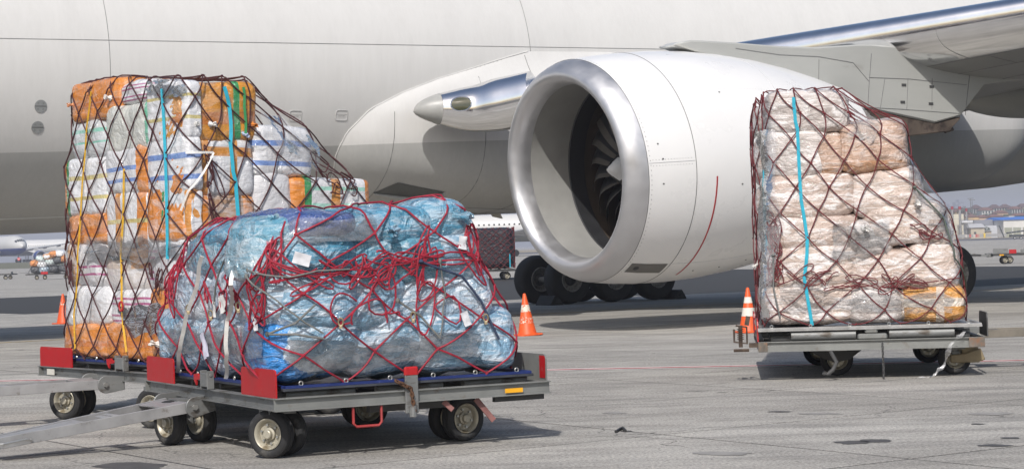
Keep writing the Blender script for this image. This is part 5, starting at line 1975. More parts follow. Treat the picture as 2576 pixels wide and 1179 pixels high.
# ---------------- mound of blue sacks
ld1 = Load(M1, .572, [(.57, .08, 2.34, .08, 3.1), (.85, .06, 2.26, .06, 3.1), (1.2, .12, 2.14, .10, 3.05), (1.5, .2, 2.0, .14, 3.0), (1.72, .3, 1.92, .2, 2.7), (1.86, .45, 1.85, .28, 2.4)], None)
T = 'of the blue mound'
specs1 = [
 ('N', 692, 808, 882, 990, .7, 'bright', 2.9, 'bright blue sack at the near bottom corner ' + T, 0.13),
 ('N', 862, 812, 1064, 984, .7, 'paleblue', 2.9, 'film wound blue sack second along the bottom near side ' + T, 0.13),
 ('N', 1044, 800, 1216, 970, .7, 'paleblue', 2.9, 'film wound blue sack third along the bottom near side ' + T, 0.13),
 ('N', 1182, 800, 1308, 958, .6, 'paleblue', 2.7, 'pale blue sack sagging at the low rear end ' + T, 0.13),
 ('N', 686, 660, 862, 822, .7, 'paleblue2', 3, 'big film wound sack above the bright blue corner sack', 0.12),
 ('N', 846, 690, 1028, 826, .7, 'paleblue', 3, 'film wound sack below the thickest red rope tangle', 0.12),
 ('N', 1012, 690, 1160, 812, .7, 'paleblue2', 3, 'milky film wound sack on the near side, third in the middle layer', 0.12),
 ('N', 1132, 676, 1246, 816, .6, 'paleblue2', 2.8, 'milky bulging sack at the rear end of the middle layer', 0.12),
 ('N', 640, 586, 846, 694, .75, 'palered', 4, 'pale film wrapped carton with a red band above the rope tangle', 0.07),
 ('N', 836, 606, 1010, 706, .75, 'blue2', 3.2, 'turquoise sack above the rope tangle, upper layer ' + T, 0.12),
 ('N', 996, 596, 1156, 706, .75, 'blue2', 3.2, 'turquoise sack behind the hanging rope loops, upper layer ' + T, 0.12),
 ('N', 1104, 586, 1204, 700, .7, 'paleblue', 3, 'pale sack with a white tag at the rear end of the upper layer', 0.12),
 ('N', 640, 546, 786, 622, .75, 'blue2', 2.8, 'turquoise tied sack on top beside the navy sack', 0.01),
 ('N', 752, 532, 966, 622, .8, 'blue', 2.7, 'long blue sack lying along the top ' + T, 0.13),
 ('N', 930, 520, 1104, 616, .8, 'blue', 2.6, 'blue sack on top between the long sack and the tied sack', 0.13),
 ('N', 1072, 502, 1188, 604, .75, 'blue', 2.5, 'highest blue sack with a tied neck at the rear top ' + T, 0.01),
 ('F', 384, 800, 502, 952, .7, 'paleblue', 2.9, 'pale blue sack at the far bottom corner of the plate end ' + T, 0.13),
 ('F', 490, 806, 604, 972, .7, 'paleblue2', 3, 'film wound sack behind the lavender note', 0.12),
 ('F', 592, 812, 700, 990, .7, 'paleblue', 3, 'film wound sack behind the large red end plate', 0.12),
 ('F', 408, 684, 524, 810, .7, 'paleblue2', 3, 'film wound sack at the far edge, middle layer of the plate end', 0.12),
 ('F', 512, 684, 614, 816, .7, 'paleblue2', 3, 'film wound sack in the middle of the plate end', 0.12),
 ('F', 602, 684, 700, 822, .7, 'paleblue', 3, 'film wound sack between the white straps and the corner', 0.12),
 ('F', 446, 590, 580, 700, .75, 'blue2', 2.7, 'turquoise sack hanging over the far upper edge of the plate end', 0.01),
 ('F', 566, 594, 696, 700, .75, 'blue', 2.7, 'blue sack under the grey strap on the plate end', 0.01),
 ('F', 556, 538, 690, 606, .75, 'navy', 2.7, 'navy blue sack on top of the plate end ' + T, 0.13),
 ('F', 476, 566, 580, 626, .7, 'blue', 2.7, 'blue sack on the far top edge of the plate end ' + T, 0.13),
]
ld1.gsack = 1.19; ld1.val = .07
for k, sp_ in enumerate(specs1):
    ld1.bag(sp_, 'cargo_sack' if sp_[7] < 4 else 'cargo_carton', 'sacks on the blue load', 'sack' if sp_[7] < 4 else 'carton', k + 41)
ld1.drape(iters=16); ld1.conform(.28); ld1.prep()
rows1 = [.0, .17, .35, .53, .71, .88, 1.08, 1.45]
ld1.net('cargo_net', 'bright red slack rope net tangled over the blue sacks', ROPE_R, 16, rows1, .0084, .2, seed=9, off=.018,
        tangles=[([(690, 660), (650, 690), (650, 780)], 9, 30, 90), ([(850, 672), (930, 684), (990, 676)], 8, 80, 30), ([(1050, 620), (1075, 690), (1085, 720)], 6, 30, 100),
                 ([(455, 640), (430, 700), (440, 760)], 6, 30, 70), ([(520, 740), (600, 750)], 5, 40, 40), ([(1170, 600), (1200, 680)], 5, 28, 70), ([(740, 770), (1150, 770)], 5, 60, 70),
                 ([(880, 680), (1130, 640)], 6, 200, 10), ([(700, 690), (880, 680)], 4, 140, 8)])
ld1.ribbon('ratchet_strap', 'white ratchet strap down the far side of the plate end', 'strap', [(520, 650), (502, 720), (480, 800), (462, 880), (455, 930)], .034, WEB_W, .045, 'ratchet straps')
ld1.ribbon('ratchet_strap', 'white ratchet strap beside the large red end plate', 'strap', [(612, 640), (596, 720), (586, 800), (580, 880), (577, 950)], .032, WEB_W, .045, 'ratchet straps')
ld1.ribbon('ratchet_strap', 'grey strap over the navy sack down to the corner buckle', 'strap', [(640, 545), (632, 580), (622, 620), (612, 640)], .034, pm('grey_webbing', (.2, .2, .2), .7), .045, 'ratchet straps')
GR = 'grey ropes on the blue load'
ld1.rope('tie_rope', 'grey rope running level along the near side through the tangle', [(640, 690), (720, 694), (800, 686), (880, 680)], .007, ROPE_G, .04, GR)
ld1.rope('tie_rope', 'grey rope slanting down the near corner to the red net', [(630, 700), (700, 760), (770, 810), (800, 840)], .008, ROPE_G, .04, GR)
ld1.rope('tie_rope', 'grey rope below it climbing from the corner knot', [(690, 838), (740, 810), (790, 770)], .009, ROPE_G, .04, GR)
ld1.rope('tie_rope', 'grey rope level above the bright blue corner sack', [(690, 836), (750, 842), (800, 846)], .009, ROPE_G, .04, GR)
ld1.rope('tie_rope', 'long dark rope slanting across the rear half of the near side', [(1060, 660), (1150, 700), (1210, 760), (1250, 860)], .010, pm('navy_rope', (.03, .045, .09), .8), .04, GR)
ld1.rope('tie_rope', 'grey rope hanging straight down the near side from the tangle', [(1100, 660), (1112, 740), (1110, 840)], .007, ROPE_G, .04, GR)
ld1.rope('tie_rope', 'grey rope slanting from the tangle to the bottom hook', [(1000, 760), (1060, 800), (1110, 850)], .009, ROPE_G, .04, GR)
ld1.rope('tie_rope', 'thin grey rope knotted over the plate end', [(600, 620), (560, 680), (545, 760)], .008, ROPE_G, .04, GR)

def paper(ld, px, py, wpx, hpx, mat, label, name='paper_note', rot=.2, seed=1, cat='paper'):
    u, v = ld.uv(px, py)
    p, n_ = ld.S(u, v, .035), ld.N(u, v)
    sc = (ld.M @ p - EYE).dot(fw) / FPX
    w_, h = wpx * sc, hpx * sc
    up = Vector((0, 0, 1)); ex_ = up.cross(n_).normalized(); ey_ = n_.cross(ex_)
    ex_, ey_ = ex_ * cos(rot) + ey_ * sin(rot), ey_ * cos(rot) - ex_ * sin(rot)
    root = thing(name, label, cat, ld.M @ p, 0, 'papers on the blue load')
    Rm = ld.M.to_3x3()
    mb = MB()
    n = 7
    def fn(a, b):
        cr_ = .016 * noise.noise(Vector((a * 3, b * 3, seed * 4.4))) + .012 * abs(b - .5)
        return Rm @ (ex_ * (a - .5) * w_ * (1 + .12 * noise.noise(Vector((b * 4, seed, 0)))) + ey_ * (.5 - b) * h + n_ * cr_)
    top = [fn(i / (n - 1), j / (n - 1)) for j in range(n) for i in range(n)]
    bot = [q - (Rm @ n_) * .002 for q in top]
    fs = [(j * n + i, j * n + i + 1, (j + 1) * n + i + 1, (j + 1) * n + i) for j in range(n - 1) for i in range(n - 1)]
    mb.add(top, fs)
    mb.add(bot, fs)
    me = mb.build('sheet', mat, root, 50)
    return root
paper(ld1, 522, 872, 36, 66, PAPER_L, 'creased lavender note stuck on the plate end of the blue load', rot=.3, seed=1)
paper(ld1, 570, 768, 44, 44, CLOTH, 'white crumpled cloth in the red ropes above the note', 'white_rag', rot=.2, seed=2, cat='rag')
paper(ld1, 548, 778, 26, 40, CLOTH, 'narrow white rag beside the crumpled cloth', 'white_rag', rot=-.1, seed=3, cat='rag')
paper(ld1, 655, 808, 20, 36, PAPER, 'white slip hanging at the corner ropes', rot=.1, seed=5)
paper(ld1, 1158, 610, 24, 34, PAPER, 'white tag on the pale sack at the rear upper end', rot=-.2, seed=6)
paper(ld1, 1166, 806, 22, 36, PAPER, 'white kite shaped tag low at the rear of the near side', rot=.3, seed=7)
paper(ld1, 750, 645, 44, 30, PAPER, 'white sheet added as the bright facet of the pale carton with the red band', rot=-.3, seed=10)  # added sheet, stands in for the carton's bright white facet
paper(ld1, 612, 660, 16, 40, pm('tag_pink', (.72, .42, .3), .6), 'pink and yellow tag on the grey strap', 'luggage_tag', rot=-.3, seed=11, cat='tag')
tuft(ld1, 1150, 545, PM['blue'], 'gathered neck of the highest blue sack', .13, seed=11)
tuft(ld1, 985, 575, PM['blue'], 'gathered neck of the middle top blue sack', .11, seed=12)
tuft(ld1, 706, 575, PM['blue2'], 'gathered neck of the turquoise sack', .11, seed=13)
ld1.film('stretch_film', 'clear film stretched over the top of the blue sacks', [(690, 560), (960, 545), (960, 600), (690, 620)], FILM, .012, .02, 11, 60, 24)
ld1.film('stretch_film', 'clear film wound low around the near side of the blue load', [(720, 850), (1200, 830), (1210, 900), (720, 940)], FILM, .012, .02, 12, 70, 24)
ld1.film('stretch_film', 'clear film wound round the plate end of the blue load', [(420, 820), (660, 830), (660, 900), (420, 890)], FILM, .012, .02, 13, 60, 24)
# net hooks
mb = MB()
mb.tube([Vector((.018 * cos(a), 0, .03 * sin(a))) for a in [pi * 2 * k / 12 for k in range(12)]], .007, 5, closed=True)
mb.span((-.012, -.004, -.05), (.012, .004, -.02))
hook_me = mb.mesh('hook_body', pm('brass_hook', (.38, .31, .2), .4, metal=.7), 40)
for k, (px, py, lab) in enumerate([(858, 800, 'brass net hook low on the near side, closest to the corner'), (1038, 800, 'brass net hook low in the middle of the near side'), (1216, 796, 'brass net hook low at the rear of the near side'),
                                   (484, 770, 'brass net hook on the plate end beside the strap'), (536, 792, 'brass net hook on the plate end below the rag'), (612, 770, 'brass net hook on the plate end beside the corner')]):
    u, v = ld1.uv(px, py)
    h_ = thing('net_hook', lab, 'hook', M1 @ ld1.S(u, v, .04), 0, 'net hooks')
    obj('hook_body', hook_me, h_)

# ---------------- stack of brown cartons
ld3 = Load(M3, .6, [(.58, .03, 2.36, .05, 3.0), (1.35, .05, 2.30, .05, 3.0), (1.75, .05, 2.12, .05, 3.0), (2.2, .05, 1.85, .05, 3.0), (2.8, .05, 1.58, .05, 3.0), (3.0, .06, 1.25, .05, 3.0), (3.2, .1, 1.0, .05, 2.9)], None)
T = 'of the brown carton stack'
specs3 = [
 ('N', 1936, 228, 2132, 334, .8, 'pale', 5, 'pale film wrapped carton crowning the top ' + T, .04),
 ('N', 1936, 330, 2086, 442, .8, 'pale', 4.5, 'pale carton with a white tie in the second layer ' + T, .05),
 ('N', 2056, 336, 2120, 440, .7, 'peach', 5, 'narrow peach carton wedged in the second layer ' + T, .04),
 ('N', 2112, 306, 2272, 428, .8, 'peach', 4.5, 'big peach carton bound with white string on the sloping side ' + T, .05),
 ('N', 1936, 438, 2144, 546, .8, 'brown', 6, 'wide brown carton in the third layer ' + T, .04),
 ('N', 2148, 426, 2316, 544, .8, 'brown2', 5, 'tan carton below the big peach carton', .05),
 ('N', 1938, 542, 2150, 624, .8, 'brown', 4.5, 'brown carton under the wide one, crossed by cyan tape', .06),
 ('N', 2140, 560, 2240, 640, .8, 'pale', 4, 'pale carton bunched in film in the middle ' + T, .08),
 ('N', 2172, 508, 2384, 610, .8, 'brown2', 4, 'long tan bag on the sloping side of the stack', .06),
 ('N', 1936, 620, 2152, 722, .8, 'brown2', 5, 'tan carton above the bottom layer at the cone side', .05),
 ('N', 2144, 630, 2320, 728, .8, 'brown', 4.5, 'brown carton above the bottom layer in the middle ' + T, .06),
 ('N', 2290, 606, 2412, 728, .8, 'brown2', 4, 'tan carton above the orange taped one at the low end', .06),
 ('N', 1932, 722, 2146, 832, .85, 'brown2', 5, 'wide tan carton at the bottom beside the traffic cone', .05),
 ('N', 2138, 728, 2266, 832, .85, 'pale', 6, 'pale brown carton in the middle of the bottom layer', .03),
 ('N', 2262, 722, 2428, 832, .85, 'orangefilm', 5, 'carton bound in orange tape at the bottom end ' + T, .04),
 ('F', 1898, 470, 1918, 640, .9, 'pale', 4, 'pale sack at the cone side end of the upper layers', .05),
]
ld3.exadd = .2; ld3.lumpk = 2.0; ld3.gsack = 1.12
for k, sp_ in enumerate(specs3):
    if sp_[0] == 'F': continue
    ld3.bag(sp_, 'cargo_carton' if sp_[7] > 4.2 else 'cargo_bag', 'cartons on the brown load', 'carton' if sp_[7] > 4.2 else 'bag', k + 81)
def end_bags(ld, items, name, group):
    for k, (y0_, y1_, z0_, z1_, mk, lab) in enumerate(items):
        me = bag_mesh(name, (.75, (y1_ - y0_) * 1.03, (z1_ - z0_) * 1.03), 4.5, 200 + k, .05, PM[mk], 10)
        L_ = Matrix.Translation((.05 + .37, (y0_ + y1_) / 2, (z0_ + z1_) / 2))
        o = obj(name, me); o.matrix_world = ld.M @ L_
        tag(o, lab, 'carton', group)
        off = len(ld.bv)
        ld.bv += [L_ @ v.co for v in me.vertices]
        ld.bf += [[off + i for i in p.vertices] for p in me.polygons]
zz = [.6, 1.1, 1.65, 2.2, 2.75, 3.12]
it = []
words_ = ['bottom', 'second', 'third', 'fourth', 'top']
for r in range(5):
    for c_, (a, b) in enumerate(((.92, 1.95), (1.95, 2.95))):
        it.append((a, b, zz[r], zz[r + 1], ['brown', 'pale', 'brown2'][(r + c_) % 3], f'film wrapped carton on the cone side end, {words_[r]} layer, {"middle" if c_ == 0 else "back"} column'))
end_bags(ld3, it, 'cargo_carton', 'cartons on the brown load')
ld3.drape(iters=20); ld3.conform(.35); ld3.prep()
rows3 = [.0] + [.06 + k * .105 for k in range(9)] + [1.0, 1.3, 1.65]
ld3.net('cargo_net', 'dark red rope net over the brown carton stack', ROPE_D, 19, rows3, .0070, .16, seed=14,
        tangles=[([(1970, 700), (2080, 705), (2200, 715), (2330, 712)], 14, 120, 12), ([(1945, 560), (1960, 640), (1950, 700)], 16, 26, 60), ([(2300, 570), (2350, 600)], 4, 40, 14)])
ld3.ribbon('lashing_strap', 'long cyan strap down the near side of the brown carton stack', 'strap', [(1998, 238), (2002, 300), (2010, 400), (2014, 500), (2024, 600), (2030, 700), (2038, 826)], .036, WEB_C)
ld3.ribbon('lashing_strap', 'cyan strap down the cone side end of the brown carton stack', 'strap', [(1924, 420), (1926, 520), (1928, 620)], .03, WEB_C)
ld3.rope('tie_rope', 'grey rope down the cone side corner of the carton stack', [(1945, 640), (1950, 720), (1960, 800)], .010, ROPE_G, .04, 'grey ropes on the carton load')
ld3.rope('tie_rope', 'green grey rope down the sloping end of the carton stack', [(2300, 470), (2370, 560), (2400, 640), (2420, 760)], .010, pm('olive_rope', (.09, .11, .09), .8), .03, 'grey ropes on the carton load')
ld3.film('stretch_film', 'clear film tent between the top carton and the peach carton', [(2130, 250), (2210, 310), (2200, 350), (2130, 340)], FILM, .02, .03, 23)
ld3.film('stretch_film', 'clear film drawn down the sloping side of the carton stack', [(2270, 400), (2330, 460), (2400, 620), (2310, 560)], FILM, .015, .03, 27)
ld3.film('stretch_film', 'clear film hanging between the middle cartons of the stack', [(2090, 560), (2230, 560), (2240, 640), (2090, 650)], FILM, .015, .04, 28)
ld3.film('stretch_film', 'clear film over the cone side corner of the carton stack', [(1905, 330), (1950, 330), (1950, 800), (1905, 800)], FILM, .03, .05, 24, 26, 60)
ld3.film('stretch_film', 'clear film wound round the bottom cartons of the stack', [(1960, 730), (2400, 740), (2400, 790), (1960, 790)], FILM, .012, .025, 25, 70, 20)
tuft(ld3, 2172, 575, CLOTH, 'white wad of film between the middle cartons', .1, seed=21)
tuft(ld3, 2305, 520, CLOTH, 'white tied film tail on the sloping side', .09, seed=22)
tuft(ld3, 1902, 660, CLOTH, 'white rag tied on the cone side end of the net', .08, seed=25)

# ================================================================== THINGS NEAR THE DOLLIES
def cone_mats():
    b = NB('cone_orange')
    v = b.sep(b.coord('Object'))
    n1 = b.noise(16, b.coord('Object'), 6, .7)
    wear = b.ramp(b.noise(22, b.coord('Object'), 4, .6), [(.52, 0.0), (.56, 1.0)])
    c = b.ramp(n1, [(.3, (.62, .07, .012)), (.7, (.80, .12, .02))])
    c = b.mix(b.ramp(b.noise(30, b.coord('Object'), 5, .7), [(.62, 0.0), (.7, .8)]), c, (.16, .04, .02))
    b.set(Base_Color=c, Roughness=.5)
    return b.m
CONE_O = cone_mats()
def worn_band(amt):
    b = NB('cone_band')
    w_ = b.ramp(b.noise(26, b.coord('Object'), 4, .65), [(amt - .02, 0.0), (amt + .02, 1.0)])
    b.set(Base_Color=b.mix(w_, (.66, .62, .52), (.74, .10, .018)), Roughness=.55)
    return b.m
BAND1, BAND2, BAND3 = worn_band(.58), worn_band(.45), pm('cone_band_clean', (.72, .68, .60), .5, var=.08)
def traffic_cone(label, loc, lean=(0, 0), h=.74, bands=((.42, .54, BAND1), (.22, .34, BAND2)), rz=0):
    root = thing('traffic_cone', label, 'traffic cone', loc, rz, 'traffic cones')
    root.rotation_euler = (lean[0], lean[1], rz)
    rad = lambda z: .165 + (.024 - .165) * (z - .03) / (h - .03)
    mb = MB()
    prof = [(.028, .18), (.03, .172), (.05, rad(.05)), (h - .01, rad(h - .01)), (h, .016), (h - .02, .012)]
    mb.lathe([(z, r) for z, r in prof], 32, Matrix.Rotation(-pi / 2, 4, 'Y'), cap=True)
    mb.build('body', CONE_O, root, 40)
    mb = MB()
    s_ = .225
    mb.poly([(s_ * .8, -s_, 0), (s_, -s_ * .8, 0), (s_, s_ * .8, 0), (s_ * .8, s_, 0), (-s_ * .8, s_, 0), (-s_, s_ * .8, 0), (-s_, -s_ * .8, 0), (-s_ * .8, -s_, 0)], (0, 0, .028))
    mb.build('foot', CONE_O, root, 0, .008)
    for a, b_, mt in bands:
        mb = MB()
        mb.lathe([(a, rad(a) + .002), (b_, rad(b_) + .002)], 32, Matrix.Rotation(-pi / 2, 4, 'Y'), cap=False)
        mb.build('band', mt, root, 40)
    return root
traffic_cone('scuffed orange traffic cone standing alone in front of the engine', gnd(1327, 843), (0, radians(-3)), .74, rz=.4)
traffic_cone('orange and white traffic cone beside the brown carton dolly', gnd(1884, 836), (0, 0), .76, ((.50, .60, BAND3), (.28, .42, BAND3)), rz=.2)
traffic_cone('orange traffic cone peeking out beside the tall parcel load', gnd(160, 814), (0, 0), .74, ((.42, .54, BAND2),), rz=.9)

# litter on the apron
def litter(px, py, label, mat, size=.09, seed=1, name='paper_scrap', cat='litter'):
    me = bag_mesh(name, (size, size * .7, size * .5), 2.4, seed, .3, mat, 6)
    o = obj(name, me)
    p = gnd(px, py)
    o.location = (p.x, p.y, size * .22)
    return tag(o, label, cat, 'litter on the apron')
litter(2080, 943, 'crushed white scrap by the small dolly wheel', CLOTH, .10, 3)
mb = MB()
pts = [gnd(1549, 1088), gnd(1562, 1080), gnd(1566, 1078), gnd(1574, 1086)]
tw = thing('tar_strip', 'bent black strip lying on the concrete', 'litter', pts[1], 0, 'litter on the apron')
mb.M = Matrix.Translation(pts[1]).inverted()
mb.tube([p + Vector((0, 0, .012)) for p in pts], .012, 6)
mb.build('strip', BLACK, tw)
# torn film trailing from the brown carton dolly
mb = MB()
q = [M3 @ Vector((2.22, -.06, .50)), M3 @ Vector((2.06, -.09, .36)), M3 @ Vector((1.99, -.1, .15)), M3 @ Vector((1.86, -.14, .03)), M3 @ Vector((1.6, -.2, .012))]
rb = thing('torn_film', 'torn strip of clear film trailing from the carton dolly', 'plastic film', q[-1])
mb.M = Matrix.Translation(q[-1]).inverted()
vs = []
qq = []
for a, b_ in zip(q, q[1:]):
    qq += [a.lerp(b_, k / 6) for k in range(6)]
for i, p in enumerate(qq):
    wv = Vector((.02 + .012 * sin(i), .012 * cos(i * 1.7), .01 * sin(i * 2.1)))
    vs += [p - wv, p + wv]
mb.add(vs, [(2 * i, 2 * i + 1, 2 * i + 3, 2 * i + 2) for i in range(len(qq) - 1)])
mb.build('film_strip', FILM_M, rb, 60)

# ================================================================== BACKGROUND
def far_dolly(name, label, A, ang, L, W, plates=(), cast=None, group='pallet dollies'):
    d = dolly(name, label, A, ang, L, W, .40, .50, PAL_B, 0, None, group=group, rail_a=DARKST, rail_b=DARKST)
    for cx_, cy_ in (cast or ((.45, .3), (L - .45, .3), (.45, W - .3), (L - .45, W - .3))):
        caster(d, cx_, cy_, .40, -pi / 2 + .3, .2)
    for (x, y0_, y1_, mat) in plates:
        mb = MB(); plate(mb, (x, (y0_ + y1_) / 2, .5), (y1_ - y0_, .2, .014), .03, 'y'); mb.build('end_plate', mat, d, 0)
    return d

# dolly with dark wrapped cargo, seen between the blue load and the engine
B1 = gnd(1183, 706)
far_dolly('pallet_dolly', 'distant pallet dolly carrying the dark netted cargo block', (B1.x - .4, B1.y, 0), radians(3), 2.6, 3.1)
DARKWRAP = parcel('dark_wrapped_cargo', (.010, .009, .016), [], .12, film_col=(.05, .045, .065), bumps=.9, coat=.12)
blk = bag_mesh('wrapped_cargo', (2.42, 2.9, 1.98), 9, 301, .02, DARKWRAP, 16)
o = obj('wrapped_cargo', blk); o.location = (B1.x - .4 + 1.28, B1.y + 1.5, .53 + 1.0); o.rotation_euler = (0, 0, radians(3))
tag(o, 'dark wrapped cargo block between the blue load and the engine', 'cargo')
nroot = thing('cargo_net', 'dark red rope net over the dark wrapped cargo block', 'cargo net', o.location, radians(3), 'cargo nets')
mb = MB()
rn = random.Random(4)
def boxpt(u, z):
    per = [(-1.24, -1.48), (1.24, -1.48), (1.24, 1.48), (-1.24, 1.48)]
    k = int(u * 4) % 4; f = u * 4 - int(u * 4)
    a, b_ = per[k], per[(k + 1) % 4]
    return Vector((a[0] + (b_[0] - a[0]) * f, a[1] + (b_[1] - a[1]) * f, z))
for k in range(28):
    for sg in (-1, 1):
        mb.tube([boxpt((k / 28 + sg * .22 * t / 8 + rn.uniform(-.006, .006)) % 1, -.98 + 1.98 * t / 8) for t in range(9)], .012, 4)
mb.build('net_rope', pm('far_net_rope', (.16, .03, .035), .8), nroot, 60)
st_ = thing('lashing_strap', 'cyan strap at the corner of the dark wrapped cargo', 'strap', o.location, radians(3), 'lashing straps')
mb = MB(); mb.span((.95, -1.52, -.95), (1.0, -1.505, -.3)); mb.build('webbing', WEB_C, st_, 0)

# loaded dolly under the nose side of the fuselage, with a small mixed load
B2_ = gnd(64, 704)
far_dolly('pallet_dolly', 'distant pallet dolly carrying the small mixed orange load', (B2_.x, B2_.y, 0), radians(-3), 4.2, 2.6, ((1.9, -.02, .02, DRED),), ((.9, .3), (1.6, .3), (3.4, .3), (3.7, 2.2)))
mb = MB(); mb.span((1.35, -.03, .45), (1.95, -.01, .66)); pr_ = mb.build('red_side_plate', DRED, [x for x in COL.objects if x.name.startswith('pallet_dolly')][-1], 0)
mixed = [('orange', .7, 1.35, 'orange bag at the sloping end of the small distant load'), ('mint', 1.25, 1.75, 'pale green striped bag near the top of the small distant load'), ('white', 1.3, 1.25, 'white bag halfway up the small distant load'),
         ('green_orange', 1.85, 1.95, 'orange and green bag high on the small distant load'), ('orange', 2.35, 2.1, 'orange bag at the top of the small distant load'), ('mint', 2.0, 1.45, 'pale green bag in the middle of the small distant load'),
         ('darkbag', 2.7, 1.6, 'dark bag high at the side of the small distant load'), ('white', 2.9, 2.15, 'white bag on top of the small distant load'), ('darkbag', .75, .85, 'dark film wrapped bag at the low end of the small distant load'),
         ('paleblue2', 1.5, .8, 'grey film wrapped bag at the bottom of the small distant load'), ('darkbag', 2.35, .85, 'dark bag in the middle bottom of the small distant load'), ('darkbag', 3.2, .9, 'dark bag at the far bottom of the small distant load'),
         ('orange', 3.3, 1.7, 'orange bag at the hidden end of the small distant load')]
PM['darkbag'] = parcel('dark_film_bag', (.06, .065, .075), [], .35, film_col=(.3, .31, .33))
MB2 = Matrix.Translation((B2_.x, B2_.y, 0)) @ Matrix.Rotation(radians(-3), 4, 'Z')
for k, (mk, x, z, lab) in enumerate(mixed):
    me = bag_mesh('cargo_bag', (.92, 1.5, .62), 3.2, 310 + k, .09, PM[mk], 9)
    o = obj('cargo_bag', me); o.matrix_world = MB2 @ Matrix.Translation((x, .9, z)) @ Matrix.Rotation(rn.uniform(-.15, .15), 4, 'Y')
    tag(o, lab, 'bag', 'bags on the small distant load')
nroot = thing('cargo_net', 'dark net over the small distant mixed load', 'cargo net', MB2.translation, radians(-3), 'cargo nets')
mb = MB()
for k in range(16):
    for sg in (-1, 1):
        pts = []
        for t in range(9):
            z = .55 + 1.6 * t / 8
            x = .3 + k * .25 + sg * .12 * t
            zt_ = min(z, .6 + max(0, x - .2) * 1.5)
            pts.append((x, .08 + .1 * (t / 8), zt_))
        mb.tube(pts, .010, 4)
mb.build('net_rope', pm('dark_net', (.03, .03, .035), .8), nroot, 60)
# empty dolly at the edge of the frame
B3 = gnd(-30, 704)
far_dolly('pallet_dolly', 'empty distant dolly with a grey end board, near the no entry sign', (B3.x - .8, B3.y, 0), radians(2), 2.9, 2.6, ((2.85, .05, .9, GALV),), ((2.3, .3), (.4, .3), (2.3, 2.3)))
# empty dolly beyond the carton stack
B4 = gnd(2500, 664)
d5 = far_dolly('pallet_dolly', 'empty distant dolly with grey and red boards behind the aircraft wheel', (B4.x, B4.y, 0), radians(-4), 3.6, 2.6, ((.02, .05, .2, DRED),), ((.55, .3), (.9, .9), (3.0, .3), (3.0, 2.3)))
mb = MB(); plate(mb, (.35, .02, .5), (.75, .26, .014), .05, 'x'); mb.build('grey_board', GALV, d5, 0)
mb = MB(); plate(mb, (.95, .05, .5), (.36, .2, .014), .03, 'x'); mb.build('red_board', DRED, d5, 0)
mb = MB(); plate(mb, (1.48, .04, .5), (.3, .2, .014), .03, 'x'); mb.build('grey_board', GALV, d5, 0)
mb = MB(); mb.span((.28, -.03, .41), (.5, -.02, .47)); mb.build('orange_reflector', YELST, d5, 0)
towbar(d5, -.05, 1.0, .42, -2.0, .9, .46, .4, GALV)
d6 = far_dolly('pallet_dolly', 'dolly half hidden by the aircraft wheel, coupled to the empty one', (B4.x - 3.2, B4.y + .6, 0), radians(-4), 2.7, 2.6, (), ((2.1, .5), (.6, .4), (2.1, 2.2)))

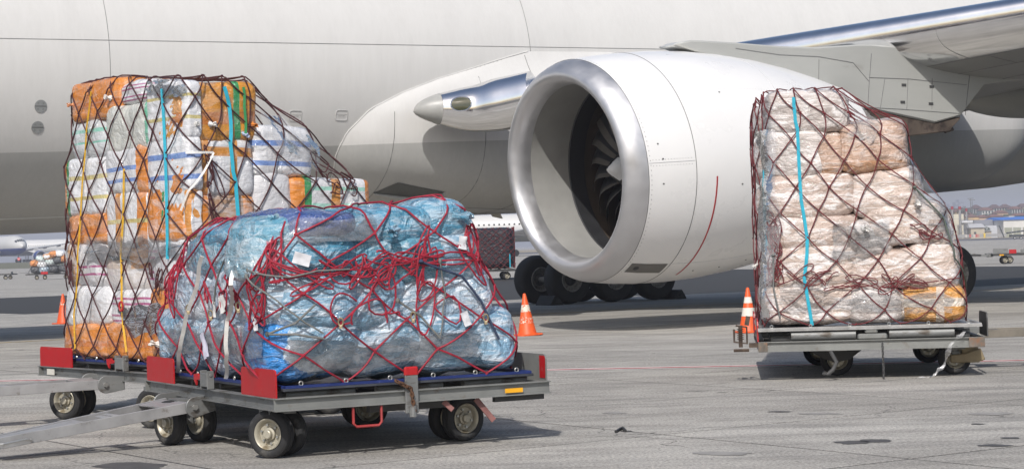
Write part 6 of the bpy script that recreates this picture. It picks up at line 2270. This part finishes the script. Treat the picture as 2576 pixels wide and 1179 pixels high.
# ---- airliners
GLASSD = pm('cockpit_glass', (.02, .025, .03), .1, coat=.5)
FARW = pm('airliner_white', (.60, .60, .595), .4, var=.03, vs=.5)
FARB = pm('airliner_blue', (.015, .045, .24), .4, var=.1, vs=.5)
FARG = pm('airliner_grey', (.42, .43, .44), .45)
def two_tone(name, zsplit, lo):
    b = NB(name)
    v = b.sep(b.coord('Object'))
    b.set(Base_Color=b.mix(b.math('GREATER_THAN', v[2], zsplit), lo, (.56, .56, .55)), Roughness=.45)
    return b.m
def airliner(label, nose, heading, Rf, Lf, zax, skin, eng_mat, wing_x, span, n_win, win_x0, eng=True, gz=0.0, group='parked airliners', win_side=1, wing_z=0.0):
    """x forward from the nose backwards, y to its own port side"""
    root = thing('parked_airliner', label, 'airplane', (nose[0], nose[1], gz), heading, group)
    za = zax - gz
    mb = MB()
    st_ = [(0, .04, -.35), (-.5, .8, -.32), (-1.4, 1.35, -.26), (-3, 1.95, -.14), (-5, 2.35, -.05), (-7, 2.6, 0), (-Lf * .62, 2.6, 0), (-Lf * .75, 2.35, .25), (-Lf * .88, 1.5, .8), (-Lf * .97, .6, 1.3), (-Lf, .1, 1.5)]
    N_ = 40
    for x, r, dz in st_:
        r = r / 2.6 * Rf
        mb.v += [Vector((x, r * cos(2 * pi * k / N_), za + dz * Rf / 2.6 + r * sin(2 * pi * k / N_))) for k in range(N_)]
    for i in range(len(st_) - 1):
        mb.f += [(i * N_ + k, i * N_ + (k + 1) % N_, (i + 1) * N_ + (k + 1) % N_, (i + 1) * N_ + k) for k in range(N_)]
    mb.mi = [0] * len(mb.f)
    fz = mb.build('fuselage', skin, root, 60)
    # cockpit panes
    for k, (a0, a1, x0_, x1_) in enumerate([(.62, .9, -1.6, -2.5), (.95, 1.25, -1.25, -2.3), (1.3, 1.55, -1.1, -2.2), (1.59, 1.84, -1.1, -2.2), (1.89, 2.19, -1.25, -2.3), (2.24, 2.52, -1.6, -2.5)]):
        m2 = MB()
        def hull(x, a):
            r = interp(-x, [(-q[0], q[1]) for q in st_]) / 2.6 * Rf
            dz = interp(-x, [(-q[0], q[2]) for q in st_]) * Rf / 2.6
            return Vector((x, (r + .02) * cos(a), za + dz + (r + .02) * sin(a)))
        lo = .55 if a1 < 1.57 else None
        mid = (a0 + a1) / 2
        m2.grid(lambda u, v: hull((x0_ + (x1_ - x0_) * v) * 1.15, a0 + (a1 - a0) * u), 5, 5)
        m2.build('cockpit_window', GLASSD, fz, 60)
    if n_win:
        wm = MB(); wm.poly([(.16 * cos(a), 0, .22 * sin(a)) for a in [2 * pi * k / 10 for k in range(10)]], (0, .03, 0))
        wme = wm.mesh('cabin_window', GLASSD, 0)
        for k in range(n_win):
            o = obj('cabin_window', wme, fz)
            a = .25
            o.location = (win_x0 - k * .53 * 1.6, win_side * (Rf + .0) * cos(a) - .01, za + Rf * sin(a))
    for sd in (-1, 1):
        mb = MB()
        secs = [(Rf * .6, wing_x, za - Rf * .55 + wing_z, Lf * .17, .13), (Rf * 2.2, wing_x - Rf * .9, za - Rf * .45 + wing_z, Lf * .12, .12), (span, wing_x - span * .55, za - Rf * .55 + wing_z + span * .09, Lf * .035, .1)]
        K = 14
        vs = []
        for (y, x, z, c, t) in secs:
            for k in range(K):
                a = 2 * pi * k / K
                xc = .5 - .5 * cos(a)
                vs.append(Vector((x - xc * c, sd * y, z + (1 if a < pi else -1) * foil(max(xc, 1e-6), t) * c)))
        fs = [(i * K + k, i * K + (k + 1) % K, (i + 1) * K + (k + 1) % K, (i + 1) * K + k) for i in range(2) for k in range(K)] + [tuple(2 * K + k for k in range(K))]
        mb.add(vs, fs)
        wg = mb.build('wing', FARG if wing_z == 0 else FARW, root, 50)
        for q in (.35, .55, .75):
            mb = MB()
            y = span * q
            x = wing_x - y * .55 - Lf * .05
            z = za - Rf * .55 + wing_z + y * .09 - .3
            mb.tube([(x + 2.0, sd * y, z), (x + 1, sd * y, z - .15), (x - 1.5, sd * y, z - .2), (x - 3, sd * y, z + .1)], [.05, .3, .35, .06], 10)
            mb.build('flap_fairing', FARG, wg, 60)
        if eng:
            mb = MB()
            ex, ey, ez = wing_x + 2.6, sd * (Rf + 6.2), za - Rf * 1.15
            er = Rf * .58
            mb.M = Matrix.Translation((ex, ey, ez))
            mb.cur = 0
            mb.lathe([(-4.6, er * .62), (-3, er * .9), (-1, er), (-.25, er * .96), (0, er * .88), (-.1, er * .8), (-.9, er * .78)], 28, None, cap=False)
            mb.cur = 1
            mb.lathe([(-.9, er * .79), (-.92, er * .25), (-.55, .02)], 28, None, cap=False)
            mb.cur = 2
            mb.lathe([(-.02, er * .905), (.03, er * .86), (-.05, er * .82)], 28, None, cap=False)
            en = mb.build('engine', [eng_mat, pm('far_fan', (.09, .09, .1), .4, metal=.5), FARG], root, 50)
            mb = MB(); mb.poly([(ex - .8, ey - .15, ez + er * .95), (ex - 4.2, ey - .15, ez + er * .8), (ex - 7, ey - .15, za - Rf * .3), (ex - 3.5, ey - .15, za - Rf * .3)], (0, .3, 0)); mb.build('pylon', FARW, en, 0)
        mb = MB()
        mb.tube([(wing_x - Lf * .085, sd * Rf * 1.5, za - Rf * .5), (wing_x - Lf * .085, sd * Rf * 1.5, .55)], .18, 8)
        gr = mb.build('main_gear', FARG, root)
        for dx in (-.75, .75):
            for dy in (-.4, .4):
                mb = MB(); mb.lathe([(-.2, .25), (-.2, .5), (-.14, .55), (.14, .55), (.2, .5), (.2, .25)], 20, Matrix.Translation((wing_x - Lf * .085 + dx, sd * Rf * 1.5 + dy, .55)) @ Matrix.Rotation(pi / 2, 4, 'Z'))
                mb.build('tyre', RUBBER, gr, 40)
    mb = MB(); mb.tube([(-5.2, 0, za - Rf * .9), (-5.0, 0, .45)], .13, 8)
    ng = mb.build('nose_gear', FARG, root)
    for dy in (-.25, .25):
        mb = MB(); mb.lathe([(-.14, .2), (-.14, .4), (.14, .4), (.14, .2)], 18, Matrix.Translation((-5.0, dy, .42)) @ Matrix.Rotation(pi / 2, 4, 'Z')); mb.build('tyre', RUBBER, ng, 40)
    mb = MB()
    mb.poly([(-Lf * .8, -.2, za + Rf * .9), (-Lf * .9, -.2, za + Rf + Lf * .15), (-Lf * .97, -.2, za + Rf + Lf * .15), (-Lf * .96, -.2, za + Rf * .7)], (0, .4, 0))
    mb.build('tail_fin', skin if not isinstance(skin, tuple) else FARW, root, 20)
    return root

BANK = 1.35
# raised taxiway and its grass bank beyond the small load
tb = MB()
tb.add([(-420, 470, 0.0), (-50, 470, 0.0), (-50, 560, BANK), (-420, 560, BANK)], [(0, 1, 2, 3)])
GRASS = pm('dry_grass', (.115, .115, .06), .95, var=.35, vs=.6, dirt=(.16, .14, .10), dirt_amt=.5, ds=2.5, kind='World', stretch=(.2, 1, 1))
tag(tb.build('grass_bank', GRASS, None, 0), 'dry grass bank below the raised taxiway', 'grass', kind='structure')
tb = MB(); tb.add([(-420, 560, BANK), (-50, 560, BANK), (-50, 1400, BANK), (-420, 1400, BANK)], [(0, 1, 2, 3)])
tag(tb.build('taxiway', pm('asphalt_far', (.16, .16, .17), .9, var=.15, vs=.05, kind='World'), None, 0), kind='structure')

na = atY(58, 616, 585)
airliner('white airliner with blue belly and blue engines facing the camera', (na.x, na.y), atan2(-.85, .52), 2.9, 54, na.z, two_tone('blue_belly', na.z - BANK - .95, (.015, .045, .24)), FARB, -14, 27, 0, 0, gz=BANK)
nb_ = atY(250, 622, 760)
airliner('plain white airliner parked behind the blue bellied one', (nb_.x, nb_.y), radians(8), 3.0, 60, nb_.z + .6, FARW, FARW, -22, 28, 40, -10, gz=BANK, win_side=-1)
nc = atY(1040, 575, 335)
airliner('white airliner with a row of cabin windows behind the dark cargo block', (nc.x, nc.y), pi, 2.35, 46, 4.75, two_tone('white_grey_belly', 3.6, (.52, .53, .50)), FARW, -12.5, 20, 40, -6, group='parked airliners', win_side=1)
nd_ = atY(2545, 481, 150)
airliner('airliner outside the frame whose white wing tip pokes in', (nd_.x + 27.5, nd_.y + 0.5), radians(-90 + 180), 2.0, 36, 4.2, FARW, FARW, -8, 24, 0, 0, eng=True, group='parked airliners', wing_z=.0)

# no entry sign
sp0 = gnd(48, 674)
sp0 = Vector((atY(48, 673, 480).x, 480, 0))
sg = thing('road_sign', 'round red no entry sign on a thin post before the grass bank', 'sign', sp0)
mb = MB(); mb.tube([(0, 0, 0), (0, 0, 2.3)], .05, 8); mb.build('post', GALV, sg)
mb = MB(); mb.poly([(.36 * cos(2 * pi * k / 24), -.06, 2.25 + .36 * sin(2 * pi * k / 24)) for k in range(24)], (0, .02, 0)); dsc = mb.build('disc', pm('sign_red', (.62, .02, .025), .5), sg, 0)
mb = MB(); mb.span((-.25, -.075, 2.19), (.25, -.065, 2.31)); mb.build('white_bar', pm('sign_white', (.8, .8, .8), .5), dsc, 0)

# ---- right hand background: works yard and villas
YB = 585.0
def bx_px(px0, px1, py0, py1, Y):
    a, b_ = atY(px0, py1, Y), atY(px1, py0, Y)
    return a.x, b_.x, a.z, b_.z
def mk(name, col, **k): return pm(name, col, k.get('r', .8), var=k.get('v', .08), vs=.3, kind='World')
WALLS = dict(cream=mk('wall_cream', (.62, .58, .46)), white=mk('wall_white', (.66, .65, .62)), yellow=mk('wall_yellow', (.62, .42, .20)), peach=mk('wall_peach', (.62, .44, .30)), grey=mk('wall_grey', (.22, .225, .25)), pale=mk('wall_pale', (.52, .54, .58)), beige=mk('wall_beige', (.45, .40, .31)), blue=mk('wall_blue', (.05, .16, .32)), tower=mk('wall_tower', (.20, .21, .25)))
ROOFR, ROOFD, ROOFB, ROOFG = mk('roof_red', (.19, .095, .08), v=.2), mk('roof_dark_red', (.12, .075, .075), v=.2), mk('roof_blue', (.03, .16, .55)), mk('roof_grey', (.45, .45, .46))
WINM = pm('far_window', (.05, .06, .07), .2)
def building(name, label, px0, px1, py_top, Y, z0, wall, roof=None, roof_h=2.0, depth=10, wins=(), cat='building', group=None, hip=.0, win_mat=WINM, doors=()):
    x0_, x1_, _, zt_ = bx_px(px0, px1, py_top, py_top, Y)
    root = thing(name, label, cat, ((x0_ + x1_) / 2, Y, z0), 0, group)
    w_, h = x1_ - x0_, zt_ - z0
    mb = MB(); mb.span((-w_ / 2, 0, 0), (w_ / 2, depth, h)); wl = mb.build('wall', wall, root, 0)
    if roof:
        mb = MB()
        o_ = .4
        mb.add([(-w_ / 2 - o_, -o_, h), (w_ / 2 + o_, -o_, h), (w_ / 2 + o_, depth + o_, h), (-w_ / 2 - o_, depth + o_, h), (-w_ / 2 + hip, depth / 2, h + roof_h), (w_ / 2 - hip, depth / 2, h + roof_h)],
               [(0, 1, 5, 4), (2, 3, 4, 5), (1, 2, 5), (3, 0, 4), (3, 2, 1, 0)])
        mb.build('roof', roof, root, 0)
    for (fx, fz, ww, wh) in wins:
        mb = MB(); mb.box((-w_ / 2 + fx * w_, -.04, fz * h), (ww, .12, wh)); mb.build('window', win_mat, wl, 0)
    for (fx, ww, wh, mt) in doors:
        mb = MB(); mb.box((-w_ / 2 + fx * w_, -.05, wh / 2), (ww, .14, wh)); mb.build('door', mt, wl, 0)
    return root
grid_w = lambda n, rows, ww=.9, wh=1.2: [((i + .5) / n, r, ww, wh) for r in rows for i in range(n)]
building('works_building', 'cream flat roofed works building behind the pipe stacks', 2372, 2424, 538, YB + 6, 0, WALLS['cream'], None, depth=14, wins=[(.42, .55, 1.0, 1.2)])
building('gate_house', 'small beige house with a pale roof beside the tank', 2442, 2477, 572, YB - 4, 0, WALLS['beige'], ROOFG, 1.2, 7, [(.3, .5, .6, .7)])
building('grey_warehouse', 'long warehouse with a dark grey upper wall', 2450, 2524, 551, YB + 20, 0, WALLS['grey'], None, depth=30, wins=[])
building('warehouse_base', 'white lower shed in front of the grey warehouse', 2470, 2523, 566, YB + 16, 0, WALLS['pale'], None, depth=3.5)
SHUT = mk('roller_shutter', (.30, .31, .24))
wh_ = building('hangar_shed', 'pale shed with roller doors and a blue roof', 2524, 2640, 550, YB + 8, 0, WALLS['white'], ROOFB, 1.0, 30, doors=[(.10, 2.3, 2.9, SHUT), (.29, 2.3, 2.9, SHUT), (.5, 2.3, 2.9, SHUT)])
building('store_hut', 'low beige hut beside the grey warehouse', 2478, 2494, 581, YB, 0, WALLS['beige'], ROOFG, .3, 4)
# pipe works
PIPE = pm('pipe_steel', (.36, .36, .36), .45, metal=.5)
def Xp(px, Y=YB): return atY(px, 580, Y).x
def Zp(px, py, Y=YB): return atY(px, py, Y).z
for px, py, rr, lab in ((2397, 519, .32, 'tall steel chimney pipe with a red top nearest the cream building'), (2416, 519, .36, 'middle steel chimney pipe with a dark red top'), (2432.5, 524, .26, 'thin steel chimney pipe with a bright red top above the tank')):
    x, zt_ = Xp(px), Zp(px, py)
    r_ = thing('chimney_pipe', lab, 'chimney', (x, YB, 0), 0, 'chimney pipes')
    mb = MB(); mb.tube([(0, 0, 0), (0, 0, zt_ - .9)], rr, 12); mb.build('flue', PIPE, r_)
    mb = MB(); mb.tube([(0, 0, zt_ - .9), (0, 0, zt_)], rr * 1.25, 12); mb.build('red_cap', pm('cap_red', (.3, .02, .03), .6), r_)
x0_, x1_ = Xp(2417), Xp(2449)
zt_ = Zp(2433, 559)
tk = thing('storage_tank', 'horizontal silver storage tank on a steel frame', 'tank', ((x0_ + x1_) / 2, YB, 0))
hw = (x1_ - x0_) / 2
mb = MB(); mb.lathe([(-hw, .05), (-hw + .05, .5), (-hw + .25, .72), (hw - .25, .72), (hw - .05, .5), (hw, .05)], 24, Matrix.Translation((0, 0, zt_))); mb.build('vessel', pm('tank_silver', (.55, .55, .55), .3, metal=.7), tk, 40)
mb = MB()
for k in range(7):
    x = -hw - 2.4 + k * (2 * hw + 2.4) / 6
    mb.bar((x, -.8, 0), (x, -.8, zt_ - .3), .09, .09); mb.bar((x, .8, 0), (x, .8, zt_ - .3), .09, .09)
for z in (1.0, 2.0, zt_ - .9, zt_ + 1.1):
    mb.bar((-hw - 2.4, -.8, z), (hw, -.8, z), .08, .08); mb.bar((-hw - 2.4, .8, z), (hw, .8, z), .08, .08)
for k in range(5):
    x = -hw - 2 + k * 1.2
    mb.bar((x, -.8, .2), (x + 1.1, -.8, 2.0), .05, .05)
mb.build('steel_frame', PIPE, tk, 0)
mb = MB()
rn = random.Random(8)
for k in range(9):
    x = -hw - 2.2 + k * .62
    z = rn.uniform(.6, 2.4)
    mb.tube([(x, -.6, 0), (x, -.6, z), (x + .3, -.5, z + .2), (x + 1.1, -.5, z + .2), (x + 1.1, -.4, zt_ - .5)], .07, 6)
mb.build('pipework', PIPE, tk, 40)['kind'] = 'stuff'
# barrier fence
fr_ = thing('barrier_fence', 'low red and white mesh barrier fence before the pipe works', 'fence', (Xp(2396, YB - 8), YB - 8, 0))
wd_ = Xp(2530, YB - 8) - Xp(2394, YB - 8)
for k in range(26):
    x = wd_ * k / 26
    mb = MB(); mb.span((x + .02, 0, .35), (x + wd_ / 26 - .04, .04, 1.25)); mb.build('fence_panel', [pm('fence_red', (.42, .07, .06), .7), pm('fence_white', (.5, .46, .42), .7), pm('fence_pink', (.42, .22, .18), .7), pm('fence_grey', (.3, .3, .3), .7)][rn.choice((0, 1, 2, 3, 3)) if k < 15 else 3], fr_, 0)
mb = MB(); mb.box((Xp(2476, YB - 8) - Xp(2396, YB - 8), -.1, .8), (.5, .2, 1.4)); mb.build('yellow_post', pm('post_yellow', (.65, .45, .03), .6), fr_, 0)
# verge and service road
def flat(name, y0_, y1_, x0_, x1_, z, mat, **k):
    mb = MB(); mb.add([(x0_, y0_, z), (x1_, y0_, z), (x1_, y1_, z), (x0_, y1_, z)], [(0, 1, 2, 3)])
    return tag(mb.build(name, mat, None, 0), kind='structure', **k)
flat('service_road', 430, 535, 60, 600, .0, pm('service_asphalt', (.10, .10, .115), .9, var=.1, vs=.1, kind='World'))
flat('ground_verge', 535, 760, 60, 600, .01, pm('dry_verge', (.30, .255, .18), .95, var=.3, vs=.4, kind='World'))
flat('service_road', 430, 520, -48, 40, .0, pm('service_asphalt', (.10, .10, .115), .9, kind='World'))
flat('ground_verge', 520, 900, -48, 40, .01, pm('dry_verge', (.30, .255, .18), .95, kind='World'))
# hill with villas
hm = MB()
def hill_z(x, y):
    return 13.5 * smooth01((y - 690) / 260) * (.75 + .25 * smooth01((x - 110) / 90)) + 1.2 * noise.noise(Vector((x * .01, y * .01, 0)))
hm.grid(lambda u, v: Vector((90 + 420 * u, 680 + 700 * v, hill_z(90 + 420 * u, 680 + 700 * v) - (.3 if v == 0 else 0))), 30, 30)
tag(hm.build('hill', pm('hill_scrub', (.09, .095, .06), .95, var=.3, vs=.05, kind='World'), None, 60), kind='structure')
rows_v = [  # px0, px1, wall top y, Y, wall, roof, label
 (2436, 2462, 545, 715, 'yellow', ROOFR, 'yellow villa with white gables just above the tank'),
 (2463, 2492, 546, 720, 'peach', ROOFR, 'peach villa beside the yellow villa'),
 (2492, 2524, 544, 716, 'yellow', ROOFR, 'long yellow villa above the grey warehouse'),
 (2538, 2552, 543, 712, 'white', None, 'small white flat roofed block above the blue roof'),
 (2553, 2590, 541, 714, 'blue', ROOFR, 'dark blue house with red roof at the frame edge'),
 (2404, 2420, 534, 790, 'yellow', ROOFR, 'small orange house behind the chimney pipes'),
 (2449, 2472, 529, 860, 'white', ROOFD, 'big white villa with a dark red roof on the hill'),
 (2470, 2500, 533, 830, 'white', ROOFR, 'white villa with a red roof in the middle of the hill'),
 (2494, 2520, 528, 870, 'white', ROOFD, 'long white villa with dormers on the hill crest'),
 (2521, 2546, 527, 880, 'cream', ROOFD, 'cream villa with dark red roof near the hill crest'),
 (2546, 2572, 530, 850, 'white', ROOFR, 'white gabled villa on the hill near the frame edge'),
 (2566, 2600, 525, 890, 'cream', ROOFD, 'cream villa cut by the frame edge on the crest'),
 (2508, 2536, 537, 790, 'peach', ROOFR, 'peach villa with a broad red roof mid hill'),
 (2424, 2446, 540, 770, 'white', ROOFR, 'white cottage with a red roof behind the thin chimney pipe'),
]
for k, (a, b_, py, Y, wl_, rf, lab) in enumerate(rows_v):
    py -= 5 if Y >= 830 else (2 if Y >= 770 else 0)
    zb_ = hill_z(atY((a + b_) / 2, py, Y).x, Y) - 1.5
    building('villa', lab, a, b_, py, Y, zb_, WALLS[wl_], rf, (.9 if Y < 725 else 1.2) if rf is not ROOFD else 1.7, 9, grid_w(4, (.55, .82), .8, .9), 'house', 'villas on the hill', hip=1.4)
# trees
def tree(label, px, py_top, Y, z0, w_m, mat_i=0, n=520, squat=1.0):
    x = atY(px, 560, Y).x
    zt_ = atY(px, py_top, Y).z
    h = zt_ - z0
    root = thing('pine_tree', label, 'tree', (x, Y, z0), 0, 'trees around the yard')
    mb = MB(); mb.tube([(0, 0, 0), (.1, 0, h * .4), (0, .1, h * .8)], [.25, .18, .06], 8)
    for k in range(5):
        a = k * 1.3
        mb.tube([(.05, 0, h * (.4 + .07 * k)), (w_m * .4 * cos(a), w_m * .4 * sin(a), h * (.55 + .07 * k))], [.09, .02], 6)
    mb.build('trunk', pm('bark', (.06, .045, .035), .9), root)
    mb = MB()
    rn_ = random.Random(int(px))
    for k in range(n):
        a, b_, r = rn_.uniform(0, 6.28), rn_.uniform(-1, 1), rn_.random() ** .4
        p = Vector((cos(a) * sqrt(1 - b_ * b_) * w_m / 2 * r, sin(a) * sqrt(1 - b_ * b_) * w_m / 2 * r, h * (.62 + .36 * b_ * r * squat)))
        p += Vector((noise.noise(p * .9), noise.noise(p * .9 + Vector((5, 0, 0))), .4 * noise.noise(p * .9 + Vector((0, 7, 0))))) * .5
        s_ = rn_.uniform(.12, .32)
        d1_ = Vector((rn_.gauss(0, 1), rn_.gauss(0, 1), rn_.gauss(0, 1))).normalized(); d2_ = d1_.orthogonal().normalized()
        mb.add([p - d1_ * s_, p + d2_ * s_ * .6, p + d1_ * s_, p - d2_ * s_ * .6], [(0, 1, 2, 3)])
    mb.build('crown', [pm('foliage_dark', (.035, .05, .03), .8, var=.4, vs=1.2), pm('foliage_mid', (.055, .075, .035), .8, var=.4, vs=1.2)][mat_i], root, 0)
tree('dark umbrella pine standing behind the middle chimney pipe', 2424, 517, 760, 4, 6.5)
tree('dark round tree on the hill between two villas', 2488, 536, 765, 6, 6)
tree('dark bush tree before the grey warehouse', 2472, 566, YB + 2, 0, 4.5, 1)
tree('low bush tree beside the gate house', 2462, 568, YB + 4, 0, 4, 0)
tree('small dark tree under the villa row', 2530, 538, 740, 5, 5, 1)
# floodlight masts
for px, py, lab in ((2443, 499, 'tall floodlight mast with a broad lamp head behind the pine'), (2447, 503, 'shorter floodlight mast beside the tall one')):
    Y = 800
    x = atY(px, 560, Y).x; zt_ = atY(px, py, Y).z; z0 = hill_z(x, Y) - .5
    r_ = thing('floodlight_mast', lab, 'mast', (x, Y, z0), 0, 'floodlight masts')
    mb = MB(); mb.tube([(0, 0, 0), (0, 0, zt_ - z0)], [.22, .12], 8); mb.build('pole', GALV, r_)
    mb = MB(); mb.box((0, 0, zt_ - z0), (2.4, .5, .3)); mb.build('lamp_head', GALV, r_, 0)
# far towers
for px0, px1, py, lab in ((2404, 2410, 508, 'faint grey tower block far off in the haze'), (2412, 2424, 501, 'taller faint tower block far off in the haze'), (2388, 2396, 512, 'low faint tower block far off in the haze')):
    building('tower_block', lab, px0, px1, py, 2600, 0, WALLS['tower'], None, depth=20, wins=grid_w(3, (.3, .5, .7, .9), 1.6, 2.2), group='far tower blocks')

# belt loader standing on the far apron
bp = gnd(2548, 602)
bl = thing('belt_loader', 'dark belt loader with a raised boom on the far apron', 'vehicle', (bp.x, bp.y, 0))
DK = pm('loader_dark', (.04, .045, .05), .6)
mb = MB(); mb.prism([(-.6, -.15), (.6, -.15), (.6, .15), (-.6, .15)], (-1.2, 0, 1.35), (7.5, 0, 2.3)); mb.build('boom', DK, bl, 0)
mb = MB(); mb.span((-.6, -.7, .5), (4.6, .7, 1.0)); mb.build('chassis', DK, bl, 0)
mb = MB(); mb.bar((-2.8, 0, 3.0), (-1.8, 0, .5), .2, .2); mb.build('barrier_arm', DK, bl, 0)
for x in (.2, 1.5, 6.0):
    mb = MB(); mb.lathe([(-.16, .15), (-.16, .3), (.16, .3), (.16, .15)], 18, Matrix.Translation((x, -.75, .3)) @ Matrix.Rotation(pi / 2, 4, 'Z')); mb.build('tyre', RUBBER, bl, 40)
    mb = MB(); mb.lathe([(-.17, .02), (-.17, .15), (-.15, .16)], 14, Matrix.Translation((x, -.75, .3)) @ Matrix.Rotation(pi / 2, 4, 'Z')); mb.build('hub', FARG, bl, 40)
mb = MB()
for k in range(7): mb.tube([(-.4 + k, -.6, 1.3 + k * .11), (-.4 + k, -.6, 2.1 + k * .11)], .03, 5)
mb.tube([(-.4, -.6, 2.1), (5.6, -.6, 2.76)], .03, 5)
mb.build('hand_rail', FARG, bl, 40)

# ================================================================== haze
hz = MB(); hz.span((-2500, -40, -1.5), (2500, 4200, 60))
HZ = bpy.data.materials.new('haze_air'); HZ.use_nodes = True
t_ = HZ.node_tree; t_.nodes.remove(t_.nodes['Principled BSDF'])
pv = t_.nodes.new('ShaderNodeVolumePrincipled'); pv.inputs['Color'].default_value = (.80, .83, .95, 1); pv.inputs['Density'].default_value = .0005; pv.inputs['Anisotropy'].default_value = .0
t_.links.new(pv.outputs[0], t_.nodes['Material Output'].inputs['Volume'])
haze = tag(hz.build('haze', HZ, None, 0), kind='stuff')
